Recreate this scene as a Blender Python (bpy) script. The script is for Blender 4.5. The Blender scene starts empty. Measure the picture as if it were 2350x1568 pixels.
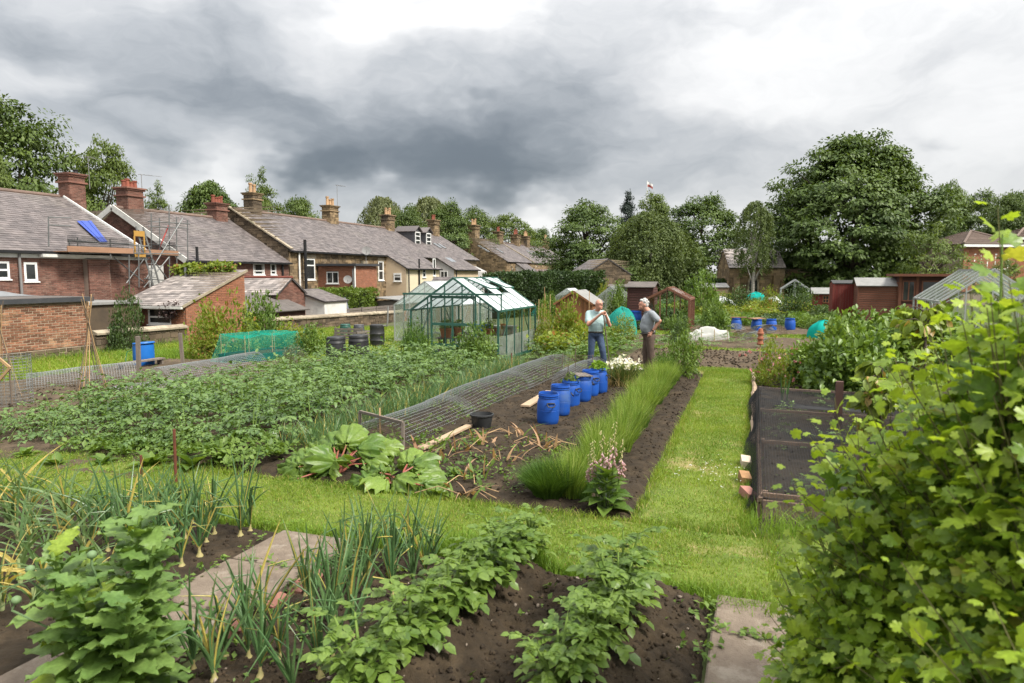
import bpy, math, random
import numpy as np
from mathutils import Vector, Matrix

# ------------------------------------------------------------------ camera, sky, sun, exposure
SC = bpy.context.scene
COL = SC.collection
random.seed(11)
rng = np.random.default_rng(11)

A = math.radians(19.5)                 # the garden rows run along world +Y; the camera looks 19.5 degrees left of them
SA, CA = math.sin(A), math.cos(A)
FPX, UC, VC, HZ, CAMZ = 1566.7, 1175.0, 784.0, 630.0, 2.3
PIT = math.atan((VC - HZ) / FPX)

cam_data = bpy.data.cameras.new('camera')
cam_data.sensor_width = 36.0
cam_data.lens = 24.0
cam_data.clip_start = 0.05
cam_data.clip_end = 3000.0
cam_data.dof.use_dof = True
cam_data.dof.focus_distance = 13.0
cam_data.dof.aperture_fstop = 3.5
cam = bpy.data.objects.new('camera', cam_data)
COL.objects.link(cam)
cam.location = (0, 0, CAMZ)
cam.rotation_euler = (math.radians(90) - PIT, 0, A)
SC.camera = cam

SUN_EL, SUN_AZ = math.radians(50), math.radians(106)     # azimuth measured clockwise from world +Y
sun_dir = Vector((math.sin(SUN_AZ) * math.cos(SUN_EL), math.cos(SUN_AZ) * math.cos(SUN_EL), math.sin(SUN_EL)))
sd = bpy.data.lights.new('sun', 'SUN')
sd.energy = 3.0
sd.angle = math.radians(16)
sd.color = (1.0, 0.95, 0.86)
sun = bpy.data.objects.new('sun', sd)
COL.objects.link(sun)
sun.rotation_euler = (-sun_dir).to_track_quat('-Z', 'Y').to_euler()
sun.location = (30, -8, 40)

SC.view_settings.view_transform = 'Standard'
SC.view_settings.look = 'None'
SC.view_settings.gamma = 1.0
SC.view_settings.exposure = 1.18
SC.cycles.max_bounces = 6
SC.cycles.diffuse_bounces = 3
SC.cycles.glossy_bounces = 2
SC.cycles.transmission_bounces = 4
SC.cycles.transparent_max_bounces = 24
SC.cycles.use_denoising = True
SC.cycles.adaptive_threshold = 0.02
SC.cycles.sample_clamp_indirect = 4.0

def build_world():
    w = bpy.data.worlds.new('World')
    SC.world = w
    w.use_nodes = True
    nt = w.node_tree
    nt.nodes.clear()
    N, L = nt.nodes.new, nt.links.new
    def mth(op, a, b=None, c=None):
        n = N('ShaderNodeMath'); n.operation = op
        for i, x in enumerate((a, b, c)):
            if x is None: continue
            if isinstance(x, (int, float)): n.inputs[i].default_value = x
            else: L(x, n.inputs[i])
        return n.outputs[0]
    out = N('ShaderNodeOutputWorld')
    bg = N('ShaderNodeBackground'); bg.inputs['Strength'].default_value = 0.1
    L(bg.outputs[0], out.inputs[0])
    sky = N('ShaderNodeTexSky'); sky.sky_type = 'NISHITA'; sky.sun_disc = False
    sky.sun_elevation = SUN_EL; sky.sun_rotation = SUN_AZ
    tc = N('ShaderNodeTexCoord')
    rot = N('ShaderNodeVectorRotate'); rot.rotation_type = 'Z_AXIS'
    rot.inputs['Angle'].default_value = -A
    L(tc.outputs['Generated'], rot.inputs['Vector'])
    sep = N('ShaderNodeSeparateXYZ'); L(rot.outputs[0], sep.inputs[0])
    az = mth('ARCTAN2', sep.outputs[0], sep.outputs[1])
    hyp = mth('SQRT', mth('ADD', mth('MULTIPLY', sep.outputs[0], sep.outputs[0]), mth('MULTIPLY', sep.outputs[1], sep.outputs[1])))
    el = mth('ARCTAN2', sep.outputs[2], hyp)
    # cloud-layer coordinates: direction, flattened so clouds stretch along the horizon
    cmb = N('ShaderNodeCombineXYZ'); L(az, cmb.inputs[0]); L(mth('MULTIPLY', el, 1.9), cmb.inputs[1])
    # seamless in azimuth is only needed behind the camera
    def noise(vec, scale, detail, rough=0.55, dist=0.0, off=(0, 0, 0)):
        mp = N('ShaderNodeMapping'); mp.inputs['Location'].default_value = off; L(vec, mp.inputs['Vector'])
        n = N('ShaderNodeTexNoise'); n.inputs['Scale'].default_value = scale; n.inputs['Detail'].default_value = detail
        n.inputs['Roughness'].default_value = rough; n.inputs['Distortion'].default_value = dist
        L(mp.outputs[0], n.inputs['Vector'])
        return n
    warp = noise(cmb.outputs[0], 4.2, 4, 0.6)
    wsub = N('ShaderNodeVectorMath'); wsub.operation = 'SUBTRACT'; L(warp.outputs['Color'], wsub.inputs[0]); wsub.inputs[1].default_value = (.5, .5, .5)
    wsc = N('ShaderNodeVectorMath'); wsc.operation = 'MULTIPLY'; L(wsub.outputs[0], wsc.inputs[0]); wsc.inputs[1].default_value = (.26, .30, 0)
    wadd = N('ShaderNodeVectorMath'); wadd.operation = 'ADD'; L(wsc.outputs[0], wadd.inputs[0]); L(cmb.outputs[0], wadd.inputs[1])
    fine = noise(wadd.outputs[0], 4.5, 7, 0.58, 0.0, (3.1, 1.7, 0))
    broad = noise(wadd.outputs[0], 1.9, 2, 0.5, 0.0, (7.3, 2.2, 0))
    def blob(u, v, su, sv, wgt, ang=0.0):
        a0 = math.atan((u - UC) / FPX); e0 = math.atan((HZ - v) / FPX * math.cos(a0)) * 1.9
        sub = N('ShaderNodeVectorMath'); sub.operation = 'SUBTRACT'; L(wadd.outputs[0], sub.inputs[0]); sub.inputs[1].default_value = (a0, e0, 0)
        vec = sub.outputs[0]
        if ang:
            r = N('ShaderNodeVectorRotate'); r.rotation_type = 'Z_AXIS'; r.inputs['Angle'].default_value = math.radians(ang)
            L(vec, r.inputs['Vector']); vec = r.outputs[0]
        ml = N('ShaderNodeVectorMath'); ml.operation = 'MULTIPLY'; L(vec, ml.inputs[0]); ml.inputs[1].default_value = (FPX / su, FPX / (sv * 1.9), 0)
        ln = N('ShaderNodeVectorMath'); ln.operation = 'DOT_PRODUCT'; L(ml.outputs[0], ln.inputs[0]); L(ml.outputs[0], ln.inputs[1])
        ex = mth('EXPONENT', mth('MULTIPLY', ln.outputs['Value'], -1.0))
        return mth('MULTIPLY', ex, wgt)
    acc = mth('ADD', 0.73, mth('MULTIPLY', mth('SUBTRACT', fine.outputs['Fac'], .5), 0.80))
    acc = mth('ADD', acc, mth('MULTIPLY', mth('SUBTRACT', broad.outputs['Fac'], .5), 0.35))
    for b in SKY_BLOBS:
        acc = mth('ADD', acc, blob(*b))
    acc = mth('SMOOTH_MAX', acc, 0.16, 0.35)
    ramp = N('ShaderNodeValToRGB')
    e = ramp.color_ramp.elements
    e[0].position = 0.0; e[0].color = (.095, .112, .132, 1)
    e[1].position = 1.0; e[1].color = (.86, .855, .848, 1)
    for p, c in ((.18, (.150, .172, .195)), (.36, (.275, .298, .322)), (.54, (.45, .468, .488)), (.72, (.62, .627, .635)), (.86, (.765, .765, .762))):
        x = e.new(p); x.color = c + (1,)
    L(acc, ramp.inputs[0])
    # an overcast sky brightens steadily from the horizon to the zenith
    zen = mth('ADD', 1.0, mth('MULTIPLY', mth('POWER', mth('MAXIMUM', sep.outputs[2], 0.0), 2.2), 2.9))
    cl = N('ShaderNodeVectorMath'); cl.operation = 'SCALE'; L(ramp.outputs[0], cl.inputs[0]); L(mth('MULTIPLY', zen, 4.9), cl.inputs['Scale'])
    mix = N('ShaderNodeMix'); mix.data_type = 'RGBA'; mix.inputs[0].default_value = 0.95
    L(sky.outputs[0], mix.inputs[6]); L(cl.outputs[0], mix.inputs[7])
    L(mix.outputs[2], bg.inputs['Color'])

# cloud masses: photo column, row, half widths, weight (dark < 0 < bright), tilt
SKY_BLOBS = [
    (1060, 385, 330, 80, -.50, 0), (1150, 430, 270, 48, -.27, 0), (800, 320, 270, 75, -.27, -14),
    (520, 240, 260, 70, -.28, -22), (250, 110, 260, 70, -.23, -20), (1250, 230, 230, 105, -.22, 10),
    (1350, 330, 260, 90, -.14, 0), (640, 50, 170, 65, -.20, 0), (60, 40, 260, 90, -.12, 0), (420, 365, 90, 38, -.24, 0),
    (740, 405, 110, 32, -.28, 0), (240, 330, 120, 60, -.15, 0), (1700, 370, 280, 60, -.12, 8), (1500, 440, 160, 35, -.09, 0),
    (1650, 20, 220, 50, -.12, 0), (2170, 347, 40, 14, -.12, 0), (30, 215, 90, 30, -.10, 0), (2100, 120, 260, 60, -.04, 0), (1900, 300, 200, 40, -.06, 0),
    (540, 400, 90, 55, .34, 0), (880, 420, 60, 28, .40, 0), (230, 215, 150, 30, .15, -20), (850, 60, 130, 60, .26, 0),
    (1750, 150, 330, 130, .10, 0), (2200, 250, 330, 300, .13, 0), (1230, 520, 130, 30, .38, 0), (1050, 40, 120, 60, .10, 0),
]
build_world()

# ------------------------------------------------------------------ helpers
def ray(u, v):
    dx = (u - UC) / FPX; dy = (VC - v) / FPX
    cp, sp = math.cos(PIT), math.sin(PIT)
    fy = cp + dy * sp; fz = -sp + dy * cp
    return Vector((dx * CA - fy * SA, dx * SA + fy * CA, fz))

def gz(x, y):
    s = np.clip(-x - 7, 0, 15) * .035
    b = np.clip((-x - 22.25) / 3, 0, 1) * 1.2
    f = np.clip(y - 20, 0, 60) * .012 * np.clip((-x - 8) / 8, 0, 1)
    return -(s + b + f)

def G(u, v, h=0.0):
    """ground point (plus h) seen at a photo position"""
    d = ray(u, v); z = 0.0
    for _ in range(6):
        t = (z + h - CAMZ) / d.z
        z = float(gz(d.x * t, d.y * t))
    return Vector((d.x * t, d.y * t, z + h))

def atX(u, v, X):
    d = ray(u, v); t = X / d.x
    return Vector((X, d.y * t, CAMZ + d.z * t))

def atY(u, v, Y):
    d = ray(u, v); t = Y / d.y
    return Vector((d.x * t, Y, CAMZ + d.z * t))

def atD(u, v, D):
    """point at distance D along the view axis"""
    d = ray(u, v)
    dep = -SA * d.x + CA * d.y
    t = D / dep
    return Vector((d.x * t, d.y * t, CAMZ + d.z * t))

def unit(v):
    v = Vector(v); v.normalize(); return v

def _hash(ix, iy, seed):
    h = (ix.astype(np.int64) * 374761393 + iy.astype(np.int64) * 668265263 + seed * 2147483647) & 0xffffffff
    h = ((h ^ (h >> 13)) * 1274126177) & 0xffffffff
    return ((h ^ (h >> 16)) & 0xffff) / 65535.0

def vnoise(x, y, seed=0):
    x = np.asarray(x, float); y = np.asarray(y, float)
    ix = np.floor(x); iy = np.floor(y); fx = x - ix; fy = y - iy
    fx = fx * fx * (3 - 2 * fx); fy = fy * fy * (3 - 2 * fy)
    a = _hash(ix, iy, seed); b = _hash(ix + 1, iy, seed); c = _hash(ix, iy + 1, seed); d = _hash(ix + 1, iy + 1, seed)
    return (a * (1 - fx) + b * fx) * (1 - fy) + (c * (1 - fx) + d * fx) * fy

def fbm(x, y, octv=4, seed=0, gain=.5):
    s = 0; amp = 1; tot = 0
    for i in range(octv):
        s = s + amp * vnoise(x * 2 ** i, y * 2 ** i, seed + i * 17); tot += amp; amp *= gain
    return s / tot

# ---- objects
def link(o, parent=None):
    COL.objects.link(o)
    if parent is not None: o.parent = parent
    return o

def tag(o, label=None, cat=None, group=None, kind=None):
    if label: o['label'] = label
    if cat: o['category'] = cat
    if group: o['group'] = group
    if kind: o['kind'] = kind
    return o

def thing(name, label, cat, loc=(0, 0, 0), rz=0.0, group=None):
    o = bpy.data.objects.new(name, None)
    o.empty_display_size = .2
    link(o); o.location = loc; o.rotation_euler = (0, 0, rz)
    return tag(o, label, cat, group)

def inst(name, mesh, parent=None, loc=None, mtx=None):
    o = bpy.data.objects.new(name, mesh)
    link(o, parent)
    if mtx is not None: o.matrix_local = mtx
    elif loc is not None: o.location = loc
    return o

KIDS = {}
def copy_tree(o, parent=None):
    c = o.copy(); COL.objects.link(c); c.parent = parent
    for ch in o.children:
        copy_tree(ch, c)
    return c

def np_mesh(name, V, F, mat, smooth=False):
    """V (n,3) array, F list of arrays each (m,k)"""
    if not isinstance(F, (list, tuple)): F = [F]
    F = [np.asarray(f, np.int32) for f in F if len(f)]
    me = bpy.data.meshes.new(name)
    V = np.ascontiguousarray(V, np.float32)
    me.vertices.add(len(V)); me.vertices.foreach_set('co', V.ravel())
    nl = sum(f.size for f in F); npoly = sum(len(f) for f in F)
    me.loops.add(nl); me.loops.foreach_set('vertex_index', np.concatenate([f.ravel() for f in F]))
    me.polygons.add(npoly)
    starts = []; s = 0
    for f in F:
        k = f.shape[1]; starts.append(s + np.arange(len(f)) * k); s += f.size
    me.polygons.foreach_set('loop_start', np.concatenate(starts).astype(np.int32))
    if smooth: me.polygons.foreach_set('use_smooth', np.ones(npoly, bool))
    me.update(calc_edges=True)
    if mat is not None: me.materials.append(mat)
    return me

class MB:
    """collects simple solids; build() links them as one mesh object"""
    def __init__(s): s.v = []; s.f = []
    def add(s, vs, fs):
        n = len(s.v); s.v.extend([tuple(p) for p in vs]); s.f.extend([tuple(i + n for i in f) for f in fs]); return s
    def box(s, x0, x1, y0, y1, z0, z1):
        return s.add([(x0, y0, z0), (x1, y0, z0), (x1, y1, z0), (x0, y1, z0), (x0, y0, z1), (x1, y0, z1), (x1, y1, z1), (x0, y1, z1)],
                     [(0, 3, 2, 1), (4, 5, 6, 7), (0, 1, 5, 4), (1, 2, 6, 5), (2, 3, 7, 6), (3, 0, 4, 7)])
    def obox(s, c, ax, ay, az):
        """box by centre and three half-axis vectors"""
        c, ax, ay, az = Vector(c), Vector(ax), Vector(ay), Vector(az)
        vs = [c + i * ax + j * ay + k * az for k in (-1, 1) for i, j in ((-1, -1), (1, -1), (1, 1), (-1, 1))]
        return s.add(vs, [(0, 3, 2, 1), (4, 5, 6, 7), (0, 1, 5, 4), (1, 2, 6, 5), (2, 3, 7, 6), (3, 0, 4, 7)])
    def beam(s, p0, p1, w, h=None, up=(0, 0, 1)):
        """square bar between two points; w across, h along up"""
        p0, p1 = Vector(p0), Vector(p1); h = w if h is None else h
        d = p1 - p0; L = d.length; d = d / L
        u = Vector(up)
        if abs(d.dot(u)) > .99: u = Vector((0, 1, 0))
        x = d.cross(u).normalized(); u = x.cross(d).normalized()
        return s.obox((p0 + p1) / 2, d * L / 2, x * w / 2, u * h / 2)
    def tube(s, pts, r, n=6, cap=True):
        pts = [Vector(p) for p in pts]; m = len(pts)
        rs = r if isinstance(r, (list, tuple)) else [r] * m
        vs = []; fs = []; prev = None
        for i, p in enumerate(pts):
            d = (pts[min(i + 1, m - 1)] - pts[max(i - 1, 0)])
            if d.length < 1e-9: d = Vector((0, 0, 1))
            d.normalize()
            if prev is None:
                u = Vector((0, 0, 1)) if abs(d.z) < .9 else Vector((1, 0, 0))
            else: u = prev
            x = d.cross(u).normalized(); u = x.cross(d).normalized(); prev = u
            for k in range(n):
                a = 2 * math.pi * k / n
                vs.append(p + (x * math.cos(a) + u * math.sin(a)) * rs[i])
        for i in range(m - 1):
            for k in range(n):
                k2 = (k + 1) % n
                fs.append((i * n + k, i * n + k2, (i + 1) * n + k2, (i + 1) * n + k))
        if cap:
            fs.append(tuple(range(n - 1, -1, -1))); fs.append(tuple((m - 1) * n + k for k in range(n)))
        return s.add(vs, fs)
    def lathe(s, prof, n=20, c=(0, 0, 0), cap_b=True, cap_t=True):
        """prof: list of (r, z)"""
        vs = []; fs = []
        for r, z in prof:
            for k in range(n):
                a = 2 * math.pi * k / n
                vs.append((c[0] + r * math.cos(a), c[1] + r * math.sin(a), c[2] + z))
        m = len(prof)
        for i in range(m - 1):
            for k in range(n):
                k2 = (k + 1) % n
                fs.append((i * n + k, i * n + k2, (i + 1) * n + k2, (i + 1) * n + k))
        if cap_b: fs.append(tuple(range(n - 1, -1, -1)))
        if cap_t: fs.append(tuple((m - 1) * n + k for k in range(n)))
        return s.add(vs, fs)
    def prism(s, poly, ext):
        """planar polygon (3d points) extruded by vector ext"""
        poly = [Vector(p) for p in poly]; ext = Vector(ext); n = len(poly)
        vs = poly + [p + ext for p in poly]
        fs = [tuple(range(n)), tuple(range(2 * n - 1, n - 1, -1))]
        for i in range(n):
            j = (i + 1) % n
            fs.append((j, i, i + n, j + n))
        return s.add(vs, fs)
    def ball(s, c, r, n=8, m=6, sq=(1, 1, 1)):
        prof = []
        vs = [(c[0], c[1], c[2] - r * sq[2])]; fs = []
        for i in range(1, m):
            t = math.pi * i / m
            for k in range(n):
                a = 2 * math.pi * k / n
                vs.append((c[0] + r * sq[0] * math.sin(t) * math.cos(a), c[1] + r * sq[1] * math.sin(t) * math.sin(a), c[2] - r * sq[2] * math.cos(t)))
        vs.append((c[0], c[1], c[2] + r * sq[2]))
        for k in range(n):
            fs.append((0, 1 + (k + 1) % n, 1 + k))
            fs.append((len(vs) - 1, 1 + (m - 2) * n + k, 1 + (m - 2) * n + (k + 1) % n))
        for i in range(m - 2):
            for k in range(n):
                k2 = (k + 1) % n
                fs.append((1 + i * n + k, 1 + i * n + k2, 1 + (i + 1) * n + k2, 1 + (i + 1) * n + k))
        return s.add(vs, fs)
    def mesh(s, name, mat, smooth=False, off=None):
        me = bpy.data.meshes.new(name)
        vs = s.v if off is None else [(a - off[0], b - off[1], c - off[2]) for a, b, c in s.v]
        me.from_pydata(vs, [], s.f)
        if mat is not None: me.materials.append(mat)
        if smooth:
            me.polygons.foreach_set('use_smooth', [True] * len(me.polygons))
            try: me.set_sharp_from_angle(angle=math.radians(40))
            except Exception: pass
        return me
    def build(s, name, mat, parent=None, smooth=False, world=False, kind=None):
        """world=True: coordinates are world ones; a top-level parent has location only"""
        off = None
        if world and parent is not None:
            p = parent
            while p.parent is not None: p = p.parent
            off = p.location
        me = s.mesh(name, mat, smooth, off)
        o = inst(name, me, parent)
        if kind: o['kind'] = kind
        return o

# ---- leaf and blade templates: (verts, faces)
def tpl(v, f): return np.array(v, float), [np.array(x) for x in f]
T_DIA = tpl([(0, 0, 0), (-.32, .45, .07), (0, 1, -.06), (.32, .45, .07)], [[(0, 1, 2), (0, 2, 3)]])
T_LEAF = tpl([(0, 0, 0), (0, .5, -.02), (0, 1, -.16), (-.27, .28, .09), (-.25, .68, .03), (.27, .28, .09), (.25, .68, .03)],
             [[(0, 1, 3), (3, 1, 4), (4, 1, 2), (0, 5, 1), (5, 6, 1), (6, 2, 1)]])

def lobed(n=5, seed=0, depth=.28, cup=.18):
    r = random.Random(seed); vs = [(0, .12, 0)]; m = n * 4
    for i in range(m + 1):
        t = i / m; a = math.radians(-150 + 300 * t)
        lob = abs(math.cos(math.pi * n * t - math.pi * .5 * (n % 2 == 0)))
        rad = .5 * (1 - depth + depth * abs(math.sin(math.pi * n * t)) ** .8) * (.78 + .3 * math.cos(a * .6)) * r.uniform(.95, 1.05) * (1.0 if i % 2 else .88)
        z = -cup * (rad * 1.6) ** 2 + .04 * math.sin(t * m * 1.57) + r.uniform(-.02, .02)
        vs.append((rad * math.sin(a) * 1.05, .12 + rad * math.cos(a) * 1.25 + .15, z))
    vs.append((0, .05, .01))
    k = len(vs) - 1
    fs = [(0, i, i + 1) for i in range(1, m + 1)] + [(0, m + 1, k), (0, k, 1)]
    return tpl(vs, [fs])
T_LOB = [lobed(5, s) for s in range(5)]

def frames(d, n):
    d = d / np.linalg.norm(d, axis=1, keepdims=True)
    x = np.cross(d, n); ln = np.linalg.norm(x, axis=1, keepdims=True)
    bad = ln[:, 0] < 1e-4
    x[bad] = (1, 0, 0); ln[bad] = 1
    x = x / ln; z = np.cross(x, d)
    return np.stack([x, d, z], axis=1)          # rows are the local axes

def scatter(T, P, D, N, S):
    """template copies: P positions, D leaf direction, N face normal hint, S size -> V, [F]"""
    tv, tf = T
    P = np.asarray(P, float); n = len(P)
    R = frames(np.asarray(D, float), np.asarray(N, float))
    S = np.broadcast_to(np.asarray(S, float), (n,))
    V = P[:, None, :] + np.einsum('kj,njc->nkc', tv, R) * S[:, None, None]
    off = (np.arange(n) * len(tv))[:, None, None]
    F = [(f[None] + off).reshape(-1, f.shape[1]) for f in tf]
    return V.reshape(-1, 3), F

def join(parts):
    """merge several (V, [F]) tuples"""
    Vs = []; by = {}; o = 0
    for V, F in parts:
        Vs.append(V)
        for f in F:
            if len(f): by.setdefault(f.shape[1], []).append(f + o)
        o += len(V)
    return np.concatenate(Vs), [np.concatenate(x) for x in by.values()]

def mbarr(mb):
    by = {}
    for f in mb.f: by.setdefault(len(f), []).append(f)
    return np.array(mb.v, float), [np.array(x) for x in by.values()]

def rdir(n, r=None):
    r = r or rng
    v = r.normal(size=(n, 3)); return v / np.linalg.norm(v, axis=1, keepdims=True)

def blades(P, H, W, lean, r=None, seg=2, droop=.3):
    """grass-like strips: P (n,3) roots, heights H, widths W, lean (n,2) horizontal tip offset as a share of height"""
    r = r or rng; n = len(P)
    H = np.broadcast_to(H, (n,)); W = np.broadcast_to(W, (n,))
    a = r.uniform(0, 2 * np.pi, n); side = np.stack([np.cos(a), np.sin(a), np.zeros(n)], 1)
    rows = []
    for i in range(seg + 1):
        t = i / seg
        c = P.copy()
        c[:, :2] += lean * (H * (t ** 1.7))[:, None]
        c[:, 2] += H * (t - droop * t * t * np.linalg.norm(lean, axis=1))
        w = W * (1 - t) ** .7 * .5
        if i < seg: rows.append(c - side * w[:, None]); rows.append(c + side * w[:, None])
        else: rows.append(c)
    V = np.stack(rows, 1); k = V.shape[1]
    base = (np.arange(n) * k)[:, None, None]
    q = [(2 * i, 2 * i + 1, 2 * i + 3, 2 * i + 2) for i in range(seg - 1)]
    t3 = [(2 * (seg - 1), 2 * (seg - 1) + 1, 2 * seg)]
    F = [(np.array(t3)[None] + base).reshape(-1, 3)]
    if q: F.append((np.array(q)[None] + base).reshape(-1, 4))
    return V.reshape(-1, 3), F

# ---- materials
MATS = {}
def _new(key):
    m = bpy.data.materials.new(key); m.use_nodes = True
    m.node_tree.nodes.clear(); MATS[key] = m
    return m, m.node_tree.nodes.new, m.node_tree.links.new

def _rand(N, L):
    g = N('ShaderNodeNewGeometry'); o = N('ShaderNodeObjectInfo')
    a = N('ShaderNodeMath'); a.operation = 'ADD'; L(g.outputs['Random Per Island'], a.inputs[0]); L(o.outputs['Random'], a.inputs[1])
    f = N('ShaderNodeMath'); f.operation = 'FRACT'; L(a.outputs[0], f.inputs[0])
    return f.outputs[0], g

def _mix(N, L, fac, a, b, blend='MIX'):
    m = N('ShaderNodeMix'); m.data_type = 'RGBA'; m.blend_type = blend
    for i, x in ((0, fac), (6, a), (7, b)):
        if isinstance(x, (int, float)): m.inputs[i].default_value = x
        elif isinstance(x, tuple): m.inputs[i].default_value = x[:3] + (1,)
        else: L(x, m.inputs[i])
    return m.outputs[2]

def _noise(N, L, vec, scale, detail=4, rough=.55, stretch=None, dist=0):
    if stretch is not None:
        mp = N('ShaderNodeMapping'); mp.inputs['Scale'].default_value = stretch; L(vec, mp.inputs['Vector']); vec = mp.outputs[0]
    n = N('ShaderNodeTexNoise'); n.inputs['Scale'].default_value = scale; n.inputs['Detail'].default_value = detail
    n.inputs['Roughness'].default_value = rough; n.inputs['Distortion'].default_value = dist
    L(vec, n.inputs['Vector'])
    return n.outputs['Fac']

def _ramp(N, L, fac, stops):
    r = N('ShaderNodeValToRGB'); e = r.color_ramp.elements
    e[0].position, e[1].position = stops[0][0], stops[-1][0]
    e[0].color = stops[0][1][:3] + (1,); e[1].color = stops[-1][1][:3] + (1,)
    for p, c in stops[1:-1]:
        x = e.new(p); x.color = c[:3] + (1,)
    L(fac, r.inputs[0]); return r.outputs[0]

def pmat(key, c1, c2=None, scale=3.0, rough=.8, bump=0.0, bscale=30.0, island=0.0, metal=0.0, spec=.3, stretch=None, c3=None, obj=False, trans=0.0):
    """general solid: two-tone noise colour, optional third blotch tone, per-piece value jitter, bump"""
    if key in MATS: return MATS[key]
    m, N, L = _new(key)
    out = N('ShaderNodeOutputMaterial'); b = N('ShaderNodeBsdfPrincipled'); L(b.outputs[0], out.inputs[0])
    b.inputs['Roughness'].default_value = rough; b.inputs['Metallic'].default_value = metal
    b.inputs['Specular IOR Level'].default_value = spec
    rnd, geo = _rand(N, L)
    pos = geo.outputs['Position']
    if obj:
        pos = N('ShaderNodeTexCoord').outputs['Object']
    c2 = c2 or tuple(x * .8 for x in c1)
    nz = _noise(N, L, pos, scale, 5, .6, stretch)
    st = N('ShaderNodeMapRange'); st.inputs[1].default_value = .32; st.inputs[2].default_value = .68; L(nz, st.inputs[0])
    col = _mix(N, L, st.outputs[0], c1, c2)
    if c3:
        n3 = _noise(N, L, pos, scale * .37, 6, .65, stretch)
        s3 = N('ShaderNodeMapRange'); s3.inputs[1].default_value = .54; s3.inputs[2].default_value = .66; L(n3, s3.inputs[0])
        col = _mix(N, L, s3.outputs[0], col, c3)
    if island:
        mr = N('ShaderNodeMapRange'); mr.inputs[3].default_value = 1 - island; mr.inputs[4].default_value = 1 + island; L(rnd, mr.inputs[0])
        vm = N('ShaderNodeVectorMath'); vm.operation = 'SCALE'; L(col, vm.inputs[0]); L(mr.outputs[0], vm.inputs['Scale']); col = vm.outputs[0]
    L(col, b.inputs['Base Color'])
    if bump:
        bn = N('ShaderNodeBump'); bn.inputs['Strength'].default_value = bump; bn.inputs['Distance'].default_value = .02
        L(_noise(N, L, pos, bscale, 6, .65, stretch), bn.inputs['Height']); L(bn.outputs[0], b.inputs['Normal'])
    return m

def lmat(key, dark, light, trans=.35, rough=.5, nscale=1.2, spec=.35, tip=None, tipshare=.1):
    """leaf: per-leaf tone, patchy world-space variation, light passing through; tip = odd leaves of another colour"""
    if key in MATS: return MATS[key]
    m, N, L = _new(key)
    out = N('ShaderNodeOutputMaterial'); b = N('ShaderNodeBsdfPrincipled'); t = N('ShaderNodeBsdfTranslucent'); mx = N('ShaderNodeMixShader')
    b.inputs['Roughness'].default_value = rough; b.inputs['Specular IOR Level'].default_value = spec
    rnd, geo = _rand(N, L)
    nz = _noise(N, L, geo.outputs['Position'], nscale, 3, .5)
    f = N('ShaderNodeMath'); f.operation = 'MULTIPLY_ADD'; L(nz, f.inputs[0]); f.inputs[1].default_value = 1.5; f.inputs[2].default_value = -.55
    f2 = N('ShaderNodeMath'); f2.operation = 'MULTIPLY_ADD'; f2.use_clamp = True; L(rnd, f2.inputs[0]); f2.inputs[1].default_value = .6; L(f.outputs[0], f2.inputs[2])
    col = _mix(N, L, f2.outputs[0], dark, light)
    if tip:
        k = N('ShaderNodeMath'); k.operation = 'MULTIPLY'; L(rnd, k.inputs[0]); k.inputs[1].default_value = 17.31
        fr = N('ShaderNodeMath'); fr.operation = 'FRACT'; L(k.outputs[0], fr.inputs[0])
        ls = N('ShaderNodeMath'); ls.operation = 'LESS_THAN'; L(fr.outputs[0], ls.inputs[0]); ls.inputs[1].default_value = tipshare
        col = _mix(N, L, ls.outputs[0], col, tip)
    fn = _noise(N, L, geo.outputs['Position'], 55, 2, .6)
    fm = N('ShaderNodeMapRange'); fm.inputs[1].default_value = .3; fm.inputs[2].default_value = .7; fm.inputs[3].default_value = .8; fm.inputs[4].default_value = 1.18; L(fn, fm.inputs[0])
    fs = N('ShaderNodeVectorMath'); fs.operation = 'SCALE'; L(col, fs.inputs[0]); L(fm.outputs[0], fs.inputs['Scale']); col = fs.outputs[0]
    bn = N('ShaderNodeBump'); bn.inputs['Strength'].default_value = .25; bn.inputs['Distance'].default_value = .004; L(fn, bn.inputs['Height']); L(bn.outputs[0], b.inputs['Normal'])
    L(col, b.inputs['Base Color'])
    tcol = _mix(N, L, 1.0, col, (1.25, 1.2, .55), 'MULTIPLY')
    L(tcol, t.inputs['Color'])
    mx.inputs[0].default_value = trans
    L(b.outputs[0], mx.inputs[1]); L(t.outputs[0], mx.inputs[2]); L(mx.outputs[0], out.inputs[0])
    return m

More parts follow.
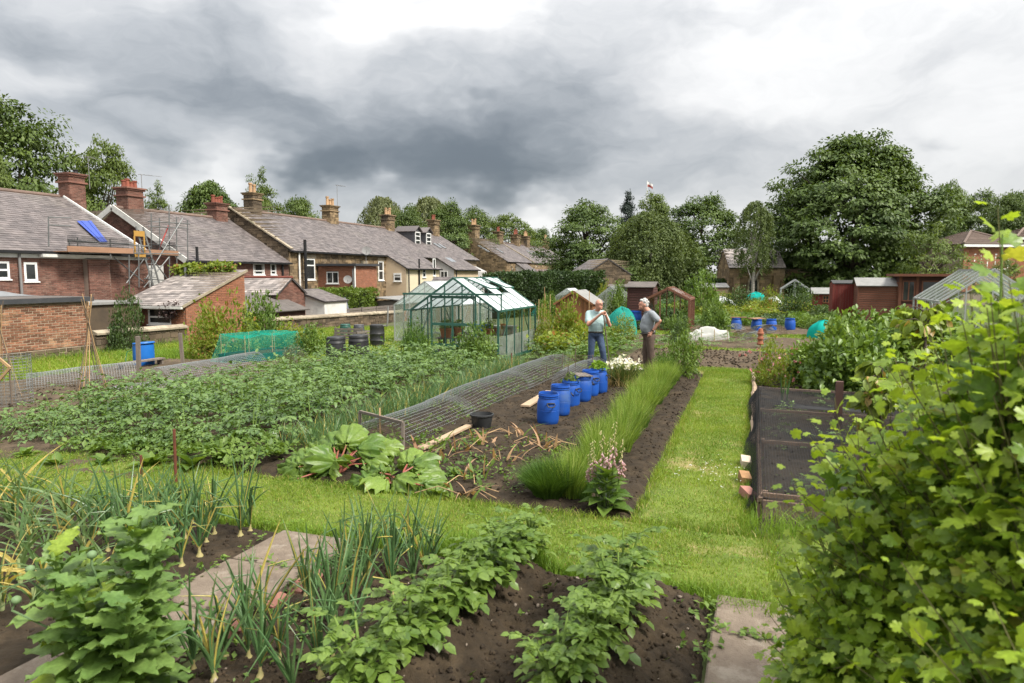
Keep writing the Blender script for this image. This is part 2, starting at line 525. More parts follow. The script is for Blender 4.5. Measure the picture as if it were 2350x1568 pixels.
def glass(key, tint=(1, 1, 1), refl=.22, haze=.0, hazecol=(.8, .82, .82)):
    if key in MATS: return MATS[key]
    m, N, L = _new(key)
    out = N('ShaderNodeOutputMaterial'); tr = N('ShaderNodeBsdfTransparent'); gl = N('ShaderNodeBsdfGlossy'); mx = N('ShaderNodeMixShader')
    tr.inputs[0].default_value = tint + (1,); gl.inputs['Roughness'].default_value = .04
    lw = N('ShaderNodeLayerWeight'); lw.inputs[0].default_value = .35
    lp = N('ShaderNodeMath'); lp.operation = 'POWER'; L(lw.outputs['Facing'], lp.inputs[0]); lp.inputs[1].default_value = 3.0
    a = N('ShaderNodeMath'); a.operation = 'MULTIPLY_ADD'; a.use_clamp = True; L(lp.outputs[0], a.inputs[0]); a.inputs[1].default_value = .55; a.inputs[2].default_value = refl * .15
    L(a.outputs[0], mx.inputs[0]); L(tr.outputs[0], mx.inputs[1]); L(gl.outputs[0], mx.inputs[2])
    s = mx.outputs[0]
    if haze:
        d = N('ShaderNodeBsdfDiffuse'); d.inputs[0].default_value = hazecol + (1,)
        tl = N('ShaderNodeBsdfTranslucent'); tl.inputs[0].default_value = hazecol + (1,)
        dm = N('ShaderNodeMixShader'); dm.inputs[0].default_value = .5; L(d.outputs[0], dm.inputs[1]); L(tl.outputs[0], dm.inputs[2])
        g = N('ShaderNodeNewGeometry'); nz = _noise(N, L, g.outputs['Position'], 2.5, 5, .65)
        h = N('ShaderNodeMath'); h.operation = 'MULTIPLY'; h.use_clamp = True; L(nz, h.inputs[0]); h.inputs[1].default_value = haze * 2
        m2 = N('ShaderNodeMixShader'); L(h.outputs[0], m2.inputs[0]); L(s, m2.inputs[1]); L(dm.outputs[0], m2.inputs[2]); s = m2.outputs[0]
    L(s, out.inputs[0])
    return m

def netmat(key, col, cover):
    """fine woven net too small to tell its threads apart: thin cloth that lets most light through"""
    if key in MATS: return MATS[key]
    m, N, L = _new(key)
    out = N('ShaderNodeOutputMaterial'); tr = N('ShaderNodeBsdfTransparent'); d = N('ShaderNodeBsdfDiffuse'); tl = N('ShaderNodeBsdfTranslucent')
    d.inputs[0].default_value = col + (1,); tl.inputs[0].default_value = col + (1,)
    dm = N('ShaderNodeMixShader'); dm.inputs[0].default_value = .45; L(d.outputs[0], dm.inputs[1]); L(tl.outputs[0], dm.inputs[2])
    mx = N('ShaderNodeMixShader'); L(tr.outputs[0], mx.inputs[1]); L(dm.outputs[0], mx.inputs[2])
    lw = N('ShaderNodeLayerWeight'); lw.inputs[0].default_value = .25
    a = N('ShaderNodeMath'); a.operation = 'MULTIPLY_ADD'; a.use_clamp = True; L(lw.outputs['Facing'], a.inputs[0]); a.inputs[1].default_value = .5; a.inputs[2].default_value = cover
    L(a.outputs[0], mx.inputs[0]); L(mx.outputs[0], out.inputs[0])
    return m

# ------------------------------------------------------------------ ground, beds, lawns, paths
M_GROUND = pmat('rough_ground', (.075, .095, .03), (.05, .062, .022), 1.3, .95, .6, 25, c3=(.095, .075, .045))
M_SOIL = pmat('dug_soil', (.045, .031, .017), (.019, .013, .007), 7.0, .95, .9, 45, c3=(.060, .042, .024))
M_SOILDRY = pmat('dry_soil', (.100, .072, .043), (.050, .036, .021), 6.0, .95, .9, 40, c3=(.120, .085, .057))
M_LAWN = pmat('lawn_base', (.13, .17, .025), (.08, .115, .018), 2.2, .95, .5, 60, c3=(.26, .21, .09))
M_GRASS = lmat('grass_blade', (.095, .175, .018), (.265, .345, .045), .35, .55, .9, .2, (.40, .34, .13), .08)
M_LONG = lmat('long_grass', (.08, .17, .018), (.22, .33, .04), .35, .5, 1.0, .25)
M_SLAB = pmat('concrete_slab', (.200, .158, .118), (.138, .106, .080), 11, .9, .7, 60, c3=(.25, .21, .165))
M_CLOD = pmat('soil_clod', (.044, .030, .017), (.022, .015, .009), 9, .95, .4, 60, island=.35)

def grid_patch(name, xs, ys, zf, mat, smooth=True):
    X, Y = np.meshgrid(xs, ys)
    Z = zf(X, Y)
    V = np.stack([X, Y, Z], -1).reshape(-1, 3)
    ny, nx = X.shape
    i = (np.arange(ny - 1)[:, None] * nx + np.arange(nx - 1)[None]).ravel()
    F = np.stack([i, i + 1, i + nx + 1, i + nx], 1)
    return inst(name, np_mesh(name, V, F, mat, smooth))

xs = np.unique(np.concatenate([np.linspace(-700, -60, 14), np.linspace(-60, -24, 25), np.linspace(-24, 12, 73), np.linspace(12, 60, 20), np.linspace(60, 700, 14)]))
ys = np.unique(np.concatenate([np.linspace(-60, 0, 8), np.linspace(0, 50, 80), np.linspace(50, 120, 20), np.linspace(120, 1200, 14)]))
gr = grid_patch('ground', xs, ys, lambda x, y: gz(x, y) - .035, M_GROUND)
tag(gr, kind='structure')

def soil(name, x0, x1, y0, y1, res, amp, mat, extra=None, seed=0, lift=.015):
    xs = np.arange(x0, x1 + res * .5, res); ys = np.arange(y0, y1 + res * .5, res)
    def zf(X, Y):
        e = np.minimum(np.minimum(X - x0, x1 - X), np.minimum(Y - y0, y1 - Y)) / .12
        e = np.clip(e, 0, 1)
        h = fbm(X * 3.2, Y * 3.2, 3, seed) - .5
        c = np.abs(fbm(X * 13, Y * 13, 3, seed + 5, .65) - .5) * 2
        z = gz(X, Y) + lift + amp * (h * 1.5 + (1 - c) * .9 - .5)
        if extra is not None: z = z + extra(X, Y)
        return z * e + (1 - e) * (gz(X, Y) - .045)
    SOILZ.append((x0, x1, y0, y1, zf))
    return tag(grid_patch(name, xs, ys, zf, mat, False), kind='structure')
SOILZ = []
def soil_z(x, y):
    z = gz(x, y) + .02
    for x0, x1, y0, y1, f in SOILZ:
        m = (x > x0) & (x < x1) & (y > y0) & (y < y1)
        if np.any(m): z = np.where(m, f(x, y), z)
    return z

def ridge(X, xc, w, h): return h * np.exp(-((X - xc) / w) ** 2)
soil('soil_bed', -6.4, -1.02, 6.25, 16.4, .042, .06, M_SOIL, None, 3)
soil('soil_bed', -17.5, -6.36, 5.5, 16.6, .08, .06, M_SOILDRY, None, 9, .01)
front = lambda X, Y: ridge(X, -1.72, .24, .16) + ridge(X, -.72, .24, .15)
soil('soil_bed', -3.12, -.2, 2.2, 4.92, .018, .065, M_SOIL, front, 21)
soil('soil_bed', -9.5, -3.9, 1.8, 4.95, .03, .045, M_SOIL, None, 33)
soil('soil_bed', .08, 4.2, 6.5, 16.2, .06, .05, M_SOIL, None, 41)
soil('soil_bed', -3.4, 1.6, 17.3, 21.5, .06, .06, M_SOILDRY, None, 51)
soil('soil_bed', -6.4, 2.4, 22.3, 26.5, .10, .06, M_SOILDRY, None, 61)
soil('soil_bed', -3.0, 4.6, 28.0, 31.5, .12, .07, M_SOILDRY, None, 71)

def lawn(name, x0, x1, y0, y1, res=.06, seed=0, lift=.02):
    xs = np.arange(x0, x1 + res * .5, res); ys = np.arange(y0, y1 + res * .5, res)
    def zf(X, Y):
        wob = .05 * (fbm(X * 4, Y * 4, 3, seed + 3) - .5)
        e = np.clip((np.minimum(np.minimum(X - x0, x1 - X), np.minimum(Y - y0, y1 - Y)) + wob) / .07, 0, 1)
        z = gz(X, Y) + lift + .05 * (fbm(X * 1.3, Y * 1.3, 3, seed) - .5)
        return z * e + (1 - e) * (gz(X, Y) - .05)
    return tag(grid_patch(name, xs, ys, zf, M_LAWN), kind='structure'), zf
LAWNS = [(-11.5, .25, 4.93, 6.22, 1), (-1.03, .02, 6.2, 16.9, 2), (.25, 3.2, 4.2, 6.6, 3), (-4.6, 4.5, 16.35, 17.35, 4), (-21.8, -17.4, 9.5, 32, 5),
         (-17.6, -10.2, 16.5, 30, 6), (-5.8, 5.5, 26.6, 27.9, 7), (-3.4, 2.6, 21.6, 22.2, 8)]
lawn_z = []
for x0, x1, y0, y1, s in LAWNS:
    o, zf = lawn('lawn', x0, x1, y0, y1, .06 if y0 < 12 and x0 > -12 else .25, s); lawn_z.append(zf)

def mow(k, dens, hmin, hmax, w, edge=0.0, seg=2):
    x0, x1, y0, y1, s = LAWNS[k]
    n = int((x1 - x0) * (y1 - y0) * dens)
    P = np.stack([rng.uniform(x0, x1, n), rng.uniform(y0, y1, n), np.zeros(n)], 1)
    d = np.minimum(np.minimum(P[:, 0] - x0, x1 - P[:, 0]), np.minimum(P[:, 1] - y0, y1 - P[:, 1]))
    P[:, 2] = np.maximum(lawn_z[k](P[:, 0], P[:, 1]), gz(P[:, 0], P[:, 1])) - .006
    tuft = fbm(P[:, 0] * 1.7, P[:, 1] * 1.7, 3, 77 + s)
    worn = np.clip((fbm(P[:, 0] * .9, P[:, 1] * .9, 4, 19 + s) - .56) / .08, 0, 1)
    keep = rng.random(n) < (.45 + .9 * tuft) * (1 - .35 * worn)
    P, d, tuft = P[keep], d[keep], tuft[keep]; n = len(P)
    H = rng.uniform(hmin, hmax, n) * (.6 + .8 * tuft) * (1 + edge * np.exp(-(d / .10) ** 2))
    lean = rng.normal(size=(n, 2)) * .45
    return blades(P, H, rng.uniform(.7, 1.3, n) * w, lean, seg=seg)
parts = [mow(0, 6200, .024, .052, .0062, 1.1), mow(1, 5000, .024, .052, .0072, 1.2), mow(2, 1800, .03, .08, .008), mow(3, 1500, .03, .07, .014, seg=1), mow(4, 480, .06, .20, .032, seg=1), mow(5, 220, .05, .14, .032, seg=1), mow(6, 500, .04, .1, .035, seg=1), mow(7, 500, .04, .1, .025, seg=1)]
V, F = join(parts)
nw = 4200; kx = rng.integers(0, 260, nw); cx = rng.uniform(-9, .6, 260); cy = rng.uniform(4.95, 6.2, 260); pth = rng.random(260) < .4; cx[pth] = rng.uniform(-1, 0, pth.sum()); cy[pth] = rng.uniform(6.2, 15.5, pth.sum())
P = np.stack([cx[kx] + rng.normal(size=nw) * .05, cy[kx] + rng.normal(size=nw) * .05, np.full(nw, .045)], 1); P[:, 2] += gz(P[:, 0], P[:, 1])
Vw, Fw = scatter(T_DIA, P, rdir(nw) * np.array([1, 1, .3]), np.array([0, 0, 1.0]) + rdir(nw) * .4, rng.uniform(.012, .034, nw))
tag(inst('clover', np_mesh('clover', Vw, Fw, M_LONG)), 'clover and broad-leaved weeds in the mown grass', 'clover', kind='stuff')
nd = 50; P = np.stack([rng.normal(size=nd) * .22 - .35, rng.normal(size=nd) * .3 + 8.0, np.full(nd, .065)], 1); Vw, Fw = scatter(T_DIA, np.repeat(P, 3, 0), rdir(3 * nd) * np.array([1, 1, .2]), np.tile([0, 0, 1.0], (3 * nd, 1)), .014)
tag(inst('daisies', np_mesh('daisies', Vw, Fw, pmat('daisy', (.75, .74, .70), None, 5, .7))), 'tiny white daisies in the grass path beside the net cage', 'daisies', kind='stuff')
tag(inst('grass', np_mesh('grass', V, F, M_GRASS)), 'short mown grass of the paths and lawns', 'grass', kind='stuff')

# longer fringes where the mower does not reach
def fringe(pts, n, spread, h0, h1, w=.007):
    pts = np.array(pts, float); seg = rng.integers(0, len(pts) - 1, n); t = rng.random((n, 1))
    P2 = pts[seg] * (1 - t) + pts[seg + 1] * t + rng.normal(size=(n, 2)) * spread
    P = np.column_stack([P2, gz(P2[:, 0], P2[:, 1]) - .01])
    return blades(P, rng.uniform(h0, h1, n), rng.uniform(.7, 1.3, n) * w, rng.normal(size=(n, 2)) * .4, seg=3)
fr = [fringe([(-9.5, 4.95), (-4.0, 4.95)], 1800, .05, .05, .16), fringe([(-3.85, 4.92), (-2.2, 4.94), (-.2, 4.90)], 3000, .045, .06, .17),
      fringe([(-2.3, 4.92), (-1.55, 4.95)], 1500, .07, .15, .34), fringe([(-.25, 4.86), (.5, 4.7)], 900, .08, .06, .16),
      fringe([(.1, 6.35), (1.4, 6.3)], 700, .08, .12, .34), fringe([(.03, 6.3), (.05, 9.5)], 700, .04, .06, .18), fringe([(-1.2, 16.6), (1.2, 16.8)], 900, .12, .08, .2),
      fringe([(-21.7, 12), (-21.8, 27)], 3500, .35, .15, .45, .012), fringe([(-16.5, 17), (-20, 17.5)], 2500, .5, .12, .38, .012), fringe([(-8.5, 6.25), (-5.6, 6.3)], 900, .1, .05, .16)]
V, F = join(fr)
tag(inst('grass', np_mesh('grass', V, F, M_LONG)), 'long uncut grass along the bed edges and garden wall', 'grass', kind='stuff')

# soil clods and stones
def rock_tpl(seed):
    mb = MB(); mb.ball((0, 0, 0), 1, 5, 3); r = np.random.default_rng(seed)
    V, F = mbarr(mb); V = V * (1 + r.uniform(-.42, .38, (len(V), 1))) * r.uniform(.6, 1.3, 3); V[:, 2] *= .8
    return V, F
def clods(n, x0, x1, y0, y1, s0, s1, extra=None, zl=.02):
    out = []
    for k in range(4):
        m = n // 4
        P = np.stack([rng.uniform(x0, x1, m), rng.uniform(y0, y1, m), np.zeros(m)], 1)
        P[:, 2] = soil_z(P[:, 0], P[:, 1]) + .002
        out.append(scatter(rock_tpl(k), P, rdir(m), rdir(m), s0 + (s1 - s0) * rng.random(m) ** 2.5))
    return join(out)
V, F = join([clods(3200, -3.05, -.25, 2.6, 4.85, .004, .024, front, .020), clods(1600, -9, -4, 2.8, 4.9, .005, .024, None, .018),
             clods(2600, -4.2, -1.1, 6.3, 12.5, .007, .028, None, .016), clods(1300, -4.2, -1.1, 12.5, 16.2, .012, .034, None, .024),
             clods(900, -15, -9.8, 6, 12.5, .015, .05, None, .02), clods(900, .2, 3.5, 6.8, 15, .012, .035), clods(900, -3.2, 1.5, 17.4, 21.4, .02, .05)])
tag(inst('soil_clods', np_mesh('soil_clods', V, F, M_CLOD)), 'loose crumbly clods of dark dug soil', 'soil', kind='stuff')
V, F = clods(100, -3.0, -.3, 2.8, 4.8, .006, .02, front, .035)
tag(inst('pebbles', np_mesh('pebbles', V, F, pmat('pebble', (.20, .16, .12), (.27, .22, .18), 8, .8, island=.3))), 'pale pebbles scattered on the near soil bed', 'pebbles', kind='stuff')

# paving slabs
def slab_path(name, cells, seedz):
    bed = MB()
    xs = [c[0] for c in cells] + [c[1] for c in cells]; ys = [c[2] for c in cells] + [c[3] for c in cells]
    bed.box(min(xs) + .03, max(xs) - .03, min(ys) + .03, max(ys) - .03, -.04, .006)
    p = bed.build(name, M_SOIL); tag(p, kind='structure')
    for i, (x0, x1, y0, y1) in enumerate(cells):
        r = random.Random(seedz + i); j = lambda: r.uniform(-.008, .008)
        g = .008; c = [(x0 + g + j(), y0 + g + j()), (x1 - g + j(), y0 + g + j()), (x1 - g + j(), y1 - g + j()), (x0 + g + j(), y1 - g + j())]
        t = [.048 + r.uniform(-.006, .006) for _ in range(4)]
        cx, cy = sum(a for a, _ in c) / 4, sum(b for _, b in c) / 4
        b = .012; ring = [(a + (b if a < cx else -b), d + (b if d < cy else -b)) for a, d in c]
        mb = MB(); vs = [(a, d, 0.0) for a, d in c] + [(a, d, tt - .010) for (a, d), tt in zip(c, t)] + [(a, d, tt) for (a, d), tt in zip(ring, t)]
        fs = [(8, 9, 10, 11)] + [(k, (k + 1) % 4, 4 + (k + 1) % 4, 4 + k) for k in range(4)] + [(4 + k, 4 + (k + 1) % 4, 8 + (k + 1) % 4, 8 + k) for k in range(4)]
        mb.add(vs, fs).build('paving_slab', M_SLAB, p)
slab_path('garden_path', [(-3.88, -3.14, 4.22, 4.86), (-3.90, -3.15, 3.48, 4.22), (-3.92, -3.17, 2.74, 3.48), (-3.96, -3.2, 2.0, 2.74), (-4.0, -3.2, 1.3, 2.0)], 1)
slab_path('garden_path', [(-.19, .52, 4.34, 4.88), (-.2, .52, 3.6, 4.34), (-.2, .52, 2.9, 3.6)], 9)
# broken brick edging along the slabs
bm = pmat('edging_brick', (.30, .14, .10), (.22, .10, .075), 12, .9, .4, 50)
for i, (x, y, r) in enumerate([(-3.06, 4.0, .2), (-3.07, 3.75, -.1), (-3.09, 3.38, .35), (-3.05, 4.2, .1)]):
    mb = MB(); mb.obox((0, 0, .025), (.05, 0, 0), (0, .10 - .015 * i, 0), (0, 0, .03))
    o = mb.build('edging_brick', bm); o.location = (x, y, -.005); o.rotation_euler = (.05, .1, r)
    tag(o, ['broken red brick beside the middle of the concrete slab path', 'red edging brick half buried next to the slab path', 'tilted pink brick end at the near slab joint', 'small red brick at the far end of the slab path'][i], 'brick')

# ------------------------------------------------------------------ buildings
M_BRICK = pmat('red_brick', (.185, .088, .064), (.125, .060, .046), 2.2, .9, .5, 60, island=.32, c3=(.18, .10, .075))
M_BRICK2 = pmat('orange_brick', (.30, .125, .070), (.235, .098, .058), 2.2, .9, .5, 60, island=.16)
M_BRICKOLD = pmat('old_brick', (.25, .115, .066), (.165, .075, .046), 2.5, .92, .6, 50, island=.42, c3=(.31, .18, .105))
M_MORTAR = pmat('lime_mortar', (.42, .34, .25), (.31, .245, .18), 4, .95, .6, 60)
M_MORTARD = pmat('grey_mortar', (.27, .21, .17), (.20, .155, .125), 4, .95, .5, 60)
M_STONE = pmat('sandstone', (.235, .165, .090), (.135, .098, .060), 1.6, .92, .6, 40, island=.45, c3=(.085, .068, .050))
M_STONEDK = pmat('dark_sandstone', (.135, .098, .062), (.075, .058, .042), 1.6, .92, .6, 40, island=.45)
M_STMORT = pmat('stone_mortar', (.23, .18, .12), (.16, .125, .085), 3, .95, .5, 50)
M_SLATE = pmat('slate', (.135, .114, .108), (.092, .078, .076), 1.1, .62, .35, 40, island=.30, spec=.45, c3=(.125, .108, .098))
M_SLATELT = pmat('pale_slate', (.31, .27, .245), (.20, .175, .165), 2.2, .65, .35, 40, island=.42, spec=.45, c3=(.17, .15, .14))
M_ROOFB = pmat('roof_base', (.06, .054, .052), None, 2, .9)
M_RIDGE = pmat('ridge_tile', (.17, .115, .090), (.12, .085, .07), 3, .85, .3, 30, island=.2)
M_WHITE = pmat('white_upvc', (.74, .74, .72), (.66, .66, .64), 2, .45, spec=.4)
M_WHITEW = pmat('white_paint', (.62, .61, .57), (.50, .49, .46), 2, .7, c3=(.42, .41, .38))
M_PANE = pmat('window_glass', (.016, .019, .021), (.034, .036, .035), 1.5, .06, spec=.6)
M_CURT = pmat('net_curtain', (.42, .40, .36), (.28, .27, .25), 3, .9)
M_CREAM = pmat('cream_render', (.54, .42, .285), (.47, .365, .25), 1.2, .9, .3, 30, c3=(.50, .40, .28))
M_CREAMLIT = pmat('lit_cream_render', (.60, .52, .37), (.53, .46, .33), 1.2, .9, .3, 30)  # same cream render, the stronger light on the front put into its colour
M_GREYR = pmat('grey_render', (.40, .385, .37), (.34, .33, .32), 1.2, .9, .3, 30)
M_BLACK = pmat('black_plastic', (.012, .012, .013), (.02, .02, .021), 4, .45)
M_PIPEG = pmat('grey_pipe', (.20, .195, .19), (.15, .145, .14), 4, .6)
M_POTR = pmat('red_clay_pot', (.24, .075, .045), (.17, .055, .038), 6, .85, island=.15)
M_POTC = pmat('buff_clay_pot', (.42, .27, .15), (.33, .21, .12), 6, .85, island=.15)
M_LEAD = pmat('lead_flashing', (.26, .265, .27), (.19, .195, .2), 5, .6)
M_FELT = pmat('roof_felt', (.125, .108, .098), (.085, .075, .068), 2.5, .9, .4, 80)
M_FELTG = pmat('grey_felt', (.24, .235, .225), (.18, .178, .17), 3, .9, .3, 90)
M_COPE = pmat('coping_stone', (.33, .275, .20), (.22, .185, .135), 3, .92, .6, 40, island=.25, c3=(.17, .15, .10))
UP = Vector((0, 0, 1))

def masonry(parent, o, ax, L, top, mat, mortar, holes=(), bw=.225, bh=.075, gap=.015, depth=.07, irr=0.0, indiv=0, name='brick', thick=.22, seed=0, back=True, row0=0.0):
    """wall seen from outside: o lower corner (relative to parent), ax along, outward = ax x up; top = [(a, h)...]"""
    r = random.Random(seed)
    o = Vector(o); ax = unit(ax); n = ax.cross(UP)
    ta = [t[0] for t in top]; th = [t[1] for t in top]
    hm = lambda a: float(np.interp(a, ta, th))
    if back:
        poly = [o, o + ax * L] + [o + ax * a + UP * h for a, h in reversed(top)]
        MB().prism(poly, -n * thick).build('wall', mortar, parent)
    pieces = []; z = row0; row = 0; H = max(th); mort = MB(); rec = .010 if not irr else .022
    while z < H:
        h = bh * (1 + (r.uniform(-.45, .55) if irr else 0)); zt = z + h - gap; zm = z + h * .5
        a = -(row % 2) * bw * .5 if not irr else -r.random() * bw
        iv = [(0, L)]
        for h0, h1, b0, b1 in holes:
            if b0 - .02 < zm < b1 + .02:
                iv = [q for p in iv for q in ((p[0], min(p[1], h0)), (max(p[0], h1), p[1])) if q[1] - q[0] > .02]
        for p, q in iv:
            t0, t1 = min(z + h, hm(p)), min(z + h, hm(q)); xs_ = [p] + [x for x in ta if p < x < q] + [q]
            for u0, u1 in zip(xs_, xs_[1:]):
                k0, k1 = min(z + h, hm(u0)), min(z + h, hm(u1))
                if max(k0, k1) > z + .002:
                    b_ = o + n * (depth - rec)
                    mort.add([b_ + ax * u0 + UP * z, b_ + ax * u1 + UP * z, b_ + ax * u1 + UP * max(k1, z), b_ + ax * u0 + UP * max(k0, z)], [(0, 1, 2, 3)])
        while a < L:
            w = bw * (1 + (r.uniform(-.55, .6) if irr else 0))
            iv = [(max(a, 0), min(a + w - gap, L))]
            for h0, h1, b0, b1 in holes:
                if b0 - .02 < zm < b1 + .02:
                    iv = [q for p in iv for q in ((p[0], min(p[1], h0)), (max(p[0], h1), p[1])) if q[1] - q[0] > .02]
            for p, q in iv:
                if q - p < .03: continue
                t0, t1 = min(zt, hm(p)), min(zt, hm(q))
                if max(t0, t1) - z < .015: continue
                t0 = max(t0, z + .003); t1 = max(t1, z + .003)
                pieces.append((p, q, z, t0, t1, depth + r.uniform(-.006, .006) * (3 if irr else 1)))
            a += w
        z += h; row += 1
    def solid(mb, P):
        p, q, z, t0, t1, d = P
        b = [o + ax * p + UP * z, o + ax * q + UP * z, o + ax * q + UP * t1, o + ax * p + UP * t0]
        f = [v + n * d for v in b]
        k = .004 + (.012 if irr else 0)
        mb.add(b + f, [(4, 5, 6, 7), (0, 1, 5, 4), (1, 2, 6, 5), (2, 3, 7, 6), (3, 0, 4, 7)])
    if mort.v: mort.build('mortar', mortar, parent)
    pieces.sort(key=lambda P: -(P[1] - P[0]) * (P[3] - P[2]) if indiv else 0)
    solo, rest = pieces[:indiv], pieces[indiv:]
    if solo:
        w0, h0 = bw - gap, bh - gap
        ub = MB(); ub.box(0, 1, -1, 0, 0, 1); me = ub.mesh(name, mat)
        for p, q, z, t0, t1, d in solo:
            m = Matrix.Identity(4)
            for i in range(3):
                m[i][0] = ax[i] * (q - p); m[i][1] = -n[i] * d; m[i][2] = UP[i] * (max(t0, t1) - z); m[i][3] = (o + ax * p + UP * z)[i]
            inst(name, me, parent, mtx=m)
    if rest:
        mb = MB()
        for P in rest: solid(mb, P)
        ob = mb.build(name, mat, parent); ob['kind'] = 'stuff'

def slope(parent, o, ax, L, s, W, mat, gauge=.21, w=.30, indiv=0, seed=0, base=True, name='slate', holes=()):
    """slated pitch: o lower-left eave corner, ax along the eave, s up the slope; outward normal = ax x s"""
    r = random.Random(seed); o = Vector(o); ax = unit(ax); s = unit(s); n = ax.cross(s)
    if base:
        MB().prism([o, o + ax * L, o + ax * L + s * W, o + s * W], -n * .08).build('roof', M_ROOFB, parent)
    P = []; row = 0; d = 0.0
    while d < W - .05:
        a = -(row % 2) * w * .5
        while a < L:
            ww = w * r.uniform(.92, 1.06)
            p, q = max(a, 0), min(a + ww - .006, L)
            if q - p > .04 and not any(h[0] < (p + q) / 2 < h[1] and h[2] < d + gauge * .5 < h[3] for h in holes):
                P.append((p, q, d + r.uniform(-.012, .008), min(gauge * 1.25, W - d + .01), r.uniform(-.004, .006)))
            a += ww
        d += gauge; row += 1
    def solid(mb, x):
        p, q, d, g, j = x
        b0 = o + s * d; b1 = o + s * (d + g)
        vs = [b0 + ax * p + n * .006, b0 + ax * q + n * .006, b0 + ax * p + n * (.026 + j), b0 + ax * q + n * (.026 + j), b1 + ax * p + n * .010, b1 + ax * q + n * .010]
        mb.add(vs, [(2, 3, 5, 4), (0, 1, 3, 2), (0, 2, 4), (1, 5, 3)])
    if indiv:
        P.sort(key=lambda x: x[2] - .02 * x[0])
    for x in P[:indiv]:
        p, q, d, g, j = x
        key = 'slate_piece'
        me = bpy.data.meshes.get(key + mat.name)
        if me is None:
            mb = MB(); mb.add([(0, 0, .006), (1, 0, .006), (0, 0, .028), (1, 0, .028), (0, 1, .010), (1, 1, .010)], [(2, 3, 5, 4), (0, 1, 3, 2), (0, 2, 4), (1, 5, 3)])
            me = mb.mesh(key + mat.name, mat)
        m = Matrix.Identity(4); oo = o + ax * p + s * d
        for i in range(3):
            m[i][0] = ax[i] * (q - p); m[i][1] = s[i] * g; m[i][2] = n[i]; m[i][3] = oo[i]
        inst(name, me, parent, mtx=m)
    if P[indiv:]:
        mb = MB()
        for x in P[indiv:]: solid(mb, x)
        ob = mb.build(name, mat, parent); ob['kind'] = 'stuff'

def window(parent, o, ax, w, h, bars_v=(), bars_h=(), mat=None, pane=None, fw=.06, sill=True, curtain=False, out=.03):
    """o lower corner on the wall plane, ax along; glazing slightly back from the frame"""
    o = Vector(o); ax = unit(ax); n = ax.cross(UP); mat = mat or M_WHITE
    mb = MB()
    def bar(a0, a1, b0, b1, d0=-.02, d1=out):
        c = o + ax * (a0 + a1) / 2 + UP * (b0 + b1) / 2 + n * (d0 + d1) / 2
        mb.obox(c, ax * (a1 - a0) / 2, UP * (b1 - b0) / 2, n * (d1 - d0) / 2)
    bar(0, w, 0, fw); bar(0, w, h - fw, h); bar(0, fw, fw, h - fw); bar(w - fw, w, fw, h - fw)
    for x in bars_v: bar(w * x - fw * .45, w * x + fw * .45, fw, h - fw, -.02, out - .003)
    for y in bars_h: bar(fw, w - fw, h * y - fw * .45, h * y + fw * .45, -.02, out - .006)
    if sill: bar(-.05, w + .05, -.05, 0, -.02, out + .05)
    f = mb.build('window', mat, parent)
    MB().obox(o + ax * w / 2 + UP * h / 2 + n * .004, ax * (w / 2 - fw * .5), UP * (h / 2 - fw * .5), n * .004).build('pane', pane or M_PANE, f)
    if curtain:
        for a0, a1 in ((fw, w * .22), (w * .78, w - fw)):
            MB().obox(o + ax * (a0 + a1) / 2 + UP * h * .5 + n * .009, ax * (a1 - a0) / 2, UP * (h / 2 - fw), n * .0025).build('curtain', M_CURT, f)
    return f

def chimney(parent, c, wx, wy, z0, z1, mat, mortar, pots, potmat, bw=.225, bh=.075, irr=0.0, cap=True, seed=0, poth=.45):
    """stack centred at c (x, y); pots = offsets along y"""
    ch = MB().box(c[0] - wx / 2, c[0] + wx / 2, c[1] - wy / 2, c[1] + wy / 2, z0, z1).build('chimney', mortar, parent, world=False)
    masonry(ch, (c[0] + wx / 2, c[1] - wy / 2, z0), (0, 1, 0), wy, [(0, z1 - z0), (wy, z1 - z0)], mat, mortar, (), bw, bh, depth=.03, irr=irr, seed=seed, back=False)
    masonry(ch, (c[0] - wx / 2, c[1] - wy / 2, z0), (1, 0, 0), wx, [(0, z1 - z0), (wx, z1 - z0)], mat, mortar, (), bw, bh, depth=.03, irr=irr, seed=seed + 1, back=False)
    if cap:
        mb = MB(); H = z1
        for k, (e, a, b) in enumerate(((.10, H - .42, H - .34), (.08, H - .10, H + .0), (.14, H - .01, H + .07))):
            mb.box(c[0] - wx / 2 - e, c[0] + wx / 2 + e, c[1] - wy / 2 - e, c[1] + wy / 2 + e, a, b)
        mb.build('chimney_cap', M_STONE if irr else M_BRICK, ch)
    for i, p in enumerate(pots):
        h = poth * (1 + .18 * math.sin(i * 2.3 + seed)); mb = MB()
        mb.lathe([(.14, 0), (.12, .06), (.105, h * .8), (.135, h * .84), (.135, h), (.10, h), (.095, h * .6)], 10, (c[0], c[1] + p, z1 + .06), True, False)
        mb.build('chimney_pot', potmat[i % len(potmat)] if isinstance(potmat, list) else potmat, ch, True)
    return ch

def aerial(parent, p, h=1.5, n=6, ang=.5):
    mb = MB(); p = Vector(p); top = p + Vector((0, 0, h)); mb.tube([p, top], .018, 5)
    d = Vector((math.cos(ang), math.sin(ang), 0)); e = Vector((-d.y, d.x, 0))
    mb.tube([top - d * .15, top + d * 1.1], .012, 4)
    for k in range(n):
        q = top + d * (-.1 + k * .2); mb.tube([q - e * .22, q + e * .22], .007, 4)
    return mb.build('aerial', M_PIPEG, parent)

def gutter(mb, X, y0, y1, z): mb.box(X, X + .12, y0, y1, z - .10, z)

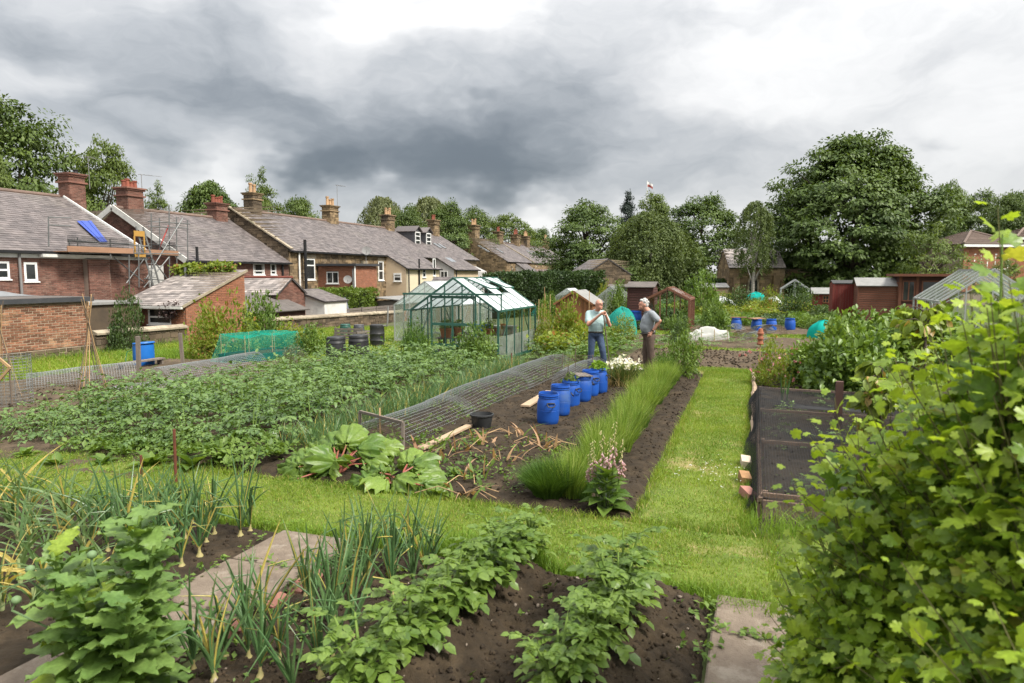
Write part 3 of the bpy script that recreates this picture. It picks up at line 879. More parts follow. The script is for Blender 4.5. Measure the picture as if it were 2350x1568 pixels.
def skylight(parent, o, ax, s, w, h):
    o, ax, s = Vector(o), unit(ax), unit(s); n = ax.cross(s)
    f = MB().obox(o + n * .05, ax * w / 2, s * h / 2, n * .05).build('skylight', M_PIPEG, parent)
    MB().obox(o + n * .105, ax * (w / 2 - .06), s * (h / 2 - .06), n * .004).build('pane', pmat('sky_pane', (.25, .27, .29), (.3, .32, .34), 2, .04, spec=1.0, metal=.6), f)

# ---- house 1: red brick, far left
XR = -32.5
def local(p, t): return Vector(p) - t.location
h1 = thing('brick_house', 'red brick terraced house with tall banded chimney at the scaffold', 'house', (-30, 17, -2))
L1 = lambda *p: local(p, h1)
EZ, RZ = 3.22, 6.10
mb = MB(); mb.prism([L1(-37.8, 5, -2), L1(-27.42, 5, -2), L1(-27.42, 5, EZ - .1), L1(XR, 5, RZ - .12), L1(-37.8, 5, EZ - .1)], (0, 19.9, 0)); mb.build('wall', M_MORTARD, h1)
pts = {k: atX(*k, -27.2) for k in ((0, 600), (18, 643), (55, 603), (85, 647))}
wy0 = atX(55, 600, -27.2).y; wy1 = atX(86, 600, -27.2).y; wz0 = atX(70, 646, -27.2).z; wz1 = atX(70, 602, -27.2).z
vy0 = atX(0, 600, -27.2).y - .25; vy1 = atX(22, 600, -27.2).y; vz0 = atX(10, 641, -27.2).z; vz1 = atX(10, 600, -27.2).z
base = -.2
masonry(h1, L1(-27.3, 12, base), (0, 1, 0), 13, [(0, EZ - .12 - base), (13, EZ - .12 - base)], M_BRICK, M_MORTARD,
        [(wy0 - 12, wy1 - 12, wz0 - base, wz1 - base), (vy0 - 12, vy1 - 12, vz0 - base, vz1 - base)], seed=1)
window(h1, L1(-27.26, wy0, wz0), (0, 1, 0), wy1 - wy0, wz1 - wz0, (), (), fw=.09)
window(h1, L1(-27.26, vy0, vz0), (0, 1, 0), vy1 - vy0, vz1 - vz0, (), (.52,), fw=.08)
sl = Vector((XR + 27.05, 0, RZ - EZ + .03))
slope(h1, L1(-27.05, 5, EZ), (0, 1, 0), 20, Vector((XR + 27.05, 0, RZ - EZ)), sl.length, M_SLATE, .21, .29, 0, 3)
slo = [o for o in h1.children if o.name.startswith('slate')]
mb = MB(); mb.box(-.12, .12, 0, 20, 0, .10)
rt = MB().tube([L1(XR, 5 + .45 * k, RZ + .02) for k in range(45)], .11, 8).build('ridge', M_RIDGE, h1)
mb = MB(); e0, e1 = L1(-26.95, 25.03, EZ + .0), L1(XR, 25.03, RZ + .03); mb.beam(e0, e1, .05, .16); mb.build('bargeboard', M_WHITE, h1)
mb = MB(); gutter(mb, L1(-27.05, 0, 0).x, L1(0, 5, 0).y, L1(0, 25, 0).y, L1(0, 0, EZ).z); mb.build('gutter', M_BLACK, h1)
mb = MB(); mb.box(L1(-27.2, 0, 0).x, L1(-27.13, 0, 0).x, L1(0, 12, 0).y, L1(0, 24.95, 0).y, L1(0, 0, EZ - .26).z, L1(0, 0, EZ - .11).z); mb.build('fascia', M_WHITEW, h1)
py = atX(45, 600, -27.1).y
MB().tube([L1(-27.1, py, EZ - .1), L1(-27.1, py, .4)], .05, 8).build('downpipe', M_PIPEG, h1, True)
b0 = atX(203, 600, -26.9).y; b1 = atX(252, 600, -26.9).y
masonry(h1, L1(-26.98, b0, base), (0, 1, 0), b1 - b0, [(0, 2.95 - base), (b1 - b0, 2.95 - base)], M_BRICK, M_MORTARD, seed=5, thick=.4)
MB().box(*[x for p in zip(L1(-27.3, b0 - 2, 3.0), L1(-26.86, b1 + .1, 3.12)) for x in p]).build('fascia', M_WHITEW, h1)
cp = atX(165, 430, XR)
chimney(h1, L1(XR, cp.y, 0).to_2d(), 0.72, .85, L1(0, 0, 5.2).z, L1(0, 0, 7.25).z, M_BRICK, M_MORTARD, (.25,), M_BLACK, seed=11, poth=.3)
aerial(h1, L1(XR + .6, cp.y + .5, 6.6), 1.6, 3, 1.9)

# slates of the lower right part of house 1 one by one, the rest together
for o_ in slo: bpy.data.objects.remove(o_)
slope(h1, L1(-27.05, 5, EZ), (0, 1, 0), 20, Vector((XR + 27.05, 0, RZ - EZ)), sl.length, M_SLATE, .21, .29, 290, 3, base=False)

# ---- house 2: red brick with gable, scaffold in front
h2 = thing('brick_house', 'red brick house with pale bargeboard gable behind the scaffold', 'house', (-30, 32, -2.2))
L2 = lambda *p: local(p, h2)
EZ2, RZ2 = 3.02, 5.86
mb = MB(); mb.prism([L2(-37, 28.05, -2.2), L2(-28.1, 28.05, -2.2), L2(-28.1, 28.05, EZ2 - .1), L2(XR, 28.05, RZ2 - .12), L2(-37, 28.05, EZ2 - .1)], (0, 8.3, 0)); mb.build('wall', M_MORTARD, h2)
masonry(h2, L2(-37, 28.0, 0), (1, 0, 0), 9, [(0, EZ2 - .1), (4.5, RZ2 - .1), (9, EZ2 - .1)], M_BRICK, M_MORTARD, seed=21)
wins = []
for u0, u1, v0, v1 in ((581, 606, 631, 605), (621, 633, 631, 606)):
    a, b = atX(u0, v0, -27.95), atX(u1, v1, -27.95); wins.append((a.y, b.y, a.z, b.z))
masonry(h2, L2(-28.0, 28.0, 0), (0, 1, 0), 8.4, [(0, EZ2 - .1), (8.4, EZ2 - .1)], M_BRICK, M_MORTARD, [(a - 28, b - 28, c, d) for a, b, c, d in wins], seed=22)
for a, b, c, d in wins: window(h2, L2(-27.96, a, c), (0, 1, 0), b - a, d - c, (), (.35,), fw=.07, curtain=True)
sv = Vector((XR + 27.75, 0, RZ2 - EZ2))
slope(h2, L2(-27.75, 27.8, EZ2), (0, 1, 0), 8.6, sv, sv.length, M_SLATE, .21, .29, 0, 23)
MB().tube([L2(XR, 27.8 + .43 * k, RZ2 + .02) for k in range(21)], .11, 8).build('ridge', M_RIDGE, h2)
for sgn in (1, -1):
    mb = MB(); xe = -27.6 if sgn > 0 else -37.4
    mb.beam(L2(xe, 27.72, EZ2 - .03), L2(XR, 27.72, RZ2 + .02), .06, .30); mb.build('bargeboard', M_WHITEW, h2)
mb = MB(); gutter(mb, L2(-27.75, 0, 0).x, L2(0, 27.8, 0).y, L2(0, 36.4, 0).y, L2(0, 0, EZ2 + .0).z); mb.build('gutter', M_BLACK, h2)
for u in (649,):
    q = atX(u, 620, -27.85); MB().tube([L2(-27.85, q.y, EZ2), L2(-27.85, q.y, 0)], .06, 8).build('downpipe', M_BLACK, h2, True)
MB().tube([L2(-27.7, atX(453, 600, -27.7).y, EZ2 - .1), L2(-27.7, atX(453, 600, -27.7).y, 3.75)], .07, 8).build('flue', M_BLACK, h2, True)
chimney(h2, L2(XR, 28.9, 0).to_2d(), 0.8, 1.0, L2(0, 0, 4.8).z, L2(0, 0, 6.95).z, M_BRICK, M_MORTARD, (-.36, -.12, .12, .36), M_POTR, seed=31, poth=.42)
chimney(h2, L2(XR, 35.4, 0).to_2d(), 0.72, .95, L2(0, 0, 4.8).z, L2(0, 0, 6.75).z, M_BRICK, M_MORTARD, (-.34, -.11, .12, .34), M_POTR, seed=33, poth=.42)
aerial(h2, L2(XR - .3, 30.0, 6.2), 1.7, 4, 1.2)
MB().box(*[x for p in zip(L2(-30.5, 26.7, 0), L2(-29.0, 27.6, 2.75)) for x in p]).build('rendered_porch', M_WHITEW, h2)

# ---- stone terrace
M_SMIX = M_STONE
t1 = thing('stone_terrace', 'long sandstone terrace with slate roof, dormers and cream rendered rear wing', 'terrace', (-30, 50, -2.4))
LT = lambda *p: local(p, t1)
EZ3, RZ3, Y0T, Y1T = 3.80, 6.55, 36.5, 68.0
mb = MB(); mb.prism([LT(-37, Y0T + .05, -2.4), LT(-28.1, Y0T + .05, -2.4), LT(-28.1, Y0T + .05, EZ3 - .1), LT(XR, Y0T + .05, RZ3 - .12), LT(-37, Y0T + .05, EZ3 - .1)], (0, Y1T - Y0T - .1, 0)); mb.build('wall', M_STMORT, t1)
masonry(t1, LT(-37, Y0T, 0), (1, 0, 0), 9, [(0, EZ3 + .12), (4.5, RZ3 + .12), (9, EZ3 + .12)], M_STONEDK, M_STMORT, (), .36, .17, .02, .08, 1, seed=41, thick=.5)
wins = []
for u0, u1, v0, v1 in ((698, 722, 643, 594), (868, 880, 644, 600), (829, 842, 618, 607)):
    a, b = atX(u0, v0, -27.95), atX(u1, v1, -27.95); wins.append((a.y, b.y, a.z, b.z))
masonry(t1, LT(-28.0, Y0T, -.6), (0, 1, 0), 12, [(0, EZ3 + .5), (12, EZ3 + .5)], M_STONE, M_STMORT, [(a - Y0T, b - Y0T, c + .6, d + .6) for a, b, c, d in wins], .36, .17, .02, .08, 1, seed=42, thick=.5)
for i, (a, b, c, d) in enumerate(wins):
    window(t1, LT(-27.96, a, c), (0, 1, 0), b - a, d - c, (), (.68 if i == 0 else .5,), fw=.09, curtain=i == 1)
    MB().box(*[x for p in zip(LT(-28.0, a - .1, d + .01), LT(-27.9, b + .1, d + .25)) for x in p]).build('lintel', M_COPE, t1)
sv = Vector((XR + 27.75, 0, RZ3 - EZ3)); su = sv.normalized()
slope(t1, LT(-27.75, Y0T - .05, EZ3), (0, 1, 0), Y1T - Y0T + .1, sv, sv.length, M_SLATE, .24, .33, 0, 43)
MB().tube([LT(XR, Y0T + .45 * k, RZ3 + .02) for k in range(71)], .11, 8).build('ridge', M_RIDGE, t1)
mb = MB(); gutter(mb, LT(-27.75, 0, 0).x, LT(0, Y0T, 0).y, LT(0, 48.4, 0).y, LT(0, 0, EZ3).z); mb.build('gutter', M_BLACK, t1)
# stone water-table coping down the gable
mb = MB(); mb.beam(LT(-27.7, Y0T - .02, EZ3 + .12), LT(XR, Y0T - .02, RZ3 + .14), .28, .08); mb.build('verge', M_COPE, t1)
chs = [(atX(572, 470, XR).y + .35, 1.3, 7.75, M_POTC, 2), (atX(758, 500, XR).y, 1.75, 7.75, M_POTC, 3), (atX(890, 510, XR).y, 1.75, 7.75, M_POTC, 3), (atX(995, 530, XR).y, 1.9, 8.0, M_POTR, 2)]
for i, (y, wy, zt, pm, n) in enumerate(chs):
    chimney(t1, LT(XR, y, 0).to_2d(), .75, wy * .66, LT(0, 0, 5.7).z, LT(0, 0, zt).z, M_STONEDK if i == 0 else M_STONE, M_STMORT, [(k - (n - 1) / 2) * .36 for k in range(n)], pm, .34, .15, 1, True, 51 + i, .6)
aerial(t1, LT(XR + .3, chs[1][0] + .6, 7.6), 1.9, 5, 1.4)
MB().tube([LT(-27.6, atX(701, 600, -27.6).y, 4.55), LT(-27.6, atX(701, 600, -27.6).y, -.5)], .10, 8).build('soil_pipe', M_BLACK, t1, True)
MB().tube([LT(-27.8, atX(687, 600, -27.8).y, EZ3), LT(-27.8, atX(687, 600, -27.8).y, -.5)], .06, 8).build('downpipe', M_WHITE, t1, True)
# dormers
for u in (957, 982):
    q = atX(u, 552, -30.2); y0, y1 = q.y - .55, q.y + .75
    zt = 6.35
    d = MB().prism([LT(-30.2, y0, 4.9), LT(-30.2, y1, 4.9), LT(-30.2, y1, zt), LT(-30.2, (y0 + y1) / 2, zt + .4), LT(-30.2, y0, zt)], (-2.2, 0, 0)).build('dormer', pmat('dormer_cladding', (.05, .05, .055), (.07, .07, .075), 4, .7), t1)
    window(d, LT(-30.17, y0 + .14, 5.05), (0, 1, 0), 1.0, 1.25, (), (.36, .68), fw=.09, sill=False)
    ym = (y0 + y1) / 2
    for s_, ya in ((1, y0 - .1), (-1, y1 + .1)):
        MB().prism([LT(-30.0, ya, zt - .06), LT(-30.0, ym, zt + .46), LT(-32.3, ym, zt + .46), LT(-32.3, ya, zt - .06)], (0, 0, .06)).build('dormer_roof', M_SLATE, d)
for u, v in ((1003, 563), (1013, 560)):
    q = atX(u, v, -30.0); skylight(t1, LT(-30.0, q.y, EZ3 + (30.0 - 27.75) * (RZ3 - EZ3) / (32.5 - 27.75)), (0, 1, 0), su, .55, 1.0)
# catslide wings
def wing(ya, yb, w, m_side, m_front, label_win, seed):
    k = (RZ3 - EZ3) / (32.5 - 27.75); X1 = -28 + w; zp = lambda X: EZ3 - k * (X + 27.75) + .03; ez = zp(X1) - .10
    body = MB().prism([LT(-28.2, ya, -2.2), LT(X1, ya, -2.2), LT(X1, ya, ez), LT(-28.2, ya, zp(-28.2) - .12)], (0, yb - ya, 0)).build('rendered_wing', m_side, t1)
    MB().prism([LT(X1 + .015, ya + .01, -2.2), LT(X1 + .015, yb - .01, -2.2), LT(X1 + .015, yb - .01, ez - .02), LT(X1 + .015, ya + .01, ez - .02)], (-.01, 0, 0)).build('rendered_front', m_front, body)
    o = LT(X1 + .2, ya - .08, zp(X1 + .2)); v = Vector((-(w + .05), 0, k * (w + .05)))
    slope(t1, o, (0, 1, 0), yb - ya + .16, v, v.length, M_SLATE, .24, .33, 0, seed)
    mb = MB(); gutter(mb, o.x, o.y, o.y + yb - ya + .16, o.z); mb.build('gutter', M_BLACK, t1)
    MB().tube([(o.x + .02, o.y + .15, o.z), (o.x + .02, o.y + .15, o.z - 3)], .06, 8).build('downpipe', M_BLACK, t1, True)
    return X1, ez
X1, ez = wing(48.5, 54.6, 1.9, M_CREAM, M_CREAMLIT, 0, 61)
wa, wb = atY(904, 646, 48.5), atY(921, 627, 48.5)
window(t1, LT(wa.x, 48.49, wa.z), (1, 0, 0), wb.x - wa.x, wb.z - wa.z, (), (.55, .8), fw=.08)
MB().tube([LT(X1 + .1, 50.6, ez + .8), LT(X1 + .1, 50.6, -1)], .07, 8).build('soil_pipe', M_BLACK, t1, True)
wa = atX(969, 637, X1); window(t1, LT(X1 + .02, wa.y, wa.z), (0, 1, 0), .6, .75, (), (.5,), fw=.07)
wa = atX(993, 631, X1); window(t1, LT(X1 + .02, wa.y, wa.z - .1), (0, 1, 0), .5, 1.5, (), (), fw=.08)
X2, ez2 = wing(57.6, 63.4, 1.95, M_GREYR, M_CREAM, 0, 63)
wa = atY(1011, 640, 57.6); window(t1, LT(wa.x, 57.59, wa.z), (1, 0, 0), .75, .72, (.5,), (), fw=.07)
MB().prism([LT(-28.2, 63.4, -2.2), LT(-26.9, 63.4, -2.2), LT(-26.9, 63.4, 2.6), LT(-28.2, 63.4, 3.2)], (0, 4.5, 0)).build('rendered_wing', M_GREYR, t1)
skylight(t1, LT(-27.5, 60.0, EZ3 - (28 - 27.5) * .58 + .1), (0, 1, 0), su, 1.3, .9)
# flat-roofed brick box on the first stone house
bx = MB().box(*[x for p in zip(LT(-28, 39.5, -2.2), LT(-25.08, 42.2, 2.86)) for x in p]).build('brick_extension', M_MORTARD, t1)
wa, wb = atY(750, 651, 39.45), atY(777, 624, 39.45)
H = 2.86 + 1.0
masonry(bx, LT(-28, 39.5, -1), (1, 0, 0), 3, [(0, H), (3, H)], M_BRICK2, M_MORTARD, [(wa.x + 28, wb.x + 28, wa.z + 1, wb.z + 1)], seed=71, back=False)
masonry(bx, LT(-25.08, 39.45, -1), (0, 1, 0), 2.75, [(0, H), (2.75, H)], M_BRICK2, M_MORTARD, seed=72, back=False)
window(bx, LT(wa.x, 39.47, wa.z), (1, 0, 0), wb.x - wa.x, wb.z - wa.z, (.5,), (), fw=.06, out=.04)
MB().box(*[x for p in zip(LT(-28.1, 39.2, 2.87), LT(-24.8, 42.4, 3.02)) for x in p]).build('flat_roof', pmat('dark_fascia', (.035, .037, .042), (.05, .05, .055), 3, .7), bx)
MB().tube([LT(-24.98, 39.36, 2.85), LT(-24.98, 39.36, -1)], .05, 8).build('downpipe', M_WHITE, bx, True)
q = atY(809, 632, 39.3); MB().tube([LT(q.x, 39.36, 2.7), LT(q.x, 39.36, .3)], .055, 8).build('downpipe', M_PIPEG, bx, True)
def dish(parent, p, r, d, mat):
    p = Vector(p); d = unit(d); x = d.cross(UP).normalized(); u = x.cross(d); mb = MB(); vs = [p]; n = 14; fs = []
    for k in (1, 2):
        for i in range(n):
            a = 2 * math.pi * i / n; rr = r * k / 2; vs.append(p + (x * math.cos(a) + u * math.sin(a)) * rr + d * (.18 * r * (k / 2) ** 2))
    for i in range(n):
        j = (i + 1) % n; fs.append((0, 1 + i, 1 + j)); fs.append((1 + i, 1 + n + i, 1 + n + j, 1 + j))
    mb.add(vs, fs); mb.tube([p - u * r * .6, p + d * r * 1.1 - u * r * .3], .012, 4); mb.tube([p, p - d * .25], .02, 5)
    return mb.build('satellite_dish', mat, parent, True)
q = atY(797, 642, 39.0); dish(bx, LT(q.x, 39.05, q.z), .28, (.5, -.8, .3), M_PIPEG)
q = atX(841, 576, -27.4); dish(t1, LT(-27.4, q.y, q.z), .34, (.5, -.8, .3), M_PIPEG)
MB().tube([LT(-27.45, q.y, q.z), LT(-27.45, q.y, q.z - 1.0)], .025, 5).build('dish_pole', M_PIPEG, t1)

# ---- second stone terrace, farther
t2 = thing('stone_terrace', 'distant sandstone terrace with coursed stone gable beyond the dark hedge', 'terrace', (-30, 90, -2.4))
LU = lambda *p: local(p, t2)
Y2, Y3 = 77.0, 109.0
mb = MB(); mb.prism([LU(-37, Y2 + .05, -2.4), LU(-28.1, Y2 + .05, -2.4), LU(-28.1, Y2 + .05, EZ3 - .1), LU(XR, Y2 + .05, RZ3 - .12), LU(-37, Y2 + .05, EZ3 - .1)], (0, Y3 - Y2 - .1, 0)); mb.build('wall', M_STMORT, t2)
masonry(t2, LU(-37, Y2, -1), (1, 0, 0), 9, [(0, EZ3 + 1.1), (4.5, RZ3 + 1.1), (9, EZ3 + 1.1)], M_STONE, M_STMORT, (), .36, .17, .02, .08, 1, seed=81, thick=.5)
masonry(t2, LU(-28, Y2, 0), (0, 1, 0), 32, [(0, EZ3), (32, EZ3)], M_STONE, M_STMORT, (), .5, .24, .02, .08, 1, seed=82, thick=.5)
slope(t2, LU(-27.75, Y2 - .05, EZ3), (0, 1, 0), Y3 - Y2 + .1, sv, sv.length, M_SLATE, .3, .4, 0, 83)
MB().tube([LU(XR, Y2 + 1.0 * k, RZ3 + .02) for k in range(33)], .12, 6).build('ridge', M_RIDGE, t2)
for i, (u, n, pm) in enumerate(((1072, 3, M_POTC), (1143, 2, M_POTR), (1183, 3, M_POTR), (1206, 3, M_POTC), (1253, 2, M_POTC))):
    y = min(atX(u, 545, XR).y, Y3 - .8); y = max(y, Y2 + .8)
    chimney(t2, LU(XR, y, 0).to_2d(), .9, 1.5, LU(0, 0, 5.7).z, LU(0, 0, 8.2 if i == 0 else 7.9).z, M_STONE, M_STMORT, [(k - (n - 1) / 2) * .5 for k in range(n)], pm, .4, .18, 1, True, 91 + i, .7)
for u, v in ((1110, 571), (1143, 580), (1217, 597), (1230, 590), (1245, 595)):
    q = atX(u, v, -30.3); y = q.y
    f = (32.5 - 30.3) / 4.75; skylight(t2, LU(-30.3, y, EZ3 + (30.3 - 27.75) * (RZ3 - EZ3) / 4.75), (0, 1, 0), su, .7, 1.5)
for u in (1227, 1290):
    a = atX(u, 612, -27.95); window(t2, LU(-27.96, a.y, 2.0), (0, 1, 0), 1.0, 1.4, (), (.5,), fw=.1)
a = atX(1150, 620, -27.9); window(t2, LU(-27.96, 78.2, 1.6), (0, 1, 0), 1.0, 1.8, (), (.5,), fw=.1)
for yy in (87.2, 97.5): MB().beam(LU(-27.7, yy, EZ3 + .08), LU(XR, yy, RZ3 + .08), .25, .10).build('party_wall', M_COPE, t2)
w2 = MB().prism([LU(-28.1, 80.2, -2), LU(-25.4, 80.2, -2), LU(-25.4, 80.2, 1.9), LU(-28.1, 80.2, 3.7)], (0, 4, 0)).build('white_wing', M_WHITEW, t2)
slope(t2, LU(-25.2, 80.1, 1.88), (0, 1, 0), 4.2, Vector((-2.9, 0, 1.95)), 3.5, M_SLATE, .3, .4, 0, 85)
w3 = MB().box(*[x for p in zip(LU(-28.1, 84.6, -2), LU(-22.6, 92, 1.65)) for x in p]).build('white_wing', M_WHITEW, t2)
slope(t2, LU(-28.1, 84.5, 1.65), (1, 0, 0), 5.2, Vector((0, 2.2, 1.3)), 2.55, pmat('purple_slate', (.17, .12, .11), (.12, .09, .085), 1.5, .7, island=.3), .3, .4, 0, 86)

# ------------------------------------------------------------------ outbuildings and garden walls
XW = -22.0
gar = thing('brick_garage', 'flat-roofed garage of weathered orange brick beside the cane wigwam', 'garage', (-24, 14, -.6))
LG = lambda *p: local(p, gar)
MB().box(*[x for p in zip(LG(-27.0, 5, -1.6), LG(XW - .05, 17.65, 1.36)) for x in p]).build('wall', M_MORTAR, gar)
masonry(gar, LG(XW - .05, 13.4, -.15), (0, 1, 0), 4.25, [(0, 1.46), (4.25, 1.46)], M_BRICKOLD, M_MORTAR, bw=.25, bh=.085, gap=.021, depth=.05, indiv=280, back=False, seed=101)
masonry(gar, LG(XW - .05, 13.4, -.75), (0, 1, 0), 4.25, [(0, .58), (4.25, .58)], M_STONEDK, M_MORTAR, bw=.34, bh=.14, gap=.03, depth=.055, irr=1, back=False, seed=102, name='stone')
MB().box(*[x for p in zip(LG(-27.1, 5, 1.37), LG(XW + .12, 17.75, 1.52)) for x in p]).build('flat_roof', pmat('dark_fascia', (.035, .037, .042)), gar)
MB().box(*[x for p in zip(LG(-27.0, 5.1, 1.521), LG(XW + .02, 17.65, 1.535)) for x in p]).build('roof_felt', M_FELT, gar)
# crumpled grey sheet lying on the flat roof
def cloth(name, fn, nu, nv, mat, parent=None, kind=None, smooth=True):
    V = np.array([fn(i / (nu - 1), j / (nv - 1)) for j in range(nv) for i in range(nu)], float)
    i = (np.arange(nv - 1)[:, None] * nu + np.arange(nu - 1)[None]).ravel()
    F = np.stack([i, i + 1, i + nu + 1, i + nu], 1)
    o = inst(name, np_mesh(name, V, F, mat, smooth), parent)
    if kind: o['kind'] = kind
    return o
def tarp(a, b):
    x, y = -26.6 + 2.2 * a, 15.2 + 2.4 * b
    return (x, y, 1.545 + .32 * float(fbm(x * 1.7, y * 1.7, 3, 5)) * math.sin(math.pi * a) * math.sin(math.pi * b))
tag(cloth('tarpaulin', tarp, 24, 24, pmat('grey_sheet', (.20, .205, .21), (.15, .155, .16), 3, .6, .2, 20)), 'crumpled grey sheet lying on the flat garage roof', 'tarpaulin')
lt = thing('lean_to', 'low grey flat-roofed lean-to between garage and slate outhouse', 'lean-to', (-25.4, 19.9, -1.6))
MB().box(-1.6, 1.3, -1.9, 1.7, 0, 2.72).build('wall', M_STONEDK, lt); MB().box(-1.7, 1.4, -2.0, 1.8, 2.72, 2.82).build('roof', M_FELTG, lt)

def garden_wall(name, label, y0, y1, z0, z1, mat, mort, stone, nseed, cope=True):
    t = thing(name, label, 'wall', (XW, (y0 + y1) / 2, -1.0))
    Lw = lambda *p: local(p, t)
    zt = lambda y: z0 + (z1 - z0) * (y - y0) / (y1 - y0)
    kw = dict(bw=.34, bh=.15, gap=.025, irr=1) if stone else dict(bw=.225, bh=.075, gap=.012)
    masonry(t, Lw(XW, y0, -1.3), (0, 1, 0), y1 - y0, [(0, z0 + 1.3 - .16), (y1 - y0, z1 + 1.3 - .16)], mat, mort, depth=.05, thick=.35, seed=nseed, **kw)
    if cope:
        y = y0; r = random.Random(nseed); me = MB().prism([(-.21, 0, 0), (.24, 0, 0), (.24, 0, .07), (.02, 0, .17), (-.21, 0, .07)], (0, 1, 0)).mesh('coping_stone', M_COPE)
        while y < y1 - .1:
            w = min(r.uniform(.42, .62), y1 - y); p = Lw(XW - .15, y, zt(y) - .17)
            m = Matrix.Translation(p) @ Matrix.Rotation(r.uniform(-.02, .02), 4, 'X') @ Matrix.Diagonal((1.12, w - .012, 1, 1))
            inst('coping_stone', me, t, mtx=m); y += w
    return t
garden_wall('garden_wall', 'low rubble garden wall with pale coping beside the blue barrel', 17.8, 21.95, .32, .27, M_STONEDK, M_STMORT, True, 111)
garden_wall('garden_wall', 'long rubble garden wall with rounded coping behind the compost bins', 25.6, 40.4, .26, -.06, M_STONEDK, M_STMORT, True, 112)
garden_wall('garden_wall', 'short red brick garden wall next to the old glasshouse', 40.45, 46.5, .12, .22, M_BRICK2, M_MORTAR, False, 113, False)

oh = thing('brick_outhouse', 'red brick outhouse with pale slate lean roof and ivy on top', 'outhouse', (-24, 24, -1.6))
LO = lambda *p: local(p, oh)
x0, x1, y0, y1, za, zb = -25.45, -22.05, 22.0, 25.5, 1.06, 2.42
MB().prism([LO(x0, y0 + .06, -1.6), LO(x1 - .06, y0 + .06, -1.6), LO(x1 - .06, y1, -1.6), LO(x0, y1, -1.6)], (0, 0, 2.6)).build('wall', M_MORTARD, oh)
wl, wh = atY(343, 744, y0), atY(394, 707, y0)
masonry(oh, LO(x0, y0, -1.0), (1, 0, 0), x1 - x0, [(0, za + .95), (x1 - x0, za + .95)], M_BRICK2, M_MORTARD, [(wl.x - x0, wh.x - x0, wl.z + 1, wh.z + 1)], seed=121)
masonry(oh, LO(x1 - .01, y0 - .04, -1.0), (0, 1, 0), y1 - y0, [(0, za + .98), (y1 - y0, zb + .98)], M_BRICK2, M_MORTARD, seed=122)
window(oh, LO(wl.x, y0 - .02, wl.z), (1, 0, 0), wh.x - wl.x, wh.z - wl.z, (), (.45,), fw=.08)
sv2 = Vector((0, y1 - y0 + .35, zb - za + .14))
slope(oh, LO(x0 - .1, y0 - .25, za - .06), (1, 0, 0), x1 - x0 + .2, sv2, sv2.length, M_SLATELT, .19, .30, 260, 123)
mb = MB(); mb.beam(LO(x1 + .12, y0 - .27, za - .08), LO(x1 + .12, y1 + .1, zb + .06), .04, .10); mb.build('bargeboard', M_COPE, oh)
MB().box(*[x for p in zip(LO(x0 - .1, y0 - .37, za - .17), LO(x1 + .12, y0 - .26, za - .07)) for x in p]).build('gutter', M_WHITEW, oh)
q = atY(426, 620, 24.9); MB().tube([LO(q.x, 24.9, 2.1), LO(q.x, 24.9, 2.62)], .07, 10).build('flue', M_LEAD, oh, True)

gb = thing('gabled_outbuilding', 'small brick outbuilding with slate roof and red ridge tiles', 'outbuilding', (-26, 31.4, -1.8))
LB = lambda *p: local(p, gb)
MB().prism([LB(-24.1, 30.2, -1.8), LB(-24.1, 32.6, -1.8), LB(-24.1, 32.6, 1.28), LB(-24.1, 31.4, 2.08), LB(-24.1, 30.2, 1.28)], (-5.5, 0, 0)).build('wall', M_MORTARD, gb)
masonry(gb, LB(-24.05, 30.2, -1), (0, 1, 0), 2.4, [(0, 2.25), (1.2, 3.06), (2.4, 2.25)], M_BRICK, M_MORTARD, seed=131, back=False)
for s_ in (1, -1):
    yb = 30.05 if s_ > 0 else 32.75
    v = Vector((0, s_ * 1.35, .92)); o_ = LB(-29.5, yb, 1.2) if s_ > 0 else LB(-23.9, yb, 1.2)
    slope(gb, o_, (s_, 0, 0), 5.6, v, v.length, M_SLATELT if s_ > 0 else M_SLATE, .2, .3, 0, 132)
MB().tube([LB(-29.5 + .4 * k, 31.4, 2.14) for k in range(15)], .09, 6).build('ridge', pmat('red_ridge', (.20, .065, .045), (.15, .05, .04), 3, .85), gb)

fs_ = thing('felt_roof_shed', 'low shed with broad brown felt roof behind the yellow shrubs', 'shed', (-23.5, 28.6, -1.4))
LF = lambda *p: local(p, fs_)
MB().prism([LF(-22.75, 26.2, -1.4), LF(-25, 26.2, -1.4), LF(-25, 26.2, 1.22), LF(-22.75, 26.2, .42)], (0, 4.7, 0)).build('wall', pmat('dark_timber', (.07, .035, .026), (.05, .027, .02), 4, .9, .3, 30), fs_)
nrm = Vector((.8, 0, 2.4)).normalized()
for k in range(6):
    a = 26.05 + k * .835
    MB().prism([LF(-22.55, a, .40), LF(-22.55, a + .825, .40), LF(-25.05, a + .825, 1.27), LF(-25.05, a, 1.27)], nrm * (.05 + .004 * (k % 2))).build('felt_strip', M_FELT, fs_)
lf = thing('slate_lean_to', 'small white-edged slate lean-to beside the gabled outbuilding', 'lean-to', (-23.6, 33.6, -1.4))
LH = lambda *p: local(p, lf)
MB().prism([LH(-24.6, 32.6, -1.4), LH(-22.7, 32.6, -1.4), LH(-22.7, 32.6, .75), LH(-24.6, 32.6, 1.35)], (0, 2.2, 0)).build('wall', M_WHITEW, lf)
v = Vector((-2.1, 0, .66)); slope(lf, LH(-22.6, 32.5, .78), (0, 1, 0), 2.4, v, v.length, M_SLATE, .2, .3, 0, 141)
sr = thing('slate_outhouse', 'low outhouse with plum slate roof behind the green glasshouse', 'outhouse', (-21, 42.6, -1.4))
q0, q1 = atD(975, 665, 40), atD(1046, 636, 40)
LS = lambda *p: local(p, sr)
yy = q0.y
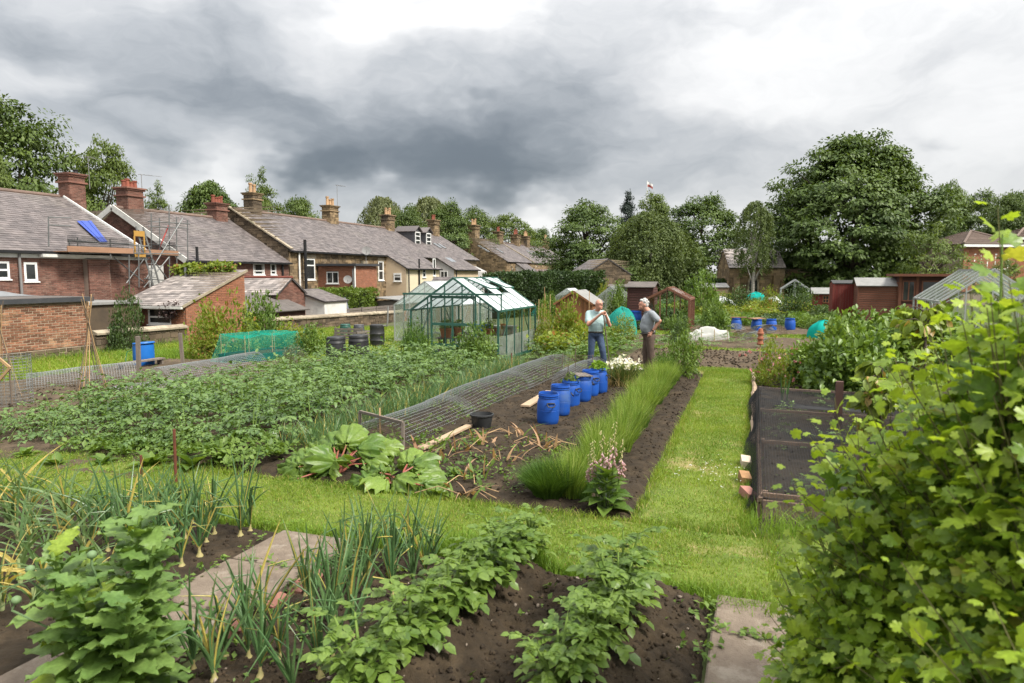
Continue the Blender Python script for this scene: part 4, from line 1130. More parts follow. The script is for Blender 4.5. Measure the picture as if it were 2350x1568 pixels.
MB().prism([LS(q0.x, yy, -1.4), LS(q0.x, yy + 3, -1.4), LS(q0.x, yy + 3, 1.2), LS(q0.x, yy + 1.5, 2.0), LS(q0.x, yy, 1.2)], (1.9, 0, 0)).build('wall', M_BRICK, sr)
v = Vector((0, 1.6, 1.0)); slope(sr, LS(q0.x - .1, yy - .1, 1.15), (1, 0, 0), 2.1, v, v.length, M_SLATE, .2, .3, 0, 142)

# fence panels, lattice, closed parasol, shed roofs in the yards
M_FENCE = pmat('grey_fence', (.17, .145, .125), (.12, .10, .088), 6, .9, .3, 40, stretch=(1, 1, 8), island=.2)
fn = thing('panel_fence', 'weathered grey timber panel fence below the round privet', 'fence', (-22.9, 38, -.9))
for k in range(5):
    y = 35.0 + k * 1.75
    MB().box(-.05, .05, y - 38 - .05, y - 38 + .05, 0, 1.22 - .03 * k).build('post', M_FENCE, fn)
    for j in range(7):
        MB().box(-.012, .012, y - 38 + .06, y - 38 + 1.69, .08 + j * .155, .08 + j * .155 + .148 - .02 * (j % 2)).build('board', M_FENCE, fn)
lat = thing('lattice_panel', 'diamond lattice panel at the end of the grey fence', 'trellis', (-22.8, 34.2, -.7))
mb = MB()
for k in range(-6, 12):
    a0, a1 = max(k * .12, 0), min(k * .12 + 1.0, 1.0)
    if a1 > a0:
        mb.beam((0, a0 - .5, a0 - k * .12), (0, a1 - .5, a1 - k * .12), .012, .02)
        mb.beam((.013, .5 - a0, a0 - k * .12), (.013, .5 - a1, a1 - k * .12), .012, .02)
mb.build('lattice', M_FENCE, lat, kind='stuff'); MB().box(-.03, .03, -.53, .53, 1.0, 1.06).build('rail', M_FENCE, lat)
q = atX(792, 706, -23.6)
um = thing('parasol', 'closed grey-blue garden parasol by the privet', 'parasol', (-23.6, q.y, -1.6))
MB().tube([(0, 0, 0), (0, 0, 2.5)], .025, 6).build('pole', M_PIPEG, um)
mb = MB(); n = 12; prof = [(.30, 1.05), (.27, 1.3), (.20, 1.8), (.10, 2.25), (.02, 2.52)]
vs = []; ff = []
for i, (r, z) in enumerate(prof):
    for k in range(n): a = 2 * math.pi * k / n; rr = r * (1.15 if k % 2 else .75); vs.append((rr * math.cos(a), rr * math.sin(a), z))
for i in range(len(prof) - 1):
    for k in range(n): ff.append((i * n + k, i * n + (k + 1) % n, (i + 1) * n + (k + 1) % n, (i + 1) * n + k))
mb.add(vs, ff).build('canopy', pmat('parasol_cloth', (.17, .18, .21), (.13, .14, .165), 4, .9), um)
gs = thing('felt_shed', 'low shed with flat grey felt roof over the brick wall', 'shed', (-22.8, 43, -1.4))
MB().box(-1.5, 1.0, -2.2, 2.0, 0, 1.9).build('wall', M_FENCE, gs); MB().prism([(-1.7, -2.4, 2.1), (1.2, -2.4, 1.9), (1.2, 2.2, 1.9), (-1.7, 2.2, 2.1)], (0, 0, .06)).build('roof', M_FELTG, gs)

# ---- scaffold
M_TUBE = pmat('scaffold_tube', (.20, .205, .20), (.14, .142, .14), 6, .5, metal=.6)
M_BOARD = pmat('scaffold_board', (.30, .17, .105), (.22, .125, .08), 3, .85, .3, 30, stretch=(1, .2, 1))
sc_ = thing('scaffold', 'tube scaffold with toe boards and yellow ladder gate against the brick houses', 'scaffold', (-26, 24, -1.6))
LC = lambda p: Vector(p) - sc_.location
XS = -26.3
def pole(u0, v0, u1, v1, X=XS, name='pole', r=.028, X1=None):
    a = atX(u0, v0, X); b = atX(u1, v1, X if X1 is None else X1)
    MB().tube([LC(a), LC(b)], r, 6).build(name, M_TUBE, sc_, True)
for u, a, b in ((111, 500, 566), (159, 553, 580), (253, 548, 592), (178, 545, 578), (296, 585, 672), (318, 560, 660)): pole(u, a, u + (b - a) * .012, b)
for u, a, b in ((347, 490, 665), (388, 470, 650), (405, 498, 640), (366, 500, 590), (430, 505, 600)): pole(u, a, u + 1, b, -27.0)
for u0, v0, u1, v1 in ((111, 499, 163, 500), (111, 517, 163, 519), (155, 555, 305, 560), (155, 572, 305, 577), (160, 580, 420, 583), (155, 551, 345, 566)): pole(u0, v0, u1, v1, XS, 'ledger')
for u0, v0, u1, v1 in ((340, 508, 435, 514), (340, 560, 420, 566), (340, 520, 430, 524), (318, 584, 410, 588), (330, 640, 400, 645)): pole(u0, v0, u1, v1, -27.0, 'ledger')
for u0, v0, u1, v1 in ((335, 640, 420, 500), (262, 592, 330, 648), (290, 650, 330, 595), (345, 588, 395, 655), (330, 660, 388, 590)): pole(u0, v0, u1, v1, -26.9, 'brace')
a, b = atX(360, 585, -27.2), atX(387, 518, -27.2); MB().tube([LC(a), LC(b)], .03, 6).build('brace', pmat('red_tube', (.35, .05, .04), None, 5, .6), sc_)
for (u0, v0, u1, v1, X) in ((152, 576, 303, 581, XS), (322, 582, 407, 586, -27.0)):
    a, b = LC(atX(u0, v0 - 2, X)), LC(atX(u1, v1 - 2, X))
    MB().beam(a + Vector((.06, 0, .05)), b + Vector((.06, 0, .05)), .04, .23).build('toe_board', M_BOARD, sc_)
    for k in range(4): MB().beam(a + Vector((-.1 - .23 * k, 0, -.05)), b + Vector((-.1 - .23 * k, 0, -.05)), .215, .04).build('board', M_BOARD, sc_)
mb = MB()      # wire brick guards
for (u0, v0, u1, v1, X) in ((157, 572, 298, 577, XS + .03), (345, 580, 405, 584, -26.97)):
    a, b = atX(u0, v0, X), atX(u1, v1, X); Lg = b.y - a.y
    for k in range(int(Lg / .05)): mb.tube([LC((X, a.y + k * .05, a.z - .05)), LC((X, a.y + k * .05, a.z + .55))], .008, 3, False)
    for k in range(8): mb.tube([LC((X, a.y, a.z + .08 * k)), LC((X, b.y, a.z + .08 * k))], .008, 3, False)
mb.build('wire_guard', pmat('dark_wire', (.05, .05, .05), None, 5, .6), sc_, kind='stuff')
for u, w in ((326, 0), ):
    a, b = atX(355, 668, -26.4), atX(312, 520, -26.6); ld = thing('ladder', 'aluminium ladder leaning against the scaffold', 'ladder', a)
    d = b - a; ww = Vector((0, .38, 0))
    for s_ in (0, 1): MB().beam(ww * s_, d + ww * s_, .035, .07).build('rail', M_TUBE, ld)
    for k in range(1, 14): MB().tube([d * k / 14, d * k / 14 + ww], .016, 6).build('rung', M_TUBE, ld)
ya, yb = atX(309, 590, -26.5), atX(331, 531, -26.5)
M_YEL = pmat('yellow_steel', (.40, .22, .05), (.32, .18, .045), 4, .6)
mb = MB(); w = yb.y - ya.y; h = yb.z - ya.z; p = LC(ya)
for z0, z1 in ((0, .12), (h - .25, h)): mb.box(p.x - .02, p.x + .02, p.y, p.y + w, p.z + z0, p.z + z1)
for y0_ in (0, w - .07): mb.box(p.x - .019, p.x + .019, p.y + y0_, p.y + y0_ + .07, p.z, p.z + h)
mb.build('ladder_gate', M_YEL, sc_)
# blue sheet and roof window on house 1
k1 = (RZ - EZ) / (32.5 - 27.05); s1 = Vector((XR + 27.05, 0, RZ - EZ)).normalized(); n1 = Vector((0, 1, 0)).cross(s1)
bs = thing('blue_sheet', 'bright blue plastic sheet laid over an open roof light', 'sheet', (0, 0, 0))
bl = []
for (u, v) in ((176, 508), (209, 508), (246, 556), (229, 556)):
    d = ray(u, v); o0 = Vector((-27.05, 0, EZ + .12)); t = (o0 - Vector((0, 0, CAMZ))).dot(n1) / d.dot(n1); bl.append(Vector((0, 0, CAMZ)) + d * t)
bs.location = bl[3]
M_BLUES = pmat('blue_sheet', (.035, .075, .36), (.025, .055, .28), 6, .4, .2, 25, stretch=(1, 8, 1))
for k in range(4):
    f0, f1 = k / 4 + .01, (k + 1) / 4 - .01
    pa, pb = bl[0].lerp(bl[1], f0), bl[0].lerp(bl[1], f1); pc, pd = bl[3].lerp(bl[2], f1), bl[3].lerp(bl[2], f0)
    MB().prism([local(x, bs) for x in (pa, pb, pc, pd)], n1 * (.02 + .012 * (k % 2))).build('strip', M_BLUES, bs)

# ------------------------------------------------------------------ trees
M_BARK = pmat('bark', (.085, .065, .048), (.05, .04, .03), 6, .95, .6, 30, stretch=(1, 1, .3))
M_BIRCH = pmat('birch_bark', (.42, .39, .34), (.22, .20, .18), 5, .9, .4, 30, stretch=(1, 1, 3))
M_T1 = lmat('tree_leaf_mid', (.045, .078, .016), (.120, .170, .032), .3, .55, .35)
M_T2 = lmat('tree_leaf_dark', (.044, .080, .016), (.115, .168, .033), .25, .55, .35)
M_T3 = lmat('tree_leaf_bright', (.060, .100, .018), (.150, .200, .040), .35, .55, .35)
M_T4 = lmat('willow_leaf', (.105, .128, .052), (.190, .210, .090), .35, .6, .5)
M_T5 = lmat('birch_leaf', (.058, .088, .024), (.130, .172, .048), .35, .6, .5)
M_T6 = lmat('cedar_needle', (.018, .032, .024), (.045, .065, .052), .15, .6, .5)

def crown_mesh(name, mat, seed, rx=5.0, h=10.0, nclump=280, per=96, leaf=.27, clr=1.25, prof='round', hollow=.5, rag=.25):
    r = np.random.default_rng(seed)
    t = r.random(nclump) ** .85; az = r.uniform(0, 2 * np.pi, nclump)
    if prof == 'round': R = np.sin(np.pi * (t * .93 + .05) ** .85) ** .55
    elif prof == 'dome': R = np.sqrt(np.clip(1 - t ** 2, 0, 1))
    elif prof == 'tall': R = np.sin(np.pi * (t * .95 + .04) ** 1.1) ** .8
    elif prof == 'cone': R = (1 - t) ** .8 + .05
    lob = vnoise(np.cos(az) * 2.2 + 9, np.sin(az) * 2.2 + t * 3.5, seed)
    rad = R * (hollow + (1 - hollow) * np.sqrt(r.random(nclump))) * (1 - rag + 2 * rag * lob)
    C = np.stack([rad * np.cos(az) * rx, rad * np.sin(az) * rx, t * h * (1 - rag * .4 + rag * .8 * vnoise(np.cos(az) * 3, np.sin(az) * 3 + 4, seed + 3))], 1)
    cs = r.uniform(.55, 1.15, nclump) * clr
    k = np.repeat(np.arange(nclump), per); n = len(k)
    off = rdir(n, r) * (r.random(n) ** .4)[:, None]
    off[:, 2] = np.abs(off[:, 2]) * .75 - .22
    P = C[k] + off * cs[k][:, None] * np.array([1, 1, .8])
    out = P - np.array([0, 0, h * .4]); out /= np.linalg.norm(out, axis=1, keepdims=True) + 1e-6
    D = off + .5 * rdir(n, r) + np.array([0, 0, -.35]); Nn = out * .6 + np.array([0, 0, .7]) + .38 * rdir(n, r)
    V, F = scatter(T_DIA, P, D, Nn, leaf * r.uniform(.65, 1.35, n))
    return np_mesh(name, V, F, mat), C

def weep_mesh(name, mat, seed, rx=4.0, h=11.0, nstr=700, per=34, leaf=.16, Lmax=2.2):
    r = np.random.default_rng(seed)
    t = r.random(nstr) ** .8; az = r.uniform(0, 2 * np.pi, nstr)
    R = np.sin(np.pi * (t * .9 + .08) ** .9) ** .6
    lob = vnoise(np.cos(az) * 2.5 + 5, np.sin(az) * 2.5 + t * 5, seed)
    rad = R * (.35 + .65 * np.sqrt(r.random(nstr))) * (.7 + .6 * lob)
    C = np.stack([rad * np.cos(az) * rx, rad * np.sin(az) * rx, t * h], 1)
    Ls = Lmax * r.uniform(.4, 1, nstr)
    k = np.repeat(np.arange(nstr), per); n = len(k); s = r.random(n)
    hor = np.stack([np.cos(az), np.sin(az), 0 * az], 1)
    P = C[k] + hor[k] * (s * .7)[:, None] * Ls[k][:, None] * .45 + np.array([0, 0, -1]) * (s ** 1.5 * Ls[k])[:, None] + r.normal(size=(n, 3)) * .09
    D = np.array([0, 0, -1.0]) + rdir(n, r) * .7; Nn = hor[k] + .8 * rdir(n, r) + np.array([0, 0, .4])
    V, F = scatter(T_DIA, P, D, Nn, leaf * r.uniform(.6, 1.3, n))
    return np_mesh(name, V, F, mat), C[:: max(1, nstr // 60)]

def trunk_mesh(name, mat, h0, C, r0, seed, nl=16):
    r = random.Random(seed); mb = MB(); top = Vector((0, 0, h0 + max(c[2] for c in C) * .75))
    pts = [Vector((r.uniform(-.1, .1) * i, r.uniform(-.1, .1) * i, top.z * i / 6)) for i in range(7)]
    mb.tube(pts, [r0 * (1 - .14 * i) for i in range(7)], 8)
    for j in range(nl):
        c = Vector(C[r.randrange(len(C))]) + Vector((0, 0, h0)); i = min(5, max(1, int(c.z / top.z * 4)))
        a = pts[i]; m = a.lerp(c, .5) + Vector((0, 0, -.04 * (c - a).length + .3)); mb.tube([a, m, c], [r0 * .38, r0 * .22, r0 * .06], 5, False)
    return mb.mesh(name, mat, True)

PROTO = {}
def proto(key, fn, bark, h0, r0, seed, **kw):
    me, C = fn('crown_' + key, seed=seed, **kw)
    PROTO[key] = (me, trunk_mesh('trunk_' + key, bark, h0, C, r0, seed), h0, kw.get('rx', 5.0), kw.get('h', 10.0))
proto('mid', crown_mesh, M_BARK, 1.2, .35, 201, mat=M_T1)
proto('mid2', crown_mesh, M_BARK, 1.2, .35, 202, mat=M_T1, prof='tall', nclump=300, rag=.32)
proto('dark', crown_mesh, M_BARK, .6, .4, 203, mat=M_T2, prof='tall', rag=.3)
proto('dark2', crown_mesh, M_BARK, .6, .4, 204, mat=M_T2, rag=.28)
proto('bright', crown_mesh, M_BARK, 1.0, .35, 205, mat=M_T3, rag=.3)
proto('airy', crown_mesh, M_BARK, 1.5, .25, 206, mat=M_T3, prof='tall', nclump=210, per=90, rag=.42, hollow=.3, leaf=.26, clr=1.1)
proto('dome', crown_mesh, M_BARK, .5, .4, 207, mat=M_T2, prof='dome', nclump=320, per=100, rag=.12, hollow=.72, clr=1.1)
proto('willow', weep_mesh, M_BARK, 1.0, .35, 208, mat=M_T4, rx=5.0, h=11.0, nstr=1100, per=27, leaf=.27)
proto('birch', weep_mesh, M_BIRCH, 1.2, .22, 209, mat=M_T5, rx=4.0, h=11.0, nstr=1150, per=30, leaf=.23)
proto('slimbirch', weep_mesh, M_BIRCH, 5.2, .24, 210, mat=M_T5, rx=2.4, h=8.0, nstr=430, per=30, leaf=.19, Lmax=1.3)
proto('cedar', crown_mesh, M_BARK, 1.0, .3, 211, mat=M_T6, prof='cone', nclump=150, per=110, rag=.4, leaf=.26, clr=1.1)
proto('syc', crown_mesh, M_BARK, .4, .55, 212, mat=M_T2, rx=9.0, h=15.5, nclump=760, per=92, leaf=.38, clr=1.6, prof='round', hollow=.5, rag=.3)
proto('apple', crown_mesh, M_BARK, .8, .16, 213, mat=M_T3, rx=2.6, h=3.2, nclump=110, per=60, leaf=.12, clr=.5, rag=.5, hollow=.2)
proto('shrub', crown_mesh, M_BARK, .1, .1, 214, mat=M_T2, rx=2.5, h=4.0, nclump=120, per=80, leaf=.17, clr=.8, prof='dome')

def tree(key, u, vtop, D, wpx, label, name='broadleaf_tree', rot=None, group=None, base=None, cat='tree', yfrac=1.0):
    me, tk, h0, rx, h = PROTO[key]
    c = atD(u, HZ, D); zt = atD(u, vtop, D).z
    zb = -1.2 if base is None else base
    t = thing(name, label, cat, (c.x, c.y, zb), 0 if rot is None else rot, group)
    H = zt - zb; sz = H / (h0 + h) * .97; sx = wpx / 2 * D / FPX / rx
    t.scale = (sx, sx * yfrac, sz)
    inst('trunk', tk, t); inst('crown', me, t, loc=(0, 0, h0))
    return t
tree('mid', 62, 252, 47, 300, 'tall leafy tree rising behind the first brick chimney', rot=.4)
tree('bright', 5, 372, 43, 110, 'bright rounded tree at the left edge above the slate roof', rot=1.2)
tree('bright', 250, 342, 47, 165, 'light green tree between the two brick chimneys', rot=2.1)
tree('airy', 372, 440, 52, 110, 'small loose tree just right of the roof aerial', rot=.3)
tree('dome', 487, 418, 54, 185, 'dense dark domed tree behind the row of red pots', rot=0)
tree('airy', 612, 410, 62, 110, 'thin airy tree behind the tall stone chimney', rot=1.1)
tree('mid2', 690, 452, 64, 130, 'fresh green tree beside the roof aerial of the stone terrace', rot=2.4)
tree('willow', 882, 443, 98, 150, 'pale silvery willow behind the terrace chimneys', rot=.2, name='willow_tree')
tree('willow', 985, 444, 104, 170, 'tall pale willow topping the trees behind the dormers', rot=1.7, name='willow_tree')
tree('mid', 935, 478, 86, 120, 'green tree in front of the two pale willows', rot=3.0)
tree('dark2', 1025, 480, 84, 130, 'dark green tree behind the dormer windows', rot=.9)
tree('mid', 1092, 482, 92, 120, 'mid green tree behind the chimney of the far gable', rot=4.0)
tree('bright', 1170, 500, 108, 130, 'light green tree above the far terrace roof', rot=5.0)
tree('dark2', 1242, 535, 122, 90, 'small dark tree at the end of the far terrace', rot=2.0)
tree('dark', 1345, 466, 80, 195, 'tall dark twin-topped tree right of the far terrace', rot=.5)
tree('cedar', 1437, 452, 96, 105, 'blue-green cedar peeping above the birch', name='cedar_tree', rot=.5)
tree('bright', 1500, 455, 88, 120, 'bright tree crown just below the flag', rot=.5)
tree('birch', 1485, 478, 70, 200, 'broad weeping birch with white trunk above the stone barn', name='birch_tree', rot=1.0)
tree('dark2', 1612, 466, 84, 195, 'large dark tree between the two birches', rot=1.4)
tree('dark', 1560, 520, 84, 110, 'shadowy tree behind the weeping birch', rot=2.4)
tree('slimbirch', 1728, 453, 58, 92, 'slender birch with bare leaning white trunk by the church', name='birch_tree', rot=.8)
tree('syc', 1955, 330, 62, 375, 'huge dark spreading sycamore dominating the skyline', name='sycamore_tree', rot=.6)
tree('dark', 1830, 470, 74, 100, 'dark tree at the flank of the huge sycamore', rot=3.3)
tree('bright', 2170, 430, 78, 110, 'bright tree just right of the huge sycamore', rot=4.1)
tree('mid', 2235, 448, 72, 150, 'rounded tree behind the hipped tiled roof', rot=.7)
tree('mid2', 2310, 440, 66, 130, 'tall tree at the right edge of the skyline', rot=1.9)
tree('dark', 2345, 450, 80, 130, 'dark tree cut by the right edge', rot=1.2)
tree('apple', 2130, 528, 36, 190, 'open-branched apple tree above the summerhouse', name='apple_tree', rot=.3, base=0)
tree('apple', 2300, 592, 30, 110, 'apple tree in front of the hipped brick house', name='apple_tree', rot=2.0, base=0)
for i, (u, v, D, w, lab) in enumerate(((1330, 560, 78, 140, 'dark bush under the twin-topped tree'), (1500, 590, 72, 180, 'dark undergrowth at the foot of the weeping birch'), (1590, 590, 70, 90, 'low dark bush left of the church wall'),
        (1800, 610, 74, 60, 'dark bush right of the church gable'), (1880, 560, 64, 200, 'dense dark bush below the huge sycamore'), (2010, 575, 66, 220, 'broad shaded bush under the sycamore crown'), (2120, 570, 72, 180, 'dark bush behind the brown shed'), (1440, 615, 66, 90, 'dark bush beside the stone barn'),
        (2235, 575, 74, 160, 'dark bush below the hipped roof'))):
    tree('shrub', u, v, D, w, lab, name='bush', rot=i * 1.3, cat='bush')

# ---- barn, church, flag, right-hand houses, hedge
def simple_house(name, label, cat, p, rz, wx, wy, eave, rise, mwall, mort, mroof, stone=True, seed=0):
    """gable ends face local -y; ridge along local y"""
    t = thing(name, label, cat, p, rz)
    MB().prism([(-wx / 2, .05, -1.5), (wx / 2 - .05, .05, -1.5), (wx / 2 - .05, .05, eave), (0, .05, eave + rise), (-wx / 2, .05, eave)], (0, wy, 0)).build('wall', mort, t)
    kw = dict(bw=.42, bh=.2, gap=.02, irr=1) if stone else dict(bw=.225, bh=.075)
    masonry(t, (-wx / 2, 0, 0), (1, 0, 0), wx, [(0, eave), (wx / 2, eave + rise), (wx, eave)], mwall, mort, depth=.06, back=False, seed=seed, **kw)
    masonry(t, (wx / 2 - .05, 0, 0), (0, 1, 0), wy, [(0, eave), (wy, eave)], mwall, mort, depth=.06, back=False, seed=seed + 1, **kw)
    v = Vector((-wx / 2 - .15, 0, rise * (1 + .3 / wx)))
    slope(t, (wx / 2 + .15, -.1, eave - .03), (0, 1, 0), wy + .2, v, v.length, mroof, .3, .4, 0, seed + 2)
    v = Vector((wx / 2 + .15, 0, rise * (1 + .3 / wx)))
    slope(t, (-wx / 2 - .15, wy + .1, eave - .03), (0, -1, 0), wy + .2, v, v.length, mroof, .3, .4, 0, seed + 3)
    return t
p = atD(1395, 640, 62)
bn = simple_house('stone_barn', 'small rough stone barn with slate roof at the end of the hedge', 'barn', (p.x, p.y, -.4), .55, 4.3, 5.2, 2.7, 1.35, M_STONEDK, M_STMORT, M_SLATE, True, 301)
p = atD(1660, 640, 62)
ch = simple_house('stone_church', 'stone church with lancet window half hidden between the birches', 'church', (p.x, p.y, -.6), -1.32, 5.0, 4.6, 3.5, 1.6, M_STONE, M_STMORT, M_SLATELT, True, 311)
def lancet(parent, f, a, z, w, h):
    """pointed window; f(a, z, out) gives the wall point"""
    pts = [(a - w / 2, z), (a + w / 2, z), (a + w / 2, z + h * .6), (a + w * .3, z + h * .85), (a, z + h), (a - w * .3, z + h * .85), (a - w / 2, z + h * .6)]
    o = MB().prism([f(x, y, .03) for x, y in pts], f(0, 0, .03) - f(0, 0, .08)).build('window', M_PANE, parent); fr = MB()
    for q, r in zip(pts, pts[1:] + pts[:1]): fr.beam(f(*q, .06), f(*r, .06), .14, .12)
    fr.beam(f(a, z, .07), f(a, z + h, .07), .08, .08); fr.build('window_frame', M_COPE, o)
lancet(ch, lambda a, z, o: Vector((2.5 + o, a, z)), 2.0, .9, .8, 2.2)
for y_ in (.3, 3.6): MB().prism([(2.45, y_, 0), (2.45, y_ + .5, 0), (2.45, y_ + .5, 2.8), (2.45, y_, 2.8)], (.45, 0, 0)).build('buttress', M_STONE, ch)
pc = thing('church_porch', 'low stone church porch with arched door right of the birch trunk', 'porch', (p.x + 6.0, p.y + 2.2, -.6), .25)
masonry(pc, (-2.0, 0, 0), (1, 0, 0), 4, [(0, 2.2), (2.0, 3.4), (4, 2.2)], M_STONE, M_STMORT, (), .42, .2, .02, .06, 1, seed=321, thick=3.0); lancet(pc, lambda a, z, o: Vector((a, -.06 - o, z)), 0, 0, 1.3, 2.2)
fl = thing('flagpole', 'white flagpole with small red and white flag above the trees', 'flagpole', atD(1481, HZ, 90) - Vector((0, 0, 3)))
zt = atD(1481, 415, 90).z - fl.location.z
MB().tube([(0, 0, 0), (0, 0, zt)], [.09, .05], 6).build('pole', M_WHITE, fl)
for k, (c, z0, z1) in enumerate((((.30, .08, .07), .3, .62), ((.7, .68, .66), .0, .3))):
    cloth('flag', lambda a, b: (a * .75 * CA, a * .75 * SA + .08 * math.sin(a * 6), zt - .15 - z1 + b * (z1 - z0) - .35 * a * a), 8, 3, pmat('flag%d' % k, c, None, 4, .8), fl)

M_TILE = pmat('concrete_tile', (.18, .135, .11), (.14, .105, .088), 2, .85, island=.15)
def hip_house(name, label, u, vr, D, wpx, hz, rz, seed):
    p = atD(u, HZ, D); w = wpx * D / FPX
    t = thing(name, label, 'house', (p.x, p.y, -1), rz); e = hz + 1; rise = w * .24
    MB().box(-w / 2 + .05, w / 2 - .05, .05, w, 0, e).build('wall', M_MORTARD, t)
    masonry(t, (-w / 2, 0, 2), (1, 0, 0), w, [(0, e - 2), (w, e - 2)], M_BRICK2, M_MORTARD, back=False, depth=.05, seed=seed, bw=.3, bh=.12)
    masonry(t, (w / 2 - .05, 0, 2), (0, 1, 0), w, [(0, e - 2), (w, e - 2)], M_BRICK2, M_MORTARD, back=False, depth=.05, seed=seed + 1, bw=.3, bh=.12)
    o = .35; a, b, c, d = (-w / 2 - o, -o, e), (w / 2 + o, -o, e), (w / 2 + o, w + o, e), (-w / 2 - o, w + o, e); r0, r1 = (0, w * .42, e + rise), (0, w * .58, e + rise)
    MB().add([a, b, c, d, r0, r1], [(0, 1, 4), (1, 2, 5, 4), (2, 3, 5), (3, 0, 4, 5), (3, 2, 1, 0)]).build('roof', M_ROOFB, t)
    for (A0, B0, T0, T1) in ((a, b, r0, r0), (b, c, r0, r1), (d, a, r1, r0)):
        A0, B0, T0, T1 = map(Vector, (A0, B0, T0, T1)); mb = MB(); n = 16; nn = (B0 - A0).cross(T0 - A0).normalized()
        for k in range(n):
            f0, f1 = k / n, (k + 1.0) / n
            pts = [A0.lerp(T0, f0), B0.lerp(T1, f0), B0.lerp(T1, f1), A0.lerp(T0, f1)]
            mb.add([pts[0] + nn * .05, pts[1] + nn * .05, pts[2] + nn * .015, pts[3] + nn * .015, pts[0] + nn * .005, pts[1] + nn * .005], [(0, 1, 2, 3), (4, 5, 1, 0)])
        mb.build('tile_course', M_TILE, t, kind='stuff')
    for s_ in ((a, r0), (b, r0)): MB().tube([Vector(s_[0]) + Vector((0, 0, .06)), Vector(s_[1]) + Vector((0, 0, .06))], .09, 6).build('hip_tile', M_TILE, t)
    MB().box(-w / 2 - o - .02, w / 2 + o + .02, -o - .06, -o - .01, e - .2, e - .02).build('fascia', M_WHITE, t)
    window(t, (-w * .3, -.02, e - 1.9), (1, 0, 0), 1.2, 1.2, (.5,), (), fw=.09); window(t, (w * .1, -.02, e - 1.9), (1, 0, 0), 1.2, 1.2, (.5,), (), fw=.09)
    return t
hip_house('brick_house', 'modern red brick house with hipped brown tiled roof behind apple trees', 2268, 524, 52, 135, 4.55, .5, 331)
hip_house('brick_house', 'second brick house with red tiled roof at the right edge', 2372, 505, 58, 90, 5.4, .4, 333)

def hedge(name, label, p0, p1, depth, h, mat, n, leaf, seed):
    r = np.random.default_rng(seed); p0, p1 = Vector(p0), Vector(p1); L = (p1 - p0).length; d = (p1 - p0) / L; q = Vector((-d.y, d.x, 0))
    t = thing(name, label, 'hedge', p0)
    a = r.random(n) * L; f = r.random(n)
    top = f < .4
    b = np.where(top, r.random(n) * depth, np.where(r.random(n) < .75, 0, depth)); z = np.where(top, h, r.random(n) * h)
    bump = fbm(a * 1.1, z * 1.4 + b, 3, seed) - .5
    off = bump * .5
    P = np.outer(a, d) + np.outer(b + np.where(top, 0, off), q); P[:, 2] += z + np.where(top, off * .8, 0)
    P += r.normal(size=(n, 3)) * .06
    out = np.where(top[:, None], np.array([[0, 0, 1.0]]), np.where((b < depth / 2)[:, None], -np.array([q]), np.array([q])))
    V, F = scatter(T_DIA, P, out * .6 + np.array([0, 0, .5]) + rdir(n, r) * .8, out + rdir(n, r) * .6, leaf * r.uniform(.6, 1.4, n))
    inst('foliage', np_mesh('foliage', V, F, mat), t)['kind'] = 'stuff'
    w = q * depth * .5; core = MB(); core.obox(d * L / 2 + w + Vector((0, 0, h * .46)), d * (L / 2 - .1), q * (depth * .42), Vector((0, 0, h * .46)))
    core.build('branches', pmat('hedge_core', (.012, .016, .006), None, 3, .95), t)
    return t
M_HEDGE = lmat('conifer_hedge', (.016, .034, .010), (.055, .095, .020), .2, .55, .6)
a, b = atD(1145, 672, 44), atD(1388, 672, 52)
hedge('conifer_hedge', 'long clipped dark green hedge in front of the far terrace', (a.x, a.y, -.9), (b.x, b.y, -.7), 1.6, atD(1260, 633, 48).z + .85, M_HEDGE, 26000, .16, 341)
M_PRIV = lmat('privet_leaf', (.06, .10, .015), (.16, .23, .03), .35, .5, .8)
a, b = atX(752, 706, -24.2), atX(868, 700, -24.2)
hedge('privet_hedge', 'rounded bright privet hedge in front of the brick extension', (-24.2, a.y, -1.0), (-24.2, b.y, -1.0), 1.3, 2.2, M_PRIV, 9000, .13, 342)
hedge('low_hedge', 'low clipped hedge at the far end of the allotments before the church', atD(1600, 668, 60) - Vector((0, 0, .2)), atD(1900, 668, 62) - Vector((0, 0, .2)), 1.2, 1.1, M_HEDGE, 9000, .16, 343)

# ------------------------------------------------------------------ glasshouses and sheds
M_GFRAME = pmat('green_frame', (.026, .098, .072), (.020, .078, .058), 5, .45, spec=.5)
M_ALU = pmat('aluminium_frame', (.46, .47, .47), (.36, .37, .37), 5, .4, metal=.5)
M_GLASS = glass('clear_pane', (.975, .99, .985), .12)
M_GROOF = glass('painted_sky_roof_pane', (.97, .98, .98), .2, .75, (.84, .87, .88))  # white haze: shading paint plus sky reflection put into the colour
M_GDIRTY = glass('dusty_pane', (.95, .97, .96), .15, .16, (.55, .58, .52))

